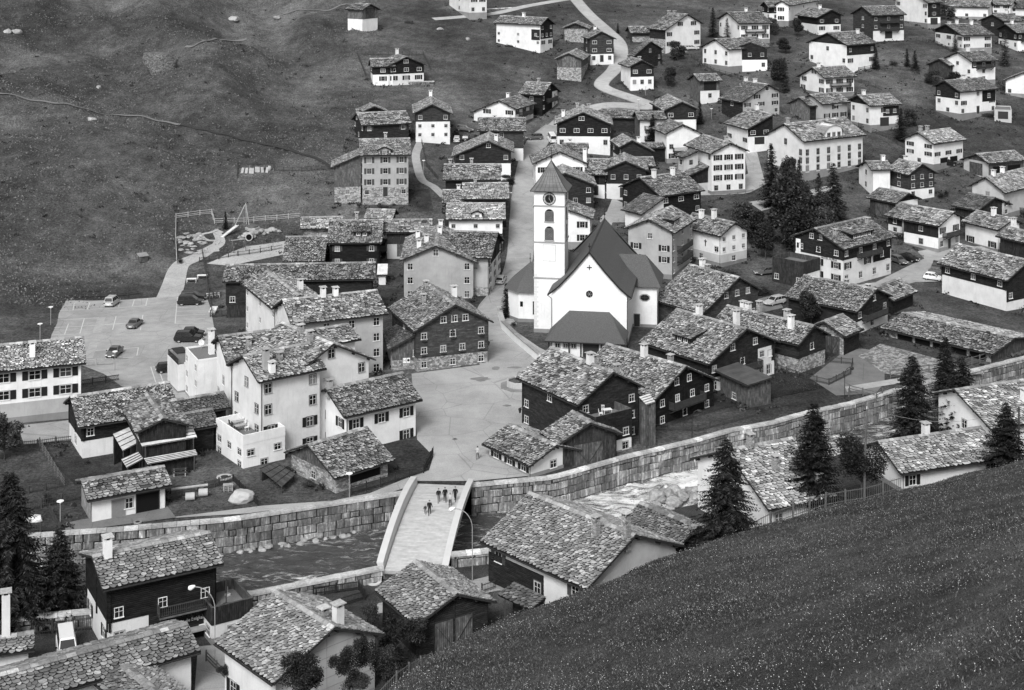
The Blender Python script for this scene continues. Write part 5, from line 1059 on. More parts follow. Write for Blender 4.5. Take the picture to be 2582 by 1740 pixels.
# transepts
for sx,y0,y1,xo in ((1,12.6,20.4,10.4),(-1,13,20,10.2)):
    b=MB(); b.mat('church_white'); x0,x1=sx*6.2,sx*xo
    b.poly([(x0,y0,-1.5),(x1,y0,-1.5),(x1,y0,7.1),(x0,y0,7.1)]); b.poly([(x1,y0,-1.5),(x1,y1,-1.5),(x1,y1,7.1),(x1,y0,7.1)]); b.poly([(x1,y1,-1.5),(x0,y1,-1.5),(x0,y1,7.1),(x1,y1,7.1)])
    b.build('transept_wall',ch)
    b=MB(); b.mat('plinth').box(min(x0,x1+sx*.03),max(x0,x1+sx*.03),y0-.03,y0,-1.5,.5); b.build('plinth',ch)
    b=MB(); b.mat('slate_fine'); yc=(y0+y1)/2; e=.7; xr_=sx*(xo-2.2); xe=sx*(xo+e)
    for s in (-1,1):
        ye=yc+s*((y1-y0)/2+e); b.prism([(sx*2.5,yc,11.5),(xr_,yc,11.5),(xe,ye,7.0),(sx*4.5,ye,7.0)],(0,0,.15))
    b.prism([(xr_,yc,11.5),(xe,yc-(y1-y0)/2-e,7.0),(xe,yc+(y1-y0)/2+e,7.0)],(0,0,.15)); b.build('transept_roof',ch)
b=MB(); b.mat('trim_grey'); oc=lambda w,h,y,z:[(8.3+w*math.cos(a),y,z+h*math.sin(a)) for a in [PI/8+PI/4*k for k in range(8)]]
b.prism(oc(1.0,.72,12.6,5.1),(0,-.04,0)); b.mat('glass'); b.prism(oc(.8,.54,12.56,5.1),(0,-.03,0)); b.mat('frame_dark'); b.bar((8.3,12.51,4.6),(8.3,12.51,5.6),.05); b.bar((7.55,12.51,5.1),(9.05,12.51,5.1),.05); b.build('window',ch)
put('door',doormesh(.95,2.1,'door_dark','door'),ch,Matrix.Translation((6.95,12.57,.1)))
# porch
b=MB(); b.mat('church_white'); b.box(-5.4,5.4,-6.2,0,-1.5,2.55); b.build('porch_wall',ch)
b=MB(); b.mat('slate_fine'); X,Yp=6.5,-7.2
for tri in ([(-3.3,-.02,5.6),(3.3,-.02,5.6),(X,Yp,2.5),(-X,Yp,2.5)],[(-3.3,-.02,5.6),(-X,Yp,2.5),(-X,-.02,2.5)],[(3.3,-.02,5.6),(X,-.02,2.5),(X,Yp,2.5)]): b.prism(tri,(0,0,.14))
b.mat('metal_dark'); b.box(-X,X,Yp-.1,Yp,2.42,2.6); b.build('porch_roof',ch)
put('door',doormesh(2.4,2.3,'door_dark','big'),ch,Matrix.Translation((.9,-6.23,0)))
for x in (-4.5,-3.2,-1.9,3.6): window(ch,Matrix.Translation((x,-6.23,1.75)),.7,.7,'k')
for x in (-5.9,-2.6,-.7,2.6,5.9):
    b=MB(); b.mat('beam').box(x-.1,x+.1,-6.7,-6.5,-.5,2.5); b.build('post',ch)
# tower
tx0,tx1,ty0,ty1=-10.2,-4.95,6.7,11.95; txc,tyc=(tx0+tx1)/2,(ty0+ty1)/2
b=MB(); b.mat('church_white').box(tx0,tx1,ty0,ty1,-1.5,24.3); tw=b.build('tower',ch)
b=MB(); b.mat('plinth').box(tx0-.05,tx1+.05,ty0-.05,ty1+.05,-1.5,.6); b.build('plinth',tw)
for z in (9.3,15.4,21.6):
    b=MB(); b.mat('trim_grey').box(tx0-.12,tx1+.12,ty0-.12,ty1+.12,z-.11,z+.11); b.build('cornice',tw)
b=MB(); b.mat('quoin')
for k in range(22):
    z=.8+k*.42; w=.5 if k%2 else .78
    for x in (tx0,tx1): s=1 if x==tx0 else -1; b.box(min(x-.012,x+s*w),max(x-.012,x+s*w) if s>0 else x+.012,ty0-.012,ty0+.3,z,z+.38)
b.build('quoins',tw)
b=MB(); pts=[(3.25,24.2),(2.35,25.25),(1.45,26.6),(.7,27.8),(.0,29.0)]
b.mat('metal_roof')
for (r0,z0),(r1,z1) in zip(pts,pts[1:]):
    for k in range(4):
        c=lambda r,z,q:(txc+r*[-1,1,1,-1][q%4],tyc+r*[-1,-1,1,1][q%4],z); b.poly([c(r0,z0,k),c(r0,z0,k+1),c(r1,z1,k+1),c(r1,z1,k)] if r1 else [c(r0,z0,k),c(r0,z0,k+1),(txc,tyc,z1)])
b.mat('metal_dark')
for k in range(4):
    for (r0,z0),(r1,z1) in zip(pts,pts[1:]): b.bar((txc+r0*[-1,1,1,-1][k],tyc+r0*[-1,-1,1,1][k],z0),(txc+r1*[-1,1,1,-1][k],tyc+r1*[-1,-1,1,1][k],z1),.08)
for k in range(-3,4):
    f=k/4.
    for (r0,z0),(r1,z1) in zip(pts[:3],pts[1:4]): b.bar((txc+f*r0,tyc-r0,z0+.02),(txc+f*r1,tyc-r1,z1+.02),.04)
b.box(txc-3.25,txc+3.25,tyc-3.25,tyc+3.25,24.08,24.2)
tr=b.build('tower_roof',tw)
b=MB(); b.mat('metal_dark'); b.tube([(txc,tyc,28.8),(txc,tyc,31.2)],.06); b.tube([(txc,tyc,29.3),(txc,tyc,29.5),(txc,tyc,29.75),(txc,tyc,29.95)],[.05,.24,.24,.05],8); b.bar((txc-.4,tyc,30.7),(txc+.4,tyc,30.7),.08); b.build('finial',tr)
for face in (0,1):
    M=Matrix.Translation((txc,ty0-.0,0)) if face==0 else Matrix.Translation((tx1,tyc,0))@Matrix.Rotation(PI/2,4,'Z')
    b=MB(); b.mat('plaster_white').box(-1.35,1.35,-.03,0,21.75,24.0); b.mat('black_paint'); disc(b,(0,-.03,22.85),1.12,1,.03,36); b.mat('trim_grey'); disc(b,(0,-.061,22.85),.98,1,.004,36); b.mat('black_paint'); disc(b,(0,-.066,22.85),.72,1,.004,36)
    clk=b.build('clock_face',tw); clk.matrix_local=M
    b=MB(); b.mat('frame_white')
    for k in range(12):
        a=k*PI/6
        for o2 in ((0,) if k%3 else (-.05,.05)):
            c=math.cos(a);s=math.sin(a); b.bar((.76*s+o2*c,-.08,22.85+.76*c-o2*s),(1.05*s+o2*c,-.08,22.85+1.05*c-o2*s),.06,.02)
    b.build('numerals',clk)
    for nm,a,l,w in (('minute_hand',0,.98,.09),('hour_hand',R(150),.66,.12)):
        b=MB(); b.mat('letter_white').bar((-.15*math.sin(a),-.1,22.85-.15*math.cos(a)),(l*math.sin(a),-.1,22.85+l*math.cos(a)),w,.02); b.build(nm,clk)
    for zb,zt in ((19.0,21.05),(15.85,18.1)):
        w=.72; b=MB(); b.mat('trim_grey'); arch=lambda w,y,zb,zt:[(-w,y,zb),(w,y,zb)]+[(w*math.cos(PI*k/12),y,zt-w+w*math.sin(PI*k/12)) for k in range(13)]
        b.prism(arch(w+.1,0,zb-.08,zt+.08),(0,-.03,0)); b.mat('dark_void'); b.prism(arch(w,-.03,zb,zt),(0,-.01,0)); b.mat('trim_grey')
        z=zb+.15
        while z<zt-.3: b.box(-w*.92,w*.92,-.10,-.04,z,z+.05); z+=.19
        b.mat('trim_grey').box(-w-.15,w+.15,-.18,0,zb-.18,zb-.06)
        lo=b.build('louvre_window',tw); lo.matrix_local=M
b=MB(); b.mat('trim_grey')
for s in ((-1.1,-1.1+.05),(1.05,1.1)): b.box(txc+s[0],txc+s[1],ty0-.03,ty0,12.2,15)
b.box(txc-1.1,txc+1.1,ty0-.03,ty0,12.2,12.25); b.box(txc-1.1,txc+1.1,ty0-.03,ty0,14.95,15); b.mat('dark_void').box(txc+2.05,txc+2.3,ty0-.02,ty0,6.6,7.8); b.build('sunken_panel',tw)
# octagonal side chapel left of the tower
cx,cy,rr=-12.3,16.5,4.0
oct8=[(cx+rr*math.cos(PI/8+PI/4*k),cy+rr*math.sin(PI/8+PI/4*k)) for k in range(8)]
b=MB(); b.mat('church_white'); b.prism([(x,y,-1.5) for x,y in oct8],(0,0,6.9)); b.box(cx,-6.2,cy-2.6,cy+2.6,-1.5,5.2); b.mat('plinth'); b.prism([(cx+(x-cx)*1.015,cy+(y-cy)*1.015,-1.5) for x,y in oct8],(0,0,2.0)); b.build('chapel_wall',ch)
b=MB(); b.mat('slate_fine')
for k in range(8):
    p,q=oct8[k],oct8[(k+1)%8]; s=lambda p,f,z:(cx+(p[0]-cx)*f,cy+(p[1]-cy)*f,z)
    b.poly([s(p,1.2,5.3),s(q,1.2,5.3),s(q,.8,6.9),s(p,.8,6.9)]); b.poly([s(p,.8,6.9),s(q,.8,6.9),(cx,cy,9.6)])
for s in (-1,1): b.prism([(cx,cy,9.6),(-6.2,cy,9.6),(-6.2,cy+s*3.4,5.6),(cx,cy+s*3.4,5.6)],(0,0,.1))
cr=b.build('chapel_roof',ch)
b=MB(); b.mat('metal_dark'); b.tube([(cx,cy,9.5),(cx,cy,11.2)],.04); b.tube([(cx,cy,10.1),(cx,cy,10.25),(cx,cy,10.4)],[.04,.15,.04],8); b.build('finial',cr)
b=MB(); b.mat('dark_void'); p,q=oct8[5],oct8[4]; 
b.box(cx-1.25,cx-.75,cy-3.73,cy-3.69,2.6,3.5); b.box(cx+1.0,cx+1.8,cy-3.73,cy-3.69,1.3,3.6); b.build('window',ch)
# ---------------------------------------------------------------- trees
def conifer(h,rb,seed,dens=1.,droop=.25,mat='needles',narrow=1.):
    """returns (trunk mesh, crown mesh). Whorls of drooping boughs made of many small needle sprays."""
    r=random.Random(seed); t=MB(); t.mat('bark'); t.tube([(0,0,-.8),(0,0,h*.4),(0,0,h*.97)],[.018*h+.03,.011*h+.02,.015],7)
    c=MB(); c.mat(mat); z=h*.06; 
    while z<h*.985:
        f=1-z/h; R0=rb*(f**.72)*1.0*min(1,.75+f*0+ (1-f)*2)+.06
        nb=int((6+R0*4)*dens)+3
        for k in range(nb):
            a=r.uniform(0,2*PI); L=R0*r.uniform(.62,1.15); zz=z+r.uniform(-.15,.15)
            dx,dy=math.cos(a),math.sin(a); n=max(2,int(L/.30))
            for j in range(n):
                q=(j+.6)/n; x=L*q; drop=-droop*x-(q*q)*.10*L+ (.16*L*q**3)
                wd=(.17+.32*math.sin(PI*min(1,q*.9+.12)))*min(1,.45+L*.35)
                for s in (-1,1):
                    ang=r.uniform(.45,1.1)*s; ex=dx*math.cos(ang)-dy*math.sin(ang); ey=dx*math.sin(ang)+dy*math.cos(ang)
                    p=Vector((dx*x,dy*x,zz+drop)); tip=p+Vector((ex*wd*1.4,ey*wd*1.4,-r.uniform(.05,.28)*wd-.03)); sd=Vector((-ey,ex,0))*wd*.30
                    c.poly([p-sd*.5,tip-sd*.1+Vector((0,0,-.04)),p+sd+Vector((0,0,r.uniform(0,.07)))])
                    if r.random()<.55: c.poly([p,tip+Vector((r.uniform(-.1,.1),r.uniform(-.1,.1),-.2*wd)),p+Vector((dx*.2,dy*.2,-.12))])
            e=Vector((dx*L,dy*L,zz-droop*L+.06*L)); c.poly([e+Vector((-dy*.09,dx*.09,0)),e+Vector((dx*.22,dy*.22,.03)),e+Vector((dy*.09,-dx*.09,0))])
        z+=.16+.10*R0
    return t.mesh('trunk_mesh'),c.mesh('crown_mesh')
def broadleaf(h,w,seed,n=3500,mat='leaves',leaf=.18,trunk=True,sparse=.0):
    r=random.Random(seed); t=MB(); t.mat('bark'); cz=h*.58
    lobes=[]
    for k in range(13):
        a=r.uniform(0,2*PI); q=math.sqrt(r.random())*w*.34; z=r.uniform(.30,.86)*h
        lobes.append((Vector((q*math.cos(a),q*math.sin(a),z)),r.uniform(.16,.30)*w*(1-.35*abs(z/h-.5))))
    if trunk:
        t.tube([(0,0,-.6),(.05,0,h*.25),(0,.05,h*.45)],[.05*h*.35+.04,.035*h*.35+.03,.03],7)
        for L,R_ in lobes: t.tube([(0,0,h*.22),(L*.5+Vector((0,0,h*.08))),L],[.035*h*.3+.02,.03,.012],5)
    c=MB(); c.mat(mat)
    for k in range(n):
        L,R_=lobes[int(r.random()*len(lobes))]
        d=Vector((r.gauss(0,1),r.gauss(0,1),r.gauss(0,1))).normalized()*R_*(r.random()**.33)*r.uniform(.75,1.15)
        p=L+Vector((d.x,d.y,d.z*.85)); 
        if p.z<.05: p.z=r.uniform(.05,.3)
        u=Vector((r.gauss(0,1),r.gauss(0,1),r.gauss(0,.5))).normalized()*leaf*r.uniform(.6,1.3); v=Vector((r.gauss(0,1),r.gauss(0,1),r.gauss(0,.6))).normalized()*leaf*.6
        c.poly([p-u,p+v,p+u,p-v*.7])
    return (t.mesh('trunk_mesh') if trunk else None),c.mesh('crown_mesh')
_TN={}
def plant(name,label,cat,group,loc,meshes,s=1.,rz=0.,sx=None):
    t=thing(name,label,cat,loc,rz,group); t.scale=(sx or s,sx or s,s)
    if meshes[0]: link('trunk',meshes[0],t)
    link('crown' if meshes[0] else 'foliage',meshes[1],t); return t
CG='conifers among the houses'
big=[('tall lone spruce with drooping boughs on the brow of the grass slope',1831,1380,157,12.0,5.0,11,'spruce'),
('dense dark pine behind the slatted fence, left of the leafy tree',2052,1278,170,12.4,4.5,12,'pine'),
('tall spruce on the far right river bank, left of the pair with broad crowns',2300,1096,201,11.4,4.2,13,'spruce'),
('broad dark spruce before the white house at the right picture edge',2424,1094,200,10.8,4.8,14,'spruce'),
('small spruce tip rising behind the broad dark spruce at the river wall',2385,1010,212,9.4,3.0,15,'spruce'),
('bushy dark pine at the right edge standing at the corner of the low white house',2536,1168,184,7.8,4.0,16,'pine'),
('huge dark spruce filling the left picture edge above the bottom corner',24,1610,149,17.5,6.4,17,'spruce'),
('pointed dark fir between the huge left spruce and the black timber house',148,1592,151,10.8,4.2,18,'fir'),
('little dark fir behind the flowering bush in the bottom centre',984,1688,139,5.6,1.7,19,'fir')]
for lab,u,v,D,h,rb,sd,nm in big:
    Z=HC-(v-VH)*D/F_; X=(u-CU)*D/F_; zg=nz(X,D) if D<YN(X/D)-1 else -2.5
    m=conifer(h+max(0,Z-zg)*.0,rb,sd,1.15,.32 if nm=='spruce' else .12)
    plant(nm,lab,nm,CG,(X,D,Z-.2),m)
    if Z-zg>.6:
        t=MB(); t.mat('bark'); t.tube([(X,D,zg-.3),(X,D,Z)],.2); o=t.build('trunk_foot'); o.parent=[q for q in COL.objects if q.get('label')==lab][0]; o.matrix_parent_inverse=Matrix.Translation((X,D,Z-.2)).inverted()
cm=[conifer(10,2.3,31,.7,.2),conifer(10,3.0,32,.7,.3),conifer(10,2.0,33,.9,.1)]
lm=conifer(10,2.2,34,.45,.05,'needles_light')
# (label, disp x, disp top y, disp base y, mesh, name)
for i,(lab,x,yt,yb,k,nm) in enumerate([('slim columnar conifer at the corner of the churchyard wall',1150,640,722,2,'fir'),
('tall dark fir at the left front of the dense tree group',1752,325,470,0,'fir'),('light green fir standing free in front of the school like building',1815,360,432,2,'fir'),
('wide dark spruce at the right end of the dense tree group',1893,365,505,1,'spruce'),('short fir left of the wide dark spruce by the school like building',1860,390,475,0,'fir'),
('fir right of the white house with two garage doors',2047,243,318,1,'fir'),('dark fir behind the white house with balconies at the top',1620,15,84,0,'fir'),
('fir beside the inscription house fence, left of two firs on the lawn',1990,105,157,0,'fir'),
('left one of the two firs standing together on the upper right lawn',2061,108,152,0,'fir'),('right one of the two firs standing together on the upper right lawn',2079,112,160,1,'fir'),
('dark fir on the right of the house with two large bright windows',1590,228,282,2,'fir'),('spruce in front of the tall narrow house with balconies',1483,256,328,1,'spruce'),
('small fir before the dark fronted house at the upper right edge',2245,44,74,0,'fir'),('little fir before the middle one of the three stacked chalets',2208,150,177,0,'fir'),
('small fir tip beside the small stone barn behind the cobbled yard',2158,840,905,2,'fir'),('young fir growing in the left meadow above the playground',512,478,520,2,'fir'),
('small fir left of the barn with the big plank door near the top',1404,50,76,2,'fir')]):
    g=GD(x,yb); h=(yb-yt)*D9*g.y/F_
    plant(nm,lab,nm,CG,(g.x,g.y,g.z-.2),cm[k],h/10,i*1.3)
for i,(lab,x,yt,yb) in enumerate([('feathery larch beside the white house with balconies at the top',1652,38,97),('tall feathery larch before the dark house at the right edge',2283,66,150),
('bare looking larch between the white houses right of the inscription house',1783,128,210),('thin larch standing inside the dense tree group',1795,360,500),('larch by the upper right white house with three chimneys',2170,70,118)]):
    g=GD(x,yb); h=(yb-yt)*D9*g.y/F_; plant('larch',lab,'larch','larches among the upper houses',(g.x,g.y,g.z-.2),lm,h/10,i,h/10*.9)
bl=[broadleaf(8,7,51,8000,'leaves',.25),broadleaf(8,6,52,8000,'leaves_dark',.25),broadleaf(3,3.6,53,2200,'leaves_dark',.12,False),broadleaf(3,3.2,54,1800,'leaves',.12,False),broadleaf(2,2.6,56,1500,'leaves',.09,False)]
TG='broadleaved trees of the village'
for i,(lab,x,yt,yb,w,k) in enumerate([('big leafy tree at the left of the dense group below the school like building',1778,370,565,125,1),('second leafy tree of the dense group, reaching down towards the chalet',1800,450,595,110,1),
('leafy tree between the white arched house and the dense group',1690,455,545,60,0),('low leafy tree above the chalet chimneys in the dense group',1740,500,590,70,1),('leafy tree at the right end of the dense group',1885,435,550,95,1),
('dark leafy bush tree before the long roof of the dark timber house',1843,652,742,66,1),('small leafy tree beside the wide log gable and its garden',1128,360,404,28,1),
('rounded bush at the street opposite the churchyard tower',1155,397,420,30,0),('apple tree before the dark house right of the upper white road',1540,92,138,40,0),('leafy tree in the garden of the dark house in the road loop',1525,150,198,32,0),
('thin crowned tree beside the white house with the fenced lawn, upper right',1772,128,204,56,1),('round dark tree beside the chalet with the white front wall',1786,82,122,46,1),('leafy tree left of the white and timber house with a garden wall',1815,36,84,34,1),
('tree in the steep garden right of the white house cut by the top edge',1755,40,80,30,0),('bushy tree before the long low white house at the top edge',2150,8,46,44,0),
('leafy tree at the left picture edge beside the fenced vegetable plots',10,935,1045,80,0),('dark tree beside the timber annex of the stacked chalets',2165,160,196,44,1),('pale blossoming shrub left of the timber annex of the stacked chalets',2118,158,192,36,0),
('leafy tree filling the gap in the middle of the dense group',1835,405,550,110,1),('low tree under the wide dark spruce of the dense group',1868,470,560,60,0),('tree at the back of the dense group beside the parapet of the school like building',1795,345,455,60,1),('scrubby tree on the slope above the white arched house',1715,470,560,70,1),
('leafy shrub between the white house with two garages and its fence',2070,245,290,34,0)]):
    g=GD(x,yb); s=D9*g.y/F_; h=(yb-yt)*s; w_=w*s
    plant('leafy_tree',lab,'tree',TG,(g.x,g.y,g.z-.1),bl[k],h/8,i*.9,w_/7.)
# the thin leaved tree on the brow right and bushes of the foreground
def nearpt(u,v,D): return ((u-CU)*D/F_,D,HC-(v-VH)*D/F_)
plant('leafy_tree','dark thin leaved tree beside the leaning wooden pole on the slope brow','tree',TG,nearpt(2172,1255,177),broadleaf(8.8,7.4,61,9000,'leaves_dark',.16))
BG='garden bushes in the foreground'
fb=[broadleaf(2.6,3.2,71,9000,'leaves_dark',.085,False),broadleaf(2.6,3.2,72,9000,'leaves',.085,False)]
for lab,u,v,D,h,w_,k in [('large dark bush before the pale concrete gable',760,1745,122,3.1,4.4,0),('rounded bush against the concrete gable right of a stone slab',865,1700,127,2.4,2.6,0),('climbing bush on the right end of the concrete gable',918,1690,129.5,3.1,2.2,0),
('white flowering bush beside the little dark fir',968,1712,131,2.8,2.8,1),('leafy bush right of the concrete house between roof and log barn',935,1585,147,2.6,2.2,1),('dark shrub at the foot of the log barn gable',1040,1610,142,2.2,3.4,0),
('low shrub at the lower edge beside the white flowering bush',900,1740,128,1.4,3.0,1),('shrub by the short terrace at the bottom left lane',570,1700,136,1.3,1.8,0)]:
    p=nearpt(u,v,D); plant('garden_bush',lab,'bush',BG,(p[0],p[1],p[2]-.1),fb[k],h/2.6,u,w_/3.2)
# white blossoms on the flowering bush
g0=nearpt(968,1712,131); r=random.Random(5); b=MB(); b.mat('petals')
for k in range(260):
    a=r.uniform(0,2*PI); e=r.uniform(.2,1.3); p=Vector((math.cos(a)*math.cos(e)*1.15,math.sin(a)*math.cos(e)*1.15,1.2+math.sin(e)*1.2))*r.uniform(.85,1.1); s=.05
    b.poly([p+Vector((-s,0,0)),p+Vector((0,-s,s)),p+Vector((s,0,s)),p+Vector((0,s,0))])
o=b.build('blossoms'); o.parent=[q for q in COL.objects if q.get('label')=='white flowering bush beside the little dark fir'][0]
SG='low shrubs around the houses'
for i,(lab,x,yb,w_,h,k) in enumerate([('shrub at the base of the long white house, left one of two',88,938,16,1.6,2),('shrub at the base of the long white house, right one of two',116,935,16,1.6,2),('rounded shrub at the right corner of the long white house',155,920,26,1.8,3),
('dark hedge clump at the left foot of the churchyard side chapel',1168,742,14,1.0,2),('bush below the arched white house at the foot of its wall',1445,595,32,1.5,2),('shrub on the bank above the parked cars left of the chalet',1650,632,60,1.6,2),
('low hedge along the lawn above the silver estate car',1680,652,50,1.2,3),('shrub on the bank below the chalet terrace',1730,668,60,1.3,2),('clipped bush beside the white plinth of the brown log house, left one',2137,452,16,1.8,2),('clipped bush beside the white plinth of the brown log house, right one',2150,448,14,1.8,2),
('dark scrub on the bank left of the smooth dark timber house',790,410,40,2.0,2),('lower dark scrub at the meadow edge behind the plank barn',775,450,44,1.6,3),('garden bush right of the parked cars at the white halved house',1085,318,24,1.5,2),('climbing shrubs at the barn beside the bridge, near the small shed',640,1080,60,1.0,2),
('weedy patch of shrubs behind the small collapsed roof shed',700,1105,40,.9,3),('shrub by the fence next to the covered firewood',330,1062,30,1.2,2),('bush beside the standing stones of the left enclosure',108,1145,24,1.4,2),('garden shrubs behind the plank shed with metal roof',1790,835,30,1.1,3),
('bush at the right end of the river path',2060,852,24,1.2,2),('shrubs left of the chalet parking fence',2060,545,40,1.3,2),('rock garden shrubs below the white house with the outside stair',2245,264,38,1.2,3),('shrub left of the white house with the outside stair',2182,262,22,1.8,2),
('garden shrubs before the timber house with the garden wall',1720,70,24,1.4,2),('bush on the upper lawn beside the firs',2030,150,26,1.6,2),('shrub below the white road loop house',1500,225,34,1.1,3),('garden hedge left of the wide log gable',1070,325,30,1.3,2),
('shrub cluster by the playground house garden',410,600,14,1.4,2),('bushes behind the tiny bright roof',870,480,30,1.4,2),('dark bushes between the grey four storey house and the old log house',845,668,34,1.6,2)]):
    g=GD(x,yb); w2=w_*D9*g.y/F_; plant('shrub',lab,'bush',SG,(g.x,g.y,g.z-.1),bl[k],h/3,i*1.7,w2/3.4)
# grass blades and flowers on the near slope (nobody could count them)
def blades():
    rng=np.random.default_rng(4); n=300000
    a=rng.uniform(-.14,.38,n); Yb=np.interp(a,_ba,_bY); u=rng.random(n); y=50+(Yb+2.5-50)*u**.75
    keep=(y>50); a=a[keep]; y=y[keep]; x=a*y; z=near_z(x,y); n=len(x)
    clump=np.sin(x*.21+2*np.sin(y*.13))*np.sin(y*.19+x*.1)+.4*np.sin(x*2.9+y)*np.sin(y*2.7-x); k=clump>rng.uniform(-1.5,.8,n); x,y,z=x[k],y[k],z[k]; n=len(x)
    h=rng.uniform(.04,.15,n); w_=rng.uniform(.02,.07,n); t=rng.uniform(0,PI,n); lx=rng.normal(0,.09,n); ly=rng.normal(0,.09,n)
    V=np.empty((n,3,3)); V[:,0]=np.c_[x-w_*np.cos(t),y-w_*np.sin(t),z-.03]; V[:,1]=np.c_[x+w_*np.cos(t),y+w_*np.sin(t),z-.03]; V[:,2]=np.c_[x+lx,y+ly,z+h]
    me=bpy.data.meshes.new('meadow_grass'); me.from_pydata(V.reshape(-1,3).tolist(),[],[(3*i,3*i+1,3*i+2) for i in range(n)]); me.materials.append(MATS['blades']); link('meadow_grass',me,None,kind='stuff')
    n=9000; a=rng.uniform(-.14,.38,n); Yb=np.interp(a,_ba,_bY); y=52+(Yb+1-52)*rng.random(n)**.8; x=a*y; k=(np.sin(x*.25+1)*np.sin(y*.2)+.5*np.sin(x*.9+y*.4))>rng.uniform(-1.1,1.0,n); x,y=x[k],y[k]; n=len(x); z=near_z(x,y)+rng.uniform(.2,.4,n); s=rng.uniform(.014,.032,n)
    V=np.empty((n,4,3)); 
    for j,(p,q,t_) in enumerate([(-1,0,0),(0,-.6,-.6),(1,0,0),(0,.6,.6)]): V[:,j]=np.c_[x+p*s,y+q*s,z+t_*s]
    me=bpy.data.meshes.new('meadow_flowers'); me.from_pydata(V.reshape(-1,3).tolist(),[],[(4*i,4*i+1,4*i+2,4*i+3) for i in range(n)]); me.materials.append(MATS['petals']); link('meadow_flowers',me,None,kind='stuff')
blades()
def tufts(name,A0,A1,Y0,Y1,n,seed,h0,h1,mask):
    rng=np.random.default_rng(seed); a=rng.uniform(A0,A1,n); y=rng.uniform(Y0,Y1,n); x=a*y; k=mask(x,y,rng); x,y=x[k],y[k]
    n=len(x); z=T_arr(x,y); h=rng.uniform(h0,h1,n); w_=rng.uniform(.1,.3,n); t=rng.uniform(-.7,.7,n)
    V=np.empty((n,3,3)); V[:,0]=np.c_[x-w_*np.cos(t),y-w_*np.sin(t),z-.03]; V[:,1]=np.c_[x+w_*np.cos(t),y+w_*np.sin(t),z-.03]; V[:,2]=np.c_[x+rng.normal(0,.15,n),y+.3,z+h]
    me=bpy.data.meshes.new(name); me.from_pydata(V.reshape(-1,3).tolist(),[],[(3*i,3*i+1,3*i+2) for i in range(n)]); me.materials.append(MATS['blades_far']); link(name,me,None,kind='stuff')
tufts('hillside_grass',-.42,-.09,266,560,90000,9,.1,.3,lambda x,y,r: (np.sin(x*.13+2*np.sin(y*.05))*np.sin(y*.11+x*.05)+.5*np.sin(x*.5)*np.sin(y*.4)>r.uniform(-1.2,1.0,len(x)))&~((x>-45)&(y<330))&~((x>-75)&(y<300)))
# boulder of the meadow and river rocks
FLAT=[0]
def rock(name,label,loc,sx,sy,sz,seed,group=None,mat='boulders',rz=0.):
    r=random.Random(seed); bm=bmesh.new(); bmesh.ops.create_icosphere(bm,subdivisions=3,radius=1)
    o3=[Vector((r.gauss(0,1),r.gauss(0,1),r.gauss(0,1))).normalized() for _ in range(9)]
    for v in bm.verts:
        n=v.co.normalized(); m=min([1.]+[ (.62+.03*i)/max(n.dot(o),1e-3) for i,o in enumerate(o3) if n.dot(o)>.62+.03*i]); v.co=n*m*(1+.04*r.gauss(0,1))
    for v in bm.verts: v.co=Vector((v.co.x*sx,v.co.y*sy,max(v.co.z,-.55)*sz))
    me=bpy.data.meshes.new('rock_mesh'); bm.to_mesh(me); bm.free(); me.materials.append(MATS[mat]); o=link(name,me,None,loc,rz); 
    if label: o['label']=label; o['category']='rock'
    if group: o['group']=group
    return o
g=GD(365,163); s=D9*g.y/F_; rock('boulder','huge flat topped boulder alone in the left meadow',(g.x,g.y,g.z+2.0),40*s,3.6,6.0,5,None,'rock_dark')
for v in COL.objects['boulder'].data.vertices:
    if v.co.z>3.0: v.co.z=3.0+(v.co.z-3.0)*.15
    v.co.x*=1+.12*max(0,min(v.co.z,2))
COL.objects['boulder'].data.update()
RG='boulders of the river bank'
r=random.Random(8)
for k in range(46):
    u=r.uniform(1640,1760) if k<26 else r.uniform(1300,1640); v=(1262+ (1700-u)*.10+r.uniform(-22,26)) if k<26 else 1300+r.uniform(0,25)
    p=lift(u,v,-3.2); s=r.uniform(.35,1.3) if k<26 else r.uniform(.2,.6)
    rock('river_boulder','rounded grey boulder among others on the near river bank beside the white rapids',(p.x,p.y,-3.25+s*.2),s,s*.8,s*.7,k,RG,'boulders',k)
for k in range(24):
    u=r.uniform(520,900); q=(u-CU)/F_; y=YW(q)-r.uniform(.6,1.6); rock('river_boulder','small stone at the foot of the far river wall left of the bridge',(q*y,y,-3.5),r.uniform(.2,.6),.3,.3,100+k,'stones at the wall foot','boulders')
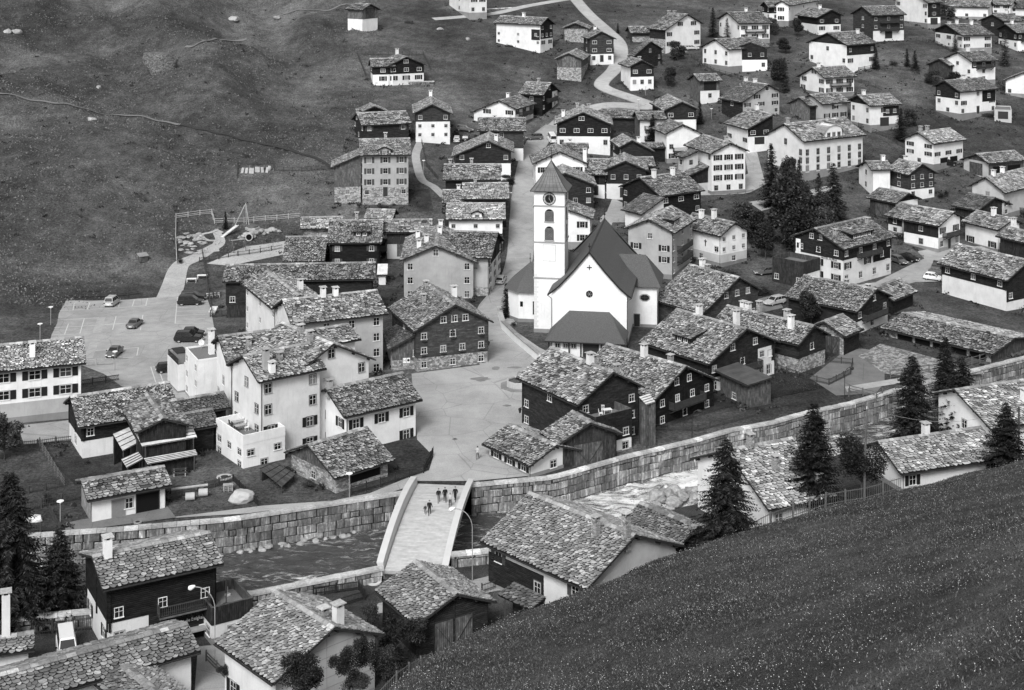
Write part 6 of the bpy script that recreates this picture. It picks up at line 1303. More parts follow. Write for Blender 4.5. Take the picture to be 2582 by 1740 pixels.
# ---------------------------------------------------------------- fittings and small things of the place
def LW(id,x,y,z):
    o=HT[id]; q=Matrix.Rotation(o.rotation_euler[2],3,'Z')@Vector((x,y,z)); return q+Vector(o.location)
HP={r_[0]:r_[3] for r_ in HOUSES}
def text(body,parent,M,size,mat,name='lettering',sx=1.):
    cu=bpy.data.curves.new('lettering','FONT'); cu.body=body; cu.size=size; cu.extrude=.012; cu.align_x='CENTER'; cu.resolution_u=2
    o=bpy.data.objects.new('tmp',cu); COL.objects.link(o); dg=bpy.context.evaluated_depsgraph_get(); me=bpy.data.meshes.new_from_object(o.evaluated_get(dg)); bpy.data.objects.remove(o)
    me.materials.clear(); me.materials.append(MATS[mat]); q=link(name,me,parent); q.matrix_local=M@Matrix.Rotation(PI/2,4,'X')@Matrix.Diagonal((sx,1,1,1)); return q
def wallM(id,side,s,z,out=.08):
    """matrix on face side of a house, s along it (0..1)"""
    x,y,zz,th,L,wl,wr,hr,pt=HP[id]; oh=min(.7,.17*L,.2*(wl+wr)/2+.2); xl,xr,y0,y1=-(wl-oh),wr-oh,-L/2+oh,L/2-oh
    p,q={'A':((xl,y0),(xr,y0)),'L':((xl,y1),(xl,y0)),'R':((xr,y0),(xr,y1))}[side]; p=Vector((*p,0)); q=Vector((*q,0)); e=(q-p).normalized(); n=Vector((e.y,-e.x,0))
    return Matrix.Translation(p.lerp(q,s)+n*out+Vector((0,0,z)))@Matrix.Rotation(math.atan2(e.y,e.x),4,'Z'),(q-p).length
# black timber house: boarding down to the ground, balcony, verse
root=HT['inn']; M,Lw=wallM('inn','R',.68,0,.03)
b=MB(); b.mat('timber_dark').box(-Lw*.31,Lw*.31,-.06,.02,.9,3.1); o=b.build('lower_boarding',root); o.matrix_local=M
b=MB(); b.mat('trim_grey').box(-Lw*.16,Lw*.31,-.9,.02,.7,.9); b.mat('glass').box(-Lw*.14,Lw*.05,-.08,0,-1.3,.6); b.box(Lw*.08,Lw*.29,-.08,0,-1.3,.6); o=b.build('shop_front',root); o.matrix_local=M
M2,_=wallM('inn','R',.67,0,.10); text('Unsere Heimat ist die Ewigkeit',root,M2@Matrix.Translation((-.1,-.02,1.55)),.50,'letter_white',sx=.80); text('Dies das Haus auf lang Zeit',root,M2@Matrix.Translation((-.1,-.02,2.15)),.42,'letter_dim',sx=.85)
M3,_=wallM('inn','R',.69,3.0,.06); bw=2.6; b=MB(); b.mat('beam').box(-bw,bw,-1.1,0,-.14,0); b.mat('rail_grey').box(-bw-.04,bw+.04,-1.14,-1.08,-.16,.0); bo=b.build('balcony',root); bo.matrix_local=M3; railing(bo,[(-bw+.04,0,0),(-bw+.04,-1.05,0),(bw-.04,-1.05,0),(bw-.04,0,0)],.95)
# lettering and boards on walls
M,_=wallM('sonne','L',.55,5.2,.02); text('Zur Sonne',HT['sonne'],M,.62,'black_paint',sx=1.0)
M,_=wallM('chalet','A',.72,4.35,.08); text('HOTEL ALPINA',HT['chalet'],M,.6,'black_paint',sx=.9)
M,_=wallM('u6','A',.42,2.9,.03); b=MB(); b.mat('sign_white').box(-1.1,1.1,-.05,0,-.75,.75); b.mat('trim_grey').box(-.85,-.25,-.06,-.04,-.3,.2); o=b.build('poster_sign',HT['u6']); o.matrix_local=M
M,_=wallM('c10','R',.62,4.1,.03); b=MB(); b.mat('sign_white').box(-1.4,1.4,-.05,0,-.5,.5); o=b.build('inscription_panel',HT['c10']); o.matrix_local=M
M,_=wallM('white2','L',.62,3.9,.03); b=MB(); b.mat('beam'); b.bar((0,-.05,-.7),(0,-.05,.6),.12); b.bar((-.32,-.05,.3),(.32,-.05,.3),.11); o=b.build('wall_crucifix',HT['white2']); o.matrix_local=M
M,_=wallM('oldannex','A',.30,1.9,.04)
b=MB(); b.mat('sign_white').box(-.55,.0,-.05,0,-.45,.35); b.box(.06,.56,-.05,0,-.45,.35); b.mat('metal_dark'); disc(b,(.31,-.05,.0),.2,1,.02,18); o=b.build('stop_sign',HT['oldannex']); o.matrix_local=M; text('H',o,Matrix.Translation((-.27,-.06,-.22)),.62,'trim_grey')
# formwork joints of the concrete gable
x,y,zz,th,L,wl,wr,hr,pt=HP['concr']; M,Lw=wallM('concr','A',0,0,.01); b=MB(); b.mat('plinth')
for k in range(8):
    z=.2+k*.92; hw=min(Lw,max(0,(hr-z-.4)/math.tan(pt)*2))
    if hw>.5: b.box((wl-.7)-min(hw/2,wl-.8),(wl-.7)+min(hw/2,wr-.8),-.012,0,z,z+.03)
for s in (.22,.5,.78): b.box(Lw*s,Lw*s+.03,-.013,0,-1,hr-.5-abs(Lw*s-(wl-.7))*math.tan(pt))
o=b.build('formwork_joints',HT['concr']); o.matrix_local=M
# sheds with sheet metal against the plank gable and the log houses
def leanto(name,label,q,mat,z1,z0,posts=True,cat='lean-to',slab=False,ZG=0.):
    """q = four photo points: high edge left, right; low edge right, left"""
    P=[lift(q[0][0],q[0][1],z1),lift(q[1][0],q[1][1],z1),lift(q[2][0],q[2][1],z0),lift(q[3][0],q[3][1],z0)]; c=sum(P,Vector())/4; c.z=ZG
    t=thing(name,label,cat,tuple(c)); P=[p-c for p in P]
    b=MB()
    if slab:
        dv=((P[3]-P[0])+(P[2]-P[1]))/2; quadroof(b,P[0],P[1],dv,dv.length,5,.36,mat,.9)
    else: b.mat(mat); b.prism(P,(0,0,.06)); b.mat('beam'); [b.bar(P[0].lerp(P[3],k/4)+Vector((0,0,.09)),P[1].lerp(P[2],k/4)+Vector((0,0,.09)),.09,.05) for k in range(5)]
    b.build('roof',t)
    if posts:
        pm=[P[3]*.94+P[1]*.06,P[2]*.94+P[0]*.06,P[0]*.97+P[2]*.03,P[1]*.97+P[3]*.03]
        for p in pm: b=MB(); b.mat('rail_wood'); b.bar((p.x,p.y,-.4),(p.x,p.y,p.z-.02),.14); b.build('post',t)
        b=MB(); b.mat('planks_dark'); a,c2=P[0]*.9+P[3]*.1,P[1]*.9+P[2]*.1; b.prism([(a.x,a.y,-.5),(c2.x,c2.y,-.5),(c2.x,c2.y,c2.z-.15),(a.x,a.y,a.z-.15)],(0,.06,0)); b.build('back_wall',t)
    return t
DT=lambda x,y:(x/3.998,1020+y/3.998)
leanto('lean_to','bright sheet metal lean-to roof across the front of the plank gabled barn',[DT(1365,292),DT(1935,215),DT(1988,335),DT(1435,428)],'sheet_white',4.4,3.3)
leanto('lean_to','striped sheet metal roof of the tall cabin left of the bright lean-to',[DT(1140,300),DT(1300,232),DT(1392,392),DT(1240,472)],'sheet_white',3.9,3.0)
leanto('lean_to','small white slatted shelter roof before the firewood store',[DT(1225,555),DT(1392,480),DT(1447,552),DT(1280,642)],'sheet_white',2.6,2.0)
leanto('firewood_store','firewood store with a patched metal roof below the bright lean-to',[DT(1452,545),DT(1968,457),DT(1992,512),DT(1490,605)],'sheet_white',2.5,2.0,cat='wood store')
KT=lambda x,y:(500+x/3.998,880+y/3.998)
leanto('collapsed_shed','small sagging shed roof of old slabs left of the stone and plank barn',[KT(620,1215),KT(775,1145),KT(985,1265),KT(845,1395)],'planks_mid',1.3,.9,True,'shed')
CT=lambda x,y:(1000+x/3.998,1200+y/3.998)
leanto('porch_roof','little slab porch roof against the left wall of the large slab roofed house',[CT(1180,1075),CT(1505,1228),CT(1300,1335),CT(1068,1218)],'slabs_dark',2.6,1.9,True,'porch',True,NB)
OT=lambda x,y:(1500+x/3.998,640+y/3.998)
t=leanto('plank_bay','tall narrow plank bay with a bright tin roof between the two near log houses',[OT(445,1445),OT(548,1410),OT(612,1498),OT(520,1525)],'sheet_white',6.2,5.7)
b=MB(); b.mat('planks_mid').box(-1.,1.,-.6,1.2,-.5,5.6); o=b.build('plank_wall',t)
# fountain on the square
p=G(1309,975); t=thing('fountain','octagonal stone fountain with a step, beside the big dark house on the square','fountain',tuple(p))
b=MB(); b.mat('plinth'); og=lambda r,z:[(r*math.cos(PI/8+k*PI/4),r*math.sin(PI/8+k*PI/4),z) for k in range(8)]
b.prism(og(3.0,-.2),(0,0,.42)); b.build('step',t)
b=MB(); b.mat('concrete'); o1,o2=og(2.0,.2),og(1.72,.2)
for k in range(8): b.prism([o1[k],o1[(k+1)%8],o2[(k+1)%8],o2[k]],(0,0,.85))
b.build('basin',t); b=MB(); b.mat('car_glass'); b.poly(og(1.75,.85)); b.build('water_surface',t)
b=MB(); b.mat('plinth'); b.tube([(0,0,.2),(0,0,1.3),(0,0,1.5),(0,0,2.3)],[.28,.25,.34,.2],8); b.build('column',t)
# hanging lanterns
for lab,u,v in (('dark lantern on a bracket at the corner of the big dark house on the square',1311,1032),('dark lantern at the right corner of the old brown log house',1232,863)):
    q=lift(u,v,3.6); b=MB(); b.mat('metal_dark'); b.tube([(0,0,-.5),(0,0,.05),(0,0,.2)],[.12,.26,.06],6); b.bar((0,0,.2),(.7,.2,.3),.05); b.build('wall_lantern',None,loc=tuple(q),label=lab,cat='lantern')
# stains and covers of the paving
r=random.Random(2)
for u,v,w_,h_ in [(1212,957,3.2,1.1),(1250,930,1.4,.8),(1297,928,2.4,.5),(1278,1024,1.5,.4),(300,905,3,.5)]:
    c=G(u,v); patch('paving_stain',[(c.x+w_/2*math.cos(a)*r.uniform(.7,1.1),c.y+h_*math.sin(a)*r.uniform(.7,1.3)) for a in [k*PI/8 for k in range(16)]],'patch_dark',.088,cell=.8)
def cover(lab,u,v,r_,m='plinth',Z=None):
    c=G(u,v) if Z is None else lift(u,v,Z); b=MB(); b.mat(m); b.tube([(0,0,-.1),(0,0,.12)],r_,18); b.mat('metal_dark').tube([(0,0,.12),(0,0,.14)],r_*.5,14); b.build('manhole_cover',None,loc=tuple(c),label=lab,cat='manhole cover')
cover('round stone manhole cover in the grass left of the sagging shed',566,1204,1.0,'concrete'); cover('small manhole cover in the paving of the square',1147,1109,.35); cover('manhole cover in the garage yard',347,1318,.5); cover('pale round cover in the grass at the near end of the bridge',943,1469,.8,'bridge_stone',NB)
# furniture
def table(lab,pos,rz,l=1.3,w_=.75,mat='frame_white',z=None,g=None):
    t=thing('garden_table',lab,'table',pos,rz,g); b=MB(); b.mat(mat).box(-l/2,l/2,-w_/2,w_/2,.70,.75); b.build('table_top',t)
    lm=MB(); lm.mat(mat).box(-.03,.03,-.03,.03,0,.70); lm=lm.mesh('leg_mesh')
    for sx in(-1,1):
        for sy in(-1,1): link('leg',lm,t,(sx*(l/2-.08),sy*(w_/2-.08),0))
_ch={}
def chair(lab,pos,rz,mat='frame_white',g='garden chairs'):
    t=thing('garden_chair',lab,'chair',pos,rz,g)
    if mat not in _ch:
        a=MB(); a.mat(mat).box(-.23,.23,-.23,.23,.41,.46); c=MB(); c.mat(mat)
        for k in range(5): c.bar((-.2+k*.1,.23,.44),(-.2+k*.1,.30,.92),.05,.03)
        c.bar((-.24,.30,.92),(.24,.30,.92),.05); l=MB(); l.mat(mat).box(-.02,.02,-.02,.02,0,.42); _ch[mat]=(a.mesh('seat_mesh'),c.mesh('backrest_mesh'),l.mesh('leg_mesh'))
    a,c,l=_ch[mat]; link('seat',a,t); link('backrest',c,t)
    for sx in(-1,1):
        for sy in(-1,1): link('leg',l,t,(sx*.2,sy*.2,0))
hz=HP['whitebox'][7]-.93
for k,(x,y) in enumerate([(-2.0,-.9),(-.4,-1.3)]):
    table(('left' if k==0 else 'right')+' one of two pale tables on the white walled terrace',tuple(LW('whitebox',x,y,hz)),.5+k*.1,1.7,.8,'rail_pale',g='tables on the white terrace')
    for j,(dx,dy,a) in enumerate([(-.45,.7,0),(.45,.7,0),(-.45,-.7,PI),(.45,-.7,PI)]):
        chair('chair at the %s table of the white walled terrace'%('left','right')[k],tuple(LW('whitebox',x+dx,y+dy,hz)),HT['whitebox'].rotation_euler[2]+a,'frame_white' if j<2 else 'rail_wood','chairs at the %s table of the white terrace'%('left','right')[k])
hz=HP['terrace'][7]-.93
table('white table on the timber roof terrace above the river wall',tuple(LW('terrace',.6,.1,hz)),.3,1.2,.8)
for k,(x,y,a,lab) in enumerate([(-.5,.1,1.6,'white chair left of the white table on the timber roof terrace'),(.6,1.,0,'white chair behind the white table on the timber roof terrace')]): chair(lab,tuple(LW('terrace',x,y,hz)),a,'frame_white')
hz=HP['innterrace'][7]-.93
for k,(x,y) in enumerate([(-1,.8),(.9,1.2)]):
    b=MB(); b.mat('concrete'); b.tube([(0,0,0),(0,0,.12)],.32,12); b.mat('metal_grey').tube([(0,0,.1),(0,0,.9)],.03); b.build('parasol_base',None,loc=tuple(LW('innterrace',x,y,hz)),label='%s parasol base on the timber railed terrace'%('left','right')[k],cat='parasol base')
b=MB(); b.mat('metal_dark'); b.tube([(0,0,0),(0,0,.1)],.4,12); b.mat('beam').tube([(0,0,0),(0,0,2.6)],[.05,.09]); b.build('closed_parasol',None,loc=tuple(LW('innterrace',0,-.8,hz)),label='closed dark parasol on the timber railed terrace',cat='parasol')
# cabin and dish on the annex, benches, rollers, pallets
x,y,zz,th,L,wl,wr,hr,pt=HP['flatroof2']; b=MB(); b.mat('door_grey').box(-.9,1.9,-.5,1.,hr+.06,hr+1.7); b.mat('beam').box(-1.,2.,-.6,1.1,hr+1.7,hr+1.8); b.build('rooftop_cabin',HT['flatroof2']); railing(HT['flatroof2'],[(-wl+.1,-L/2+.1,hr+.2),(-wl+.1,L/2-.1,hr+.2)],.9,'metal_dark',False); railing(HT['flatroof2'],[(-wl+.1,-L/2+.1,hr+.2),(wr-.1,-L/2+.1,hr+.2)],.9,'metal_dark',False)
def dish(lab,pos,rz,par=None):
    b=MB(); b.mat('sign_white'); n=14
    for k in range(n):
        a0,a1=2*PI*k/n,2*PI*(k+1)/n; b.poly([(0,.12,1.),(.45*math.cos(a0),0,1+.45*math.sin(a0)),(.45*math.cos(a1),0,1+.45*math.sin(a1))])
    b.mat('metal_grey').tube([(0,.1,0),(0,.12,1)],.03); b.bar((0,.1,1),(0,-.4,.8),.03); b.build('satellite_dish',None,loc=pos,rotz=rz,label=lab,cat='satellite dish')
dish('white satellite dish on the flat roof beside the tall white chimney',tuple(LW('flatroof',-2.3,.2,HP['flatroof'][7]+.05)),.2)
def bench(lab,p,rz):
    t=thing('bench',lab,'bench',p,rz,'benches by the bank and gardens'); b=MB(); b.mat('rail_wood')
    for k in range(3): b.box(-.9,.9,-.25+k*.16,-.13+k*.16,.42,.46)
    b.build('seat',t); b=MB(); b.mat('rail_wood'); b.box(-.9,.9,.26,.30,.60,.72); b.box(-.9,.9,.28,.32,.78,.90); b.build('backrest',t)
    for s in (-1,1): b=MB(); b.mat('concrete').box(s*.7-.05,s*.7+.05,-.25,.3,0,.42); b.bar((s*.7,.29,.4),(s*.7,.33,.9),.06); b.build('leg',t)
bench('bench against the front wall of the low white garage',tuple(G(257,1305)),.25); bench('bench under the firewood store roof',tuple(G(453,1200)),.2)
for lab,u,v in (('left one of two concrete rollers lying at the picket fence',479,1262),('right one of two concrete rollers lying at the picket fence',512,1252)):
    c=G(u,v); t=thing('concrete_roller',lab,'roller',(c.x,c.y,c.z+.5),R(12),'concrete rollers at the fence'); b=MB(); b.mat('concrete').tube([(-.55,0,0),(.55,0,0)],.46,18); b.build('drum',t); b=MB(); b.mat('rail_grey').bar((-.9,0,0),(.9,0,0),.1); b.build('axle',t)
c=G(478,1250); b=MB(); b.mat('rail_pale').tube([(-2.2,0,.9),(2.2,.3,1.1)],.16,9); b.build('log',None,loc=tuple(c),rotz=.15,label='long peeled log resting above the two concrete rollers',cat='log')
c=G(575,1236); b=MB(); b.mat('rail_pale')
for k in range(4):
    for j in range(5): b.box(-.6,.6,-.4+j*.17,-.28+j*.17,k*.2+.1,k*.2+.13)
    for x_ in(-.55,0,.45): b.box(x_,x_+.1,-.4,.4,k*.2,k*.2+.1)
b.build('pallet_stack',None,loc=tuple(c),rotz=.2,label='stack of pale pallets at the picket fence corner',cat='pallets')
c=G(607,1262); rock('covered_pile','pale tarpaulin covered pile weighed down with stones beside the kerb fence',(c.x,c.y,c.z+.5),1.7,1.3,1.1,44,None,'concrete')
c=G(88,1312); rock('covered_pile','crumpled white tarpaulin heap in the small left enclosure',(c.x,c.y,c.z+.2),1.2,.8,.5,45,None,'sheet_white')
for lab,u,v in (('left white garden table set on the strip beside the gravel path',483,712),('right white garden table set on the strip beside the gravel path',510,703)):
    c=G(u,v); table(lab,tuple(c),.1,1.9,1.0)
for k in range(4):
    c=G(524+k*9,751-k*.6); chair('white garden chair in a row behind the dark fence beside the car park',tuple(c),PI,'frame_white','white chairs in a row behind the fence')
c=G(537,790); b=MB(); b.mat('sheet_white'); b.prism([(-.6,-.8,.35),(.6,-.8,.35),(.7,.9,.9),(-.5,.9,.9)],(0,0,.15)); b.mat('metal_grey').box(-.5,.5,-.6,.6,0,.35); b.build('handcart',None,loc=tuple(c),label='white loaded handcart on the lawn below the white chairs',cat='cart')
# playground
pg=lambda x,y:G(430+x/3.797,530+y/3.797)
p=pg(720,150); t=thing('climbing_frame','tall tripod climbing frame of pale poles in the playground','climbing frame',tuple(p)); a=Vector((0,0,4.6))
for q in ((-2.3,-.6,0),(0,.9,0),(.9,-.8,0)): b=MB(); b.mat('rail_pale').tube([q,a*1.04],.09); b.build('pole',t)
p=pg(785,185); t=thing('play_platform','hexagonal pale timber platform in the playground','platform',tuple(p)); hx=lambda r,z:[(r*math.cos(k*PI/3),r*math.sin(k*PI/3),z) for k in range(6)]
b=MB(); b.mat('rail_pale').prism(hx(1.6,.0),(0,0,.5)); b.build('base',t); b=MB(); b.mat('rail_grey').prism(hx(1.2,.5),(0,0,.35)); b.build('top',t)
p=pg(575,260); q=pg(640,215)-p; b=MB(); b.mat('sheet_white'); dv=Vector((q.x,q.y,1.9)); n_=Vector((-q.y,q.x,0)).normalized()*.3; b.prism([Vector((-1.6,-.5,.15))-n_,Vector((-1.6,-.5,.15))+n_,dv+n_,dv-n_],(0,0,.07)); 
for s in(-1,1): b.bar(Vector((-1.6,-.5,.25))+n_*s,dv+Vector((0,0,.12))+n_*s,.06,.2)
b.build('slide',None,loc=tuple(p),label='pale slide running down the playground mound',cat='slide')
p=pg(650,390); t=thing('swing','timber swing frame on the gravel of the playground','swing',tuple(p),.5)
for x_ in(-1.3,1.3):
    for s in(-1,1): b=MB(); b.mat('rail_grey').tube([(x_,s*.9,0),(x_,0,2.3)],.07); b.build('leg',t)
b=MB(); b.mat('rail_pale').tube([(-1.6,0,2.3),(1.6,0,2.3)],.08); b.build('beam',t)
for x_ in(-.6,.6): b=MB(); b.mat('beam').box(x_-.2,x_+.2,-.1,.1,.5,.54); b.bar((x_-.15,0,.52),(x_-.15,0,2.3),.02); b.bar((x_+.15,0,.52),(x_+.15,0,2.3),.02); b.build('swing_seat',t)
p=pg(755,285); t=thing('crawl_tunnel','round concrete crawl tunnel opening among the playground boulders','tunnel',(p.x,p.y,p.z+.7)); b=MB(); n=20
b.mat('concrete')
for k in range(n):
    a0,a1=2*PI*k/n,2*PI*(k+1)/n; f=lambda r_,a,y_:(r_*math.cos(a),y_,r_*math.sin(a)); b.poly([f(.8,a0,-.6),f(.8,a1,-.6),f(.62,a1,-.6),f(.62,a0,-.6)]); b.poly([f(.8,a0,-.6),f(.8,a1,-.6),f(.8,a1,1.5),f(.8,a0,1.5)])
b.build('pipe',t); b=MB(); b.mat('dark_void'); b.prism([(.63*math.cos(2*PI*k/n),-.3,.63*math.sin(2*PI*k/n)) for k in range(n)],(0,1.5,0)); b.build('tunnel_mouth',t)
r=random.Random(6)
for i,(x_,y_,s_) in enumerate([(735,245,.9),(790,235,.9),(800,265,.7),(700,262,.7),(665,268,.6),(870,210,.9),(915,205,.7),(960,205,1.1),(1000,205,.8),(1040,210,.6),(830,230,1.),(900,235,.7),(930,225,.5),(680,285,.6)]):
    p=pg(x_,y_); rock('playground_boulder','pale boulder in the long row across the playground mound',(p.x,p.y,p.z+s_*.35),s_,s_*.7,s_*.6,200+i,'boulders of the playground mound','boulders',i)
for i in range(46):
    p=pg(r.uniform(75,360),r.uniform(225,420)); s_=r.uniform(.25,.95)
    rock('water_garden_stone','pale flat stone of the stone garden in the left half of the playground',(p.x,p.y,p.z+.05),s_*1.2,s_*.8,s_*.35,300+i,'stones of the stone garden','boulders',i)
strip('playground_path',[pg(*q) for q in [(440,400),(430,330),(470,270),(440,235),(490,205)]],1.2,'gravel_pale',.10)
strip('playground_path',[pg(*q) for q in [(440,296),(350,290),(300,240),(390,215),(460,190)]],.7,'gravel_pale',.11)
# retaining wall below the meadow chalet; slabs in the enclosure
P=[G(945,214),G(1020,212),G(1095,214)]; 
def ret(lab,P,h):
    z=min(p.z for p in P); o=block_wall('retaining_wall',lab,[(p.x,p.y) for p in P],-1.2,h,9,.3,False,-1,.4,'garden retaining walls'); o.location.z=z
ret('dry stone retaining wall below the fenced meadow chalet',P,.9); ret('dry stone wall beside the pale path under the topmost white house',[G(1215,32),G(1280,22),G(1345,10)],1.0)
for k in range(9):
    p=G(610+k*8.3+(k*37%5),438-k*.6+(k*53%4)); b=MB(); b.mat('rail_pale').prism([(-.35,0,.1),(.35,0,.1),(.3,.5,1.3),(-.3,.5,1.3)],(0,.06,0)); b.build('pale_board',None,loc=tuple(p),rotz=(k*29%7-3)*.12,label='pale leaning board in the row inside the meadow enclosure',cat='board',group='pale boards in the meadow enclosure')
b=MB(); p=G(360,660); b.mat('planks_mid').box(-.8,.8,-.6,.6,0,1.2); b.mat('slabs').prism([(-1,-.8,1.2),(1,-.8,1.2),(1,.8,1.6),(-1,.8,1.6)],(0,0,.1)); b.build('feeding_box',None,loc=tuple(p),rotz=.6,label='tiny roofed wooden box standing alone in the left meadow',cat='wooden box')
b=MB(); p=G(1031,59); b.mat('planks_dark').box(-1.4,1.4,-.3,.3,.3,.9); b.build('feed_trough',None,loc=tuple(p),label='dark trough in the meadow right of the lone hay barn',cat='trough')
r=random.Random(12)
for lab,u,v,s_ in [('small outcrop of pale rocks in the left meadow, upper left',20,82,1.2),('small dark outcrop beside the pale rocks in the upper left meadow',42,84,1.5),('pale pointed stone standing in the left meadow',232,303,1.0),('rock in the meadow below the boulder, right one',250,222,.8),('low rock hump in the upper meadow right of the path bend',590,52,1.6),('stone heap in the upper meadow left of the lone hay barn',700,48,1.4),('flat pale stone in the meadow below the lone hay barn',1110,76,1.1),('low stone in the meadow above the white bungalow',1180,100,.8)]:
    p=G(u,v); rock('meadow_rock',lab,(p.x,p.y,p.z+s_*.2),s_*1.3,s_,s_*.8,int(u),'rocks of the left meadow','boulders',u)

# pieces of wall with a finish of their own
def wall_panel(id,side,s0,s1,z0,z1,mat,name,wins=(),out=.07):
    M,Lw=wallM(id,side,0,0,0); b=MB(); b.mat(mat).box(Lw*s0,Lw*s1,-out,.03,z0,z1); o=b.build(name,HT[id]); o.matrix_local=M
    for s,z,w_,h_ in wins: window(o,Matrix.Translation((Lw*s,-out,z)),w_,h_,'g')
_far=False
wall_panel('centrelog','A',.74,.95,-1,4.9,'plaster_white','plaster_panel',[(.80,4.0,.9,.9),(.79,1.5,.8,.9),(.90,1.3,.8,1.6)])
wall_panel('slabhouse','L',.0,.58,.5,3.7,'timber_dark','timber_wall',[(.52,2.2,.9,1.2)])
for f,s in (('A',.02),('A',.95),('R',.02),('R',.96),('L',.03)):
    wall_panel('chaletterrace',f,max(s-.02,0),min(s+.10,1),-1,3.8,'plaster_white','pier')
wall_panel('chalet','R',.62,.98,2.9,5.8,'timber_dark','timber_wall',[(.80,4.2,.9,1.1)])
wall_panel('chalet','A',.02,.12,-1,7.2,'plaster_white','plaster_panel')
wall_panel('wl2','L',.80,.99,1.9,5.2,'timber_dark','timber_wall',[(.9,3.6,.7,.8)])
wall_panel('c11','R',.45,1.0,2.6,5.2,'timber_dark','timber_wall',[(.6,3.9,.8,.9),(.85,3.9,.8,.9)])
wall_panel('roofC','L',.60,1.0,-1,3.0,'timber_mid','timber_wall',[(.8,1.3,.7,.6)])
wall_panel('d8','R',.62,.99,3.1,6.4,'timber_dark','timber_wall',[(.8,4.7,.9,1.1)])
wall_panel('darkgab','A',.62,.95,-.5,4.6,'plaster_white','plaster_panel',[(.78,1.2,.8,.9),(.78,3.4,.8,.9)])

# weeds and low growth along the house walls (nobody could count it)
def undergrowth():
    r=random.Random(21); b=MB(); b.mat('leaves_dark'); skip={'oldtimber','plaza','lowwhite','balcony','barnmid','terrace','oldannex','flatroof','flatroof2','frontlog','inn','innterrace','bigl','bigl2','tinyl','rearsmall','brightroof','frontright','edgeright','slabhouse','hotelB','hotelA','hotelC','hotelD','chalet','chaletterrace','whitebox','logbarn','concr'}
    rd=np.array(ROADS)
    def clump(x,y,z,R_,n):
        if np.min((rd[:,0]-x)**2+(rd[:,1]-y)**2)<rd[0,2]+14: return
        for _ in range(n):
            p=Vector((x+r.gauss(0,R_),y+r.gauss(0,R_),z+abs(r.gauss(0,R_*.6)))); q=r.uniform(.10,.24)
            b.poly([p+Vector((-q,0,-.05)),p+Vector((r.uniform(-.1,.1),r.uniform(-.1,.1),q*1.5)),p+Vector((q,r.uniform(-q,q),0))])
    for id,P in HP.items():
        if id in skip: continue
        x,y,z,th,L,wl,wr,hr,pt=P; d=Vector((math.sin(th),math.cos(th))); n=Vector((math.cos(th),-math.sin(th)))
        for k in range(int((L+wl+wr)*.9)):
            if r.random()<.5: u=r.uniform(-L/2,L/2); s=r.choice((-wl,wr))*r.uniform(.92,1.35)
            else: s=r.uniform(-wl,wr); u=r.choice((-1,1))*L/2*r.uniform(.92,1.4)
            q=Vector((x,y))+d*u+n*s; clump(q.x,q.y,T(q.x,q.y),r.uniform(.15,.5),r.randint(6,22))
    for k in range(900):
        g=G(r.uniform(1250,2560),r.uniform(10,640)); clump(g.x,g.y,g.z,r.uniform(.1,.45),r.randint(4,14))
    for k in range(200):
        g=G(r.uniform(-10,900),r.uniform(20,620)); clump(g.x,g.y,g.z,r.uniform(.15,.7),r.randint(4,16))
    b.build('undergrowth',None,kind='stuff')
undergrowth()
# ---------------------------------------------------------------- fences
def fence(label,pts,h=1.0,gap=.22,mat='rail_wood',style='picket',zf=None,step=2.2,wd=.09):
    """pts world points; rails + pickets in one mesh, each post a part"""
    zf=zf or T; P=[Vector((p[0],p[1],0)) for p in pts]; root=thing('fence',label,'fence',(P[0].x,P[0].y,0),0,'fences around gardens and meadows')
    o0=P[0]; b=MB(); b.mat(mat); pm=MB(); pm.mat(mat).box(-.07,.07,-.07,.07,-.3,h+.12); pm=pm.mesh('post_mesh'); npost=0
    for a,c in zip(P,P[1:]):
        L=(c-a).length; n=max(1,round(L/step))
        for k in range(n):
            p=a.lerp(c,k/n); q=a.lerp(c,(k+1)/n); zp,zq=zf(p.x,p.y),zf(q.x,q.y); p=Vector((p.x-o0.x,p.y-o0.y,zp)); q=Vector((q.x-o0.x,q.y-o0.y,zq))
            if npost<95: link('post',pm,root,p); npost+=1
            hs=(.3,h-.12) if style!='rail3' else (.3,.62,h-.05)
            for z in hs: b.bar(p+Vector((0,0,z)),q+Vector((0,0,z)),.05,.1 if style!='picket' else .07)
            if style=='picket':
                m=max(1,int((q-p).length/gap))
                for j in range(m):
                    w=p.lerp(q,(j+.5)/m); hh=h*(1+.06*math.sin(j*7.3+k*3.1)); b.bar(w+Vector((0,0,.05)),w+Vector((0,0,hh)),wd,.03)
            elif style=='lattice':
                m=max(1,int((q-p).length/.28))
                for j in range(m):
                    w=p.lerp(q,j/m); x=p.lerp(q,min(1,(j+1.6)/m)); b.bar(w+Vector((0,0,.1)),x+Vector((0,0,h)),.05,.03); b.bar(w+Vector((0,0,h)),x+Vector((0,0,.1)),.05,.03)
    b.build('rails',root); return root
Gs=lambda L:[G(*p) for p in L]
Ln=lambda L:[lift(u,v,NB) for u,v in L]
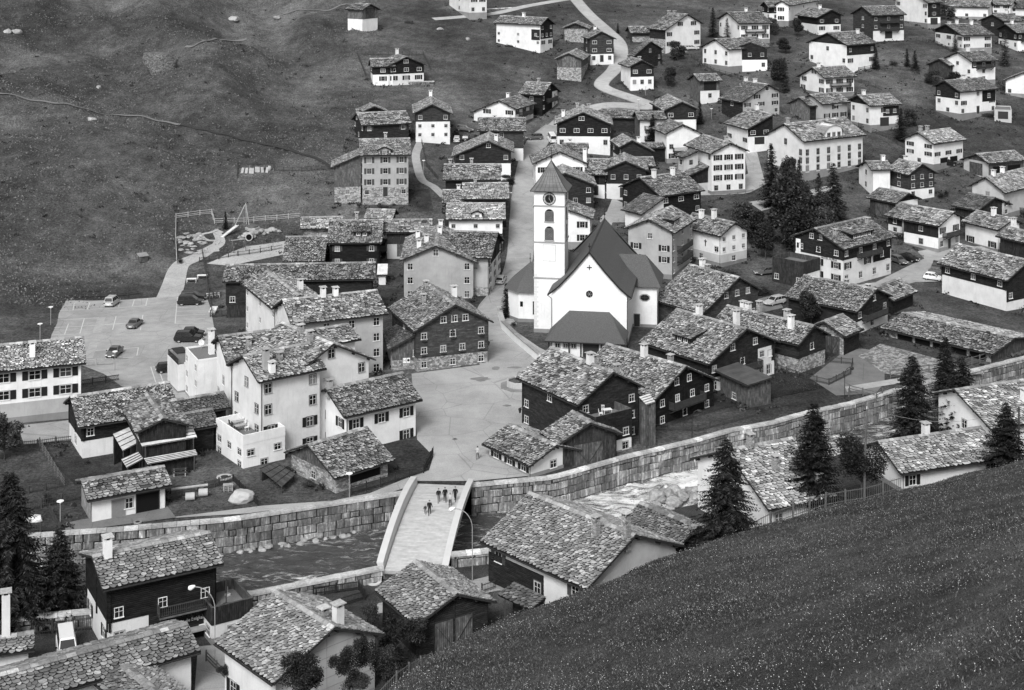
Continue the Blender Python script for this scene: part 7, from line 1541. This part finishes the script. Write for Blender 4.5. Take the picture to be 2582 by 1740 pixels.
for lab,L,h,gap,mat,st in [
('white diamond lattice fence at the lower edge of the car park',[(200,925),(285,920)],1.1,.2,'rail_pale','lattice'),
('dark lattice fence between the flower garden and the lawn below the car park',[(200,975),(300,960)],1.0,.2,'rail_wood','lattice'),
('long dark picket fence behind the garage yard lamp',[(52,1292),(207,1258)],1.1,.2,'rail_wood','picket'),
('dark picket fence between the two left garden plots, lower row',[(30,1253),(156,1229)],.9,.24,'rail_wood','picket'),
('rail fence running down between the left garden plots',[(100,1124),(130,1175),(163,1229)],1.,.3,'rail_grey','rail3'),
('low picket fence above the left garden plots',[(45,1128),(95,1124),(186,1112)],.8,.24,'rail_wood','picket'),
('picket fence at the end of the left enclosure beside the lamp',[(55,1342),(150,1340),(124,1292)],1.,.2,'rail_wood','picket'),
('brown garden fence before the long white house',[(36,1062),(170,1048)],1.1,.2,'rail_wood','picket'),
('dark picket fence right of the low white garage',[(417,1268),(500,1242),(582,1217)],.9,.2,'rail_wood','picket'),
('short dark picket fence beside the round manhole stone',[(516,1233),(588,1214)],.9,.2,'rail_wood','picket'),
('dark kerb fence running down from the manhole stone to the bank road',[(588,1214),(652,1278)],.8,.12,'metal_dark','picket'),
('dark iron railing from the barn to the square beside the bank road',[(887,1248),(960,1228),(1068,1194),(1093,1146)],1.1,.16,'metal_dark','picket'),
('picket fence at the garden of the near black log house',[(1650,1085),(1760,1088),(1850,1065),(1905,1050)],.9,.24,'rail_wood','picket'),
('dark board fence around the small lawn behind the log house',[(1960,935),(2030,958),(2090,972),(2145,945),(2150,920),(2093,915)],1.0,.16,'rail_wood','picket'),
('rough rail fence of the livestock yard, left part',[(2140,1008-8),(2142,990),(2210,1012-5),(2240,990)],1.1,.3,'rail_grey','rail3'),
('rough rail fence of the livestock yard along the river wall',[(2245,955),(2310,945),(2375,938),(2430,927),(2510,905)],1.3,.3,'rail_grey','rail3'),
('pale rail fence along the top of the playground',[(444,552),(534,541),(541,564),(640,560),(756,550)],1.1,.3,'rail_pale','rail3'),
('pale rail fence down the left side of the playground',[(444,552),(443,600),(446,668)],1.1,.3,'rail_pale','rail3'),
('dark picket fence along the lower side of the playground',[(503,662),(600,646),(712,628)],1.0,.25,'rail_wood','picket'),
('fence at the right side of the car park beside the cars',[(510,640),(520,700),(528,760),(535,800)],1.3,.5,'rail_wood','rail3'),
('rail fence above the car park',[(160,752),(240,750),(350,742)],.9,.5,'rail_wood','rail3'),
('fence along the slope left of the chalet cars',[(2262,640),(2300,646),(2330,655)],.9,.2,'rail_grey','picket'),
('garden fence of the fenced meadow chalet',[(922,192),(901,140),(980,139),(1067,140),(1085,176)],1.2,.25,'rail_wood','picket'),
('fence in the steep field right of the inscription house',[(2154,205),(2190,215),(2224,230)],1.1,.3,'rail_wood','rail3'),
('long fence running down the field below the house with two garage doors',[(2165,320),(2240,350),(2262,365),(2330,400)],1.1,.3,'rail_wood','rail3'),
('fence below the white house with the timber faced gable',[(1743,146),(1800,182),(1875,202)],1.1,.3,'rail_wood','rail3'),
('fence before the three chimneyed white house',[(2310,103),(2360,112),(2400,132)],1.1,.3,'rail_wood','rail3'),
('fence on the slope below the white house with the outside stair',[(2310,272),(2340,290),(2377,318)],1.1,.3,'rail_wood','rail3'),
('fence along the field at the two lawn firs',[(2165,180),(2210,172),(2290,178),(2320,190)],1.1,.3,'rail_wood','rail3'),
('garden fence left of the wide log gable',[(1060,345),(1075,420),(1105,455)],1.0,.2,'rail_wood','picket'),
('low white railing before the tall brilliant white house',[(1764,512),(1840,498),(1900,487)],.9,.3,'rail_grey','rail3'),
('fence of the enclosure with pale slabs in the left meadow',[(598,450),(600,415),(688,414),(692,432),(760,433),(835,428)],1.0,.3,'rail_wood','rail3'),
('dark fence behind the white garden chairs',[(518,757),(560,748)],1.0,.18,'rail_wood','picket'),
('dark fence before the long stable and white side wall',[(530,800),(585,798)],1.2,.18,'rail_wood','picket')]:
    fence(lab,Gs(L),h,gap,mat,st,wd=.09 if mat!='metal_dark' else .035)
NF=lambda L:[((u-CU)*D/F_,D) for u,v,D in L]
fence('slatted wooden fence along the brow of the grass slope below the dense dark pine',NF([(1885,0,160),(2000,0,163),(2082,0,165.5),(2180,0,168),(2272,0,171)]),1.5,.28,'rail_grey','picket',nz,2.6)
fence('slatted fence at the lower left end of the grass slope by the flowering bush',NF([(900,0,119),(1000,0,122),(1090,0,127)]),1.1,.22,'rail_grey','picket',nz)
fence('dark picket fence before the big dark fir at the river, left',Ln([(82,1602),(232,1588)]),1.3,.2,'rail_wood','picket',nz)
fence('dark railing of the sunken bed beside the two sitting figures',Ln([(790,1503),(905,1488),(920,1512),(860,1530)]),1.0,.16,'metal_dark','picket',nz)
fence('short dark picket fence between the path and the slab roofed house',Ln([(1215,1497),(1250,1485)]),1.0,.2,'rail_wood','picket',nz)
fence('grey rail fence of the small terrace at the lower left',Ln([(520,1668),(573,1722)]),1.0,.3,'rail_grey','rail3',nz)
# ---------------------------------------------------------------- lamps, poles
def lamp(label,base,h,kind):
    t=thing('street_lamp',label,'street lamp',base,0,'street lamps of the village')
    b=MB(); b.mat('metal_grey' if kind!='dark' else 'metal_dark')
    if kind=='plain': b.tube([(0,0,-.3),(0,0,h)],.05); b.build('post',t); b=MB(); b.mat('lamp_white'); b.tube([(0,0,h-.28),(0,0,h)],[.09,.15],10); b.tube([(0,0,h),(0,0,h+.06)],[.42,.40],14); b.build('lamp_head',t)
    else:
        r=.045 if kind!='dark' else .05; k=1 if kind=='armr' or kind=='dark' else -1
        arc=[(0,0,-.3),(0,0,h*.72)]+[(k*(1.9 if kind!='dark' else .7)*(1-math.cos(a))/1.,0,h*.72+h*.26*math.sin(a)) for a in [PI/2*j/7 for j in range(1,8)]]
        b.tube(arc,r,7); b.build('post',t); e=Vector(arc[-1]); b=MB(); b.mat('lamp_white' if kind!='dark' else 'metal_dark'); b.tube([e+Vector((0,0,.1)),e+Vector((k*.25,0,-.02)),e+Vector((k*.5,0,-.14)),e+Vector((k*.6,0,-.24))],[.08,.2,.24,.12],10); b.build('lamp_head',t)
    return t
for lab,u,v,h,k in [('lamp with a flat round head at the corner of the garage yard',152,1338,3.4,'plain'),('lamp at the left edge of the car park, upper one of two',128,819,3.1,'plain'),('lamp at the left edge of the car park, lower one of two',101,862,3.,'plain'),
('lamp on the lower right corner post of the car park lawn',290,935,3.,'plain'),('slim lamp before the plank and stone barn by the bridge',881,1256,3.,'plain'),('lamp on the garden path below the wide log gable',1068,437,3.,'plain'),('ball lamp beside the white road loop',1628,240,2.6,'plain'),
('slim lamp where the white road meets the street fork',1610,275,2.6,'plain'),('lamp beside the street below the stacked roofs',1287,520,3.,'plain'),('lamp beside the upper garden stairs left of the building with curved gable',1794,300,2.8,'plain')]:
    lamp(lab,G(u,v),h,k)
lamp('dark curved lamp post on the river path before the near black log house',G(1745,1108),4.0,'dark'); lamp('dark curved lamp post beside the fenced small lawn',G(2130,1004),4.6,'dark'); lamp('dark curved lamp post before the open livestock shelter',G(2476,908),4.6,'dark')
p=lift(1191,1467,NB); lamp('tall curved lamp post at the near end of the bridge',p,8.1,'arml'); p=lift(542,1686,NB); lamp('tall curved lamp post between the black timber house and the concrete gabled house',p,8.0,'arml')
b=MB(); b.mat('rail_grey'); x0,y0,z0=nearpt(2179,1245,176); b.tube([(0,0,-1.5),(.12,0,5),(.35,0,10.4)],[.17,.14,.1],8); b.mat('frame_white').tube([(.3,-.1,10.2),(.3,-.1,10.5)],.06); b.build('wooden_pole',None,loc=(x0,y0,z0),label='leaning wooden line pole in front of the thin leaved tree',cat='pole')
b=MB(); b.mat('metal_grey'); A=Vector((x0+.3,y0,z0+10.2)); Bq=Vector(nearpt(2566,1032,190)); cpts=[A.lerp(Bq,k/14)-Vector((0,0,1.6*math.sin(PI*k/14))) for k in range(15)]; b.tube(cpts,.02,4); b.build('overhead_cable',None,label='thin cable sagging from the leaning pole to the right picture edge',cat='cable')
b=MB(); b.mat('rail_wood'); q=nearpt(2569,1160,190); b.tube([(q[0],q[1],q[2]-2),(q[0],q[1],Bq.z+.3)],.12); b.build('line_post',None,label='dark line post at the right edge carrying the thin cable',cat='pole')
for lab,x,yt,yb in [('thin mast beside the smooth dark timber house',780,240,345),('wooden line pole below the white house with one long balcony',1630,672*.0+378,418),('bare pole in the meadow above the parked cars',1161,262,322),('thin pole beside the small fir in the upper centre',1565,225,268),('pole beside the garden with the wide log gable',1035,345,420)]:
    g=GD(x,yb); h=(yb-yt)*D9*g.y/F_; b=MB(); b.mat('rail_wood').tube([(0,0,-.3),(0,0,h)],[.09,.05],6); b.build('line_pole',None,loc=tuple(g),label=lab,cat='pole')
# ---------------------------------------------------------------- cars
def car_meshes(kind):
    L,W,H={'wagon':(4.5,1.75,1.45),'sedan':(4.5,1.75,1.38),'hatch':(3.9,1.68,1.42),'van':(4.6,1.82,1.75),'suv':(4.75,1.88,1.75),'bus':(4.9,1.9,2.1)}[kind]
    hb={'bus':1.15,'van':1.0,'suv':1.1}.get(kind,.92)        # belt line
    # side profile of the lower body (x forward) : hood and tail heights
    st=[(-.5,.38,.60,.80),(-.485,.30,hb-.12,.93),(-.42,.24,hb,.985),(-.2,.22,hb,1.),(.1,.22,hb,1.),(.24,.22,hb-.02,1.),(.32,.24,hb-.09,.99),(.42,.27,hb-.17,.95),(.485,.32,hb-.30,.87),(.5,.38,.55,.74)]
    if kind=='sedan': st[2]=(-.42,.24,hb+.02,.97)
    b=MB(); rings=[]
    for fx,z0,z1,fw in st:
        x=fx*L; w=W/2*fw; rings.append([(-w*.8,x,z0),(-w,x,z0+.12),(-w*1.0,x,(z0+z1)/2),(-w*.97,x,z1-.06),(-w*.86,x,z1),(w*.86,x,z1),(w*.97,x,z1-.06),(w,x,(z0+z1)/2),(w,x,z0+.12),(w*.8,x,z0)])
    k0=len(b.v); b.mat('car_black')
    for r_ in rings: b.v+=r_
    n=10
    for i in range(len(rings)-1):
        for j in range(n): b.f.append((k0+i*n+j,k0+i*n+(j+1)%n,k0+(i+1)*n+(j+1)%n,k0+(i+1)*n+j)); b.m.append(0)
    b.f.append(tuple(k0+j for j in range(n))); b.f.append(tuple(k0+(len(rings)-1)*n+n-1-j for j in range(n))); b.m+=[0,0]
    # greenhouse
    rear={'wagon':-.47,'sedan':-.33,'hatch':-.46,'van':-.47,'suv':-.47,'bus':-.485}[kind]; rt={'wagon':-.42,'sedan':-.20,'hatch':-.38,'van':-.43,'suv':-.42,'bus':-.46}[kind]
    fr={'van':.30,'bus':.38}.get(kind,.22); ft={'van':.08,'bus':.24}.get(kind,.04)
    wb,wt=W/2*.90,W/2*.74
    base=[(-wb,rear*L,hb-.03),(wb,rear*L,hb-.03),(wb,fr*L,hb-.04),(-wb,fr*L,hb-.04)]; top=[(-wt,rt*L,H),(wt,rt*L,H),(wt,ft*L,H),(-wt,ft*L,H)]
    i=len(b.v); b.v+=base+top+[(p[0]*.92,p[1]*.93 if True else 0,H+.05) for p in top]
    def q(a,c,u,v): return Vector(a).lerp(Vector(c),u)
    for k in range(4): b.f.append((i+k,i+(k+1)%4,i+4+(k+1)%4,i+4+k)); b.m.append(0); b.f.append((i+4+k,i+4+(k+1)%4,i+8+(k+1)%4,i+8+k)); b.m.append(0)
    b.f.append((i+8,i+9,i+10,i+11)); b.m.append(0)
    g=MB(); g.mat('car_glass')
    for k in range(4):
        a,c,d,e=base[k],base[(k+1)%4],top[(k+1)%4],top[k]; a,c,d,e=map(Vector,(a,c,d,e)); cen=(a+c+d+e)/4; nrm=(c-a).cross(e-a).normalized(); 
        if nrm.dot(cen-Vector((0,0,hb)))<0: nrm=-nrm
        spans=[(.06,.94)] if k in(0,2) else ([(.04,.30),(.33,.62),(.65,.95)] if kind!='sedan' else [(.06,.46),(.5,.94)])
        for s0,s1 in spans:
            P=lambda u,v: a.lerp(c,u).lerp(e.lerp(d,u),v)+nrm*.012
            g.poly([P(s0,.14),P(s1,.14),P(s1,.90),P(s0,.90)])
    wm=MB(); wm.mat('tyre'); wm.tube([(-.11,0,0),(.11,0,0)],.32,16); rm=MB(); rm.mat('rim'); rm.tube([(-.115,0,0),(.115,0,0)],.2,12)
    lm_=MB(); lm_.mat('light_clear').box(-.17,.17,-.03,.05,-.07,.07); tm=MB(); tm.mat('light_red').box(-.13,.13,-.04,.03,-.11,.11)
    pm=MB(); pm.mat('sign_white').box(-.26,.26,-.02,.02,-.06,.06)
    mi=MB(); mi.mat('black_paint').box(-.11,.11,-.05,.05,-.07,.07)
    return dict(L=L,W=W,H=H,hb=hb,body=b.mesh('car_body_mesh'),glass=g.mesh('car_glass_mesh'),tyre=wm.mesh('tyre_mesh'),rim=rm.mesh('rim_mesh'),head=lm_.mesh('headlight_mesh'),tail=tm.mesh('tail_light_mesh'),plate=pm.mesh('plate_mesh'),mirror=mi.mesh('mirror_mesh'),rings=rings)
_CM={}
def car(label,kind,paint,pos,head):
    """head: heading angle from +Y, clockwise, degrees"""
    key=(kind,paint)
    if kind not in _CM: _CM[kind]=car_meshes(kind)
    m=_CM[kind]
    if key not in _CM: bm_=m['body'].copy(); bm_.materials[0]=MATS[paint]; bm_.polygons.foreach_set('use_smooth',[False]*len(bm_.polygons)); _CM[key]=bm_
    z=T(pos[0],pos[1]) if pos[1]>170 else NB
    t=thing('parked_car',label,'car',(pos[0],pos[1],z+.07),-R(head),'cars of the village')
    e=2.; 
    if pos[1]>170:
        dv=Vector((math.sin(R(head)),math.cos(R(head)))); t.rotation_euler[0]=math.atan2(T(pos[0]+dv.x*e,pos[1]+dv.y*e)-T(pos[0]-dv.x*e,pos[1]-dv.y*e),2*e)
    link('body',_CM[key],t); link('windows',m['glass'],t)
    for sx in (-1,1):
        for sy in (-.31,.30):
            w=link('wheel',m['tyre'],t,(sx*(m['W']/2-.13),sy*m['L'],.32)); link('rim',m['rim'],w)
        link('headlight',m['head'],t,(sx*m['W']*.33,m['L']*.488,.63)); link('tail_light',m['tail'],t,(sx*m['W']*.39,-m['L']*.492,.78)); link('side_mirror',m['mirror'],t,(sx*(m['W']/2+.08),m['L']*.17,m['hb']+.05))
    link('number_plate',m['plate'],t,(0,-m['L']*.505,.52)); link('number_plate',m['plate'],t,(0,m['L']*.505,.45))
    return t
for lab,kind,pt,u,v,hd in [('silver estate car seen from behind in the top row of the car park','van','car_silver',283,770,4),('grey coupe in the middle of the car park','sedan','car_grey',340,824,6),
('dark saloon facing the viewer at the lower end of the car park','sedan','car_grey',288,897,184),('dark people carrier of the upper pair in the right row of the car park','van','car_black',480,769,88),('dark car half hidden behind the dark people carrier','suv','car_black',487,758,90),
('black off roader of the lower pair in the right row of the car park','suv','car_black',476,862,90),('dark low car half hidden behind the black off roader','hatch','car_black',488,848,88),('dark hatchback peeking out beside the small white annex','hatch','car_black',425,938,70),
('silver hatchback parked at the inn wall beside the street','hatch','car_silver',1263,713,10),('dark estate car driving through the street bend','wagon','car_grey',1347,352,-110),('grey estate car above the garden fence of the white halved house','wagon','car_grey',1171,331,95),
('white small car facing away beside the white halved house','hatch','car_silver',1152,357,0),('dark car right of the white small car at the white halved house','hatch','car_black',1174,353,2),('white van at the left corner of the large black timber house','bus','car_white',1391,356,-10),
('silver estate car on the drive behind the brown log house','wagon','car_silver',1953,768,-125),('grey car half hidden beside the chalet garage block','wagon','car_grey',1930,692,-110),('grey hatchback parked at the right side of the chalet','hatch','car_grey',2266,664,150),
('dark saloon parked at the right side of the chalet','sedan','car_black',2290,657,135),('white hatchback at the roadside beside the white walled long house','hatch','car_white',2354,707,115),('dark grey hatchback behind the white roadside car','hatch','car_grey',2366,694,112),
('black car half under the eaves of the long house at the right edge','van','car_black',2378,684,110),('black saloon before the garage of the white house with dark gable','sedan','car_black',1902,379,80),('dark car under the tree of the three storey gabled house','sedan','car_black',1711,137,90),
('light car beside the wall of the three storey gabled house','wagon','car_silver',1745,126,90),('dark pickup before the open garages on the slope','suv','car_black',2388,419,75),('dark car in front of the smooth dark timber house garage','hatch','car_black',1030,338,0)]:
    car(lab,kind,pt,G(u,v),hd)
car('white delivery van parked below the picket fence at the lower left','bus','car_white',lift(168,1652,NB),160)
# ---------------------------------------------------------------- people
def person(label,pos,h,face,top,leg,hair='hair',pose='walk',seed=0,arm=0.):
    """one continuous skinned body; materials by height"""
    r=random.Random(seed); s=h/1.75; V=[];E=[];Rd=[]
    def v(x,y,z,rx,ry=None): V.append((x*s,y*s,z*s)); Rd.append((rx*s,(ry or rx)*s)); return len(V)-1
    sit=pose=='sit'; zp=.93 if not sit else .50
    pel=v(0,0,zp,.17,.14); ch_=v(0,.02,zp+.28,.19,.14); sh=v(0,.02,zp+.47,.165,.12); nk=v(0,.03,zp+.56,.052); hd=v(0,.05,zp+.66,.09,.10); ht=v(0,.045,zp+.76,.08,.09)
    E+=[(pel,ch_),(ch_,sh),(sh,nk),(nk,hd),(hd,ht)]
    for sx in (-1,1):
        st=(.26 if pose=='walk' else .03)*sx*(1 if seed%2 else -1)
        hp=v(sx*.09,0,zp-.06,.115); 
        if sit: kn=v(sx*.11,.42,zp-.02,.065); an=v(sx*.11,.44,.09,.042); to=v(sx*.11,.60,.04,.04)
        else: kn=v(sx*.10,st*.45+.04,.50,.08); an=v(sx*.10,st-.02*abs(st),.09+(.06 if st<0 else 0),.042); to=v(sx*.11,st+.16,.04+(.02 if st<0 else 0),.042)
        E+=[(pel,hp),(hp,kn),(kn,an),(an,to)]
        so_=v(sx*.19,.02,zp+.45,.075); el=v(sx*.27,-.03-st*.35,zp+.19,.06); 
        if sit: wr=v(sx*.12,.20,zp+.10,.034)
        elif arm and sx==(1 if arm>0 else -1): wr=v(sx*.34,.02,zp-.05,.034)
        else: wr=v(sx*.25,.08-st*.55,zp-.02,.034)
        E+=[(sh,so_),(so_,el),(el,wr)]
        wv=Vector(V[wr])/s; dr=(wv-Vector(V[el])/s).normalized(); pa=wv+dr*.07; p_=v(*pa,.034,.02); E.append((wr,p_))
        for k in range(4):
            L=[.075,.085,.08,.06][k]; o=(k-1.5)*.018; a=v(pa.x,pa.y+o,pa.z-.03,.0105); c=v(pa.x-sx*.012,pa.y+o+.01,pa.z-.03-L,.0085); E+=[(p_,a),(a,c)]
        th=v(pa.x,pa.y+.045,pa.z-.0,.011); t2=v(pa.x-sx*.01,pa.y+.06,pa.z-.045,.009); E+=[(p_,th),(th,t2)]
    me=bpy.data.meshes.new('person_mesh'); me.from_pydata(V,E,[]); o=link('person',me,None)
    md=o.modifiers.new('Skin','SKIN'); sv=me.skin_vertices[0].data
    for i,q in enumerate(Rd): sv[i].radius=q; sv[i].use_root=(i==pel)
    o.modifiers.new('Sub','SUBSURF').levels=1
    dg=bpy.context.evaluated_depsgraph_get(); me2=bpy.data.meshes.new_from_object(o.evaluated_get(dg)); o.modifiers.clear(); o.data=me2
    me2.materials.clear()
    for nm in (leg,top,'skin','black_paint'): me2.materials.append(MATS[nm])
    for p in me2.polygons:
        c=p.center/s; m=0
        if c.z>zp+.02: m=1
        if c.z>zp+.545: m=2
        if not sit and abs(c.x)>.19 and c.z<zp+.02: m=1
        if not sit and abs(c.x)>.19 and c.z<zp-.03: m=2
        if sit and c.z>zp+.02 and c.y>.22 : m=2
        if c.z<.1: m=3
        p.material_index=m; p.use_smooth=True
    # face, ears and hair
    hz=zp+.70
    f=MB(); f.mat('black_paint')
    for sx in (-1,1): f.box(sx*.032*s-.008*s,sx*.032*s+.008*s,.135*s,.145*s,(hz+.0)*s,(hz+.012)*s)
    f.mat('skin'); f.prism([(-.012*s,.135*s,(hz-.035)*s),(.012*s,.135*s,(hz-.035)*s),(0,.135*s,(hz+.0)*s)],(0,.03*s,0))
    for sx in (-1,1): f.box(sx*.086*s-.01*s,sx*.086*s+.01*s,.03*s,.06*s,(hz-.03)*s,(hz+.02)*s)
    f.mat('cloth_mid').box(-.022*s,.022*s,.13*s,.142*s,(hz-.06)*s,(hz-.052)*s); f.build('face',o)
    bm=bmesh.new(); bmesh.ops.create_icosphere(bm,subdivisions=2,radius=1)
    for q in bm.verts: q.co=Vector((q.co.x*.098*s,(q.co.y*.108+.032)*s,(hz+.04+q.co.z*.085)*s))
    bmesh.ops.delete(bm,geom=[q for q in bm.verts if q.co.y>.105*s and q.co.z<(hz+.05)*s],context='VERTS')
    hm=bpy.data.meshes.new('hair_mesh'); bm.to_mesh(hm); bm.free(); hm.materials.append(MATS[hair]); link('hair',hm,o)
    o.location=pos; o.rotation_euler=(0,0,-R(face)); o['label']=label; o['category']='person'; o['group']='people by the river and square'; return o
for lab,u,v_,h,fc,tp,lg,sd,arm in [('person in dark jacket and grey trousers at the left of the bridge group',1106,1267,1.72,170,'cloth_black','cloth_mid',1,0),('person all in black walking second from the left at the far end of the bridge',1122,1265,1.78,175,'cloth_black','cloth_black',2,0),
('person in a pale jacket and dark trousers walking on the bridge',1135,1278,1.7,182,'cloth_pale','cloth_dark',3,0),('person in a black coat beside the right bridge parapet',1148,1263,1.76,190,'cloth_black','cloth_black',4,0),
('person in dark top with a pale chest stripe holding a child by the hand',1083,1298,1.76,178,'cloth_black','cloth_dark',5,-1),('small child in dark clothes holding the hand of a grown up on the bridge',1072,1296,1.1,178,'cloth_dark','cloth_mid',6,1)]:
    p=lift_bridge(u,v_); person(lab,tuple(p),h,fc,tp,lg,seed=sd,arm=arm)
p=G(1204,1160); person('person in pale shirt and trousers walking away across the square',(p.x,p.y,p.z+.06),1.76,10,'cloth_pale','cloth_mid',seed=7)
for lab,u,v_ in [('left one of two dark clad people sitting at the near river wall',800,1494),('right one of two dark clad people sitting at the near river wall',821,1490)]:
    p=lift(u,v_,NB); person(lab,(p.x,p.y,NB),1.74,170,'cloth_black','cloth_black','hair','sit',9)
b=MB(); b.mat('rail_wood'); p=lift(810,1490,NB); b.box(-1.3,1.3,-.2,.25,.38,.46); 
for x in(-1.1,1.1): b.box(x-.05,x+.05,-.2,.2,0,.38)
b.build('bench',None,loc=(p.x,p.y+.15,NB),rotz=R(10),label='low bench under the two sitting people at the near river wall',cat='bench')
# ---------------------------------------------------------------- camera, sky, sun
cam=bpy.data.cameras.new('camera'); cam.lens=36*F_/2582.; cam.sensor_width=36.; cam.shift_x=0.; cam.shift_y=-(870-VH)/2582.; cam.clip_end=5000; cam.clip_start=1
co=bpy.data.objects.new('camera',cam); COL.objects.link(co); co.location=(0,0,HC); co.rotation_euler=(R(90),0,0); SC.camera=co
EL,AZ=R(43),R(196)     # sun elevation; azimuth clockwise from +Y (behind the camera, slightly left of it)
w=bpy.data.worlds.new('World'); SC.world=w; w.use_nodes=True; nt=w.node_tree; bg=nt.nodes['Background']
sky=nt.nodes.new('ShaderNodeTexSky'); sky.sky_type='NISHITA'; sky.sun_disc=False; sky.sun_elevation=EL; sky.sun_rotation=AZ; sky.air_density=1; sky.dust_density=3
bw=nt.nodes.new('ShaderNodeRGBToBW'); nt.links.new(sky.outputs[0],bw.inputs[0]); nt.links.new(bw.outputs[0],bg.inputs[0]); bg.inputs[1].default_value=.115
sl=bpy.data.lights.new('sun','SUN'); sl.energy=1.5; sl.angle=R(18); sl.color=(1,1,1)
so=bpy.data.objects.new('sun',sl); COL.objects.link(so)
d=Vector((math.sin(AZ)*math.cos(EL),math.cos(AZ)*math.cos(EL),math.sin(EL))); so.rotation_euler=d.to_track_quat('Z','Y').to_euler(); so.location=d*50+Vector((0,0,150))
SC.view_settings.view_transform='Standard'; SC.view_settings.look='None'; SC.view_settings.exposure=0.8; SC.view_settings.gamma=1
SC.cycles.max_bounces=4; SC.cycles.diffuse_bounces=2; SC.cycles.glossy_bounces=2; SC.cycles.transmission_bounces=0; SC.cycles.transparent_max_bounces=2
SC.cycles.use_denoising=True
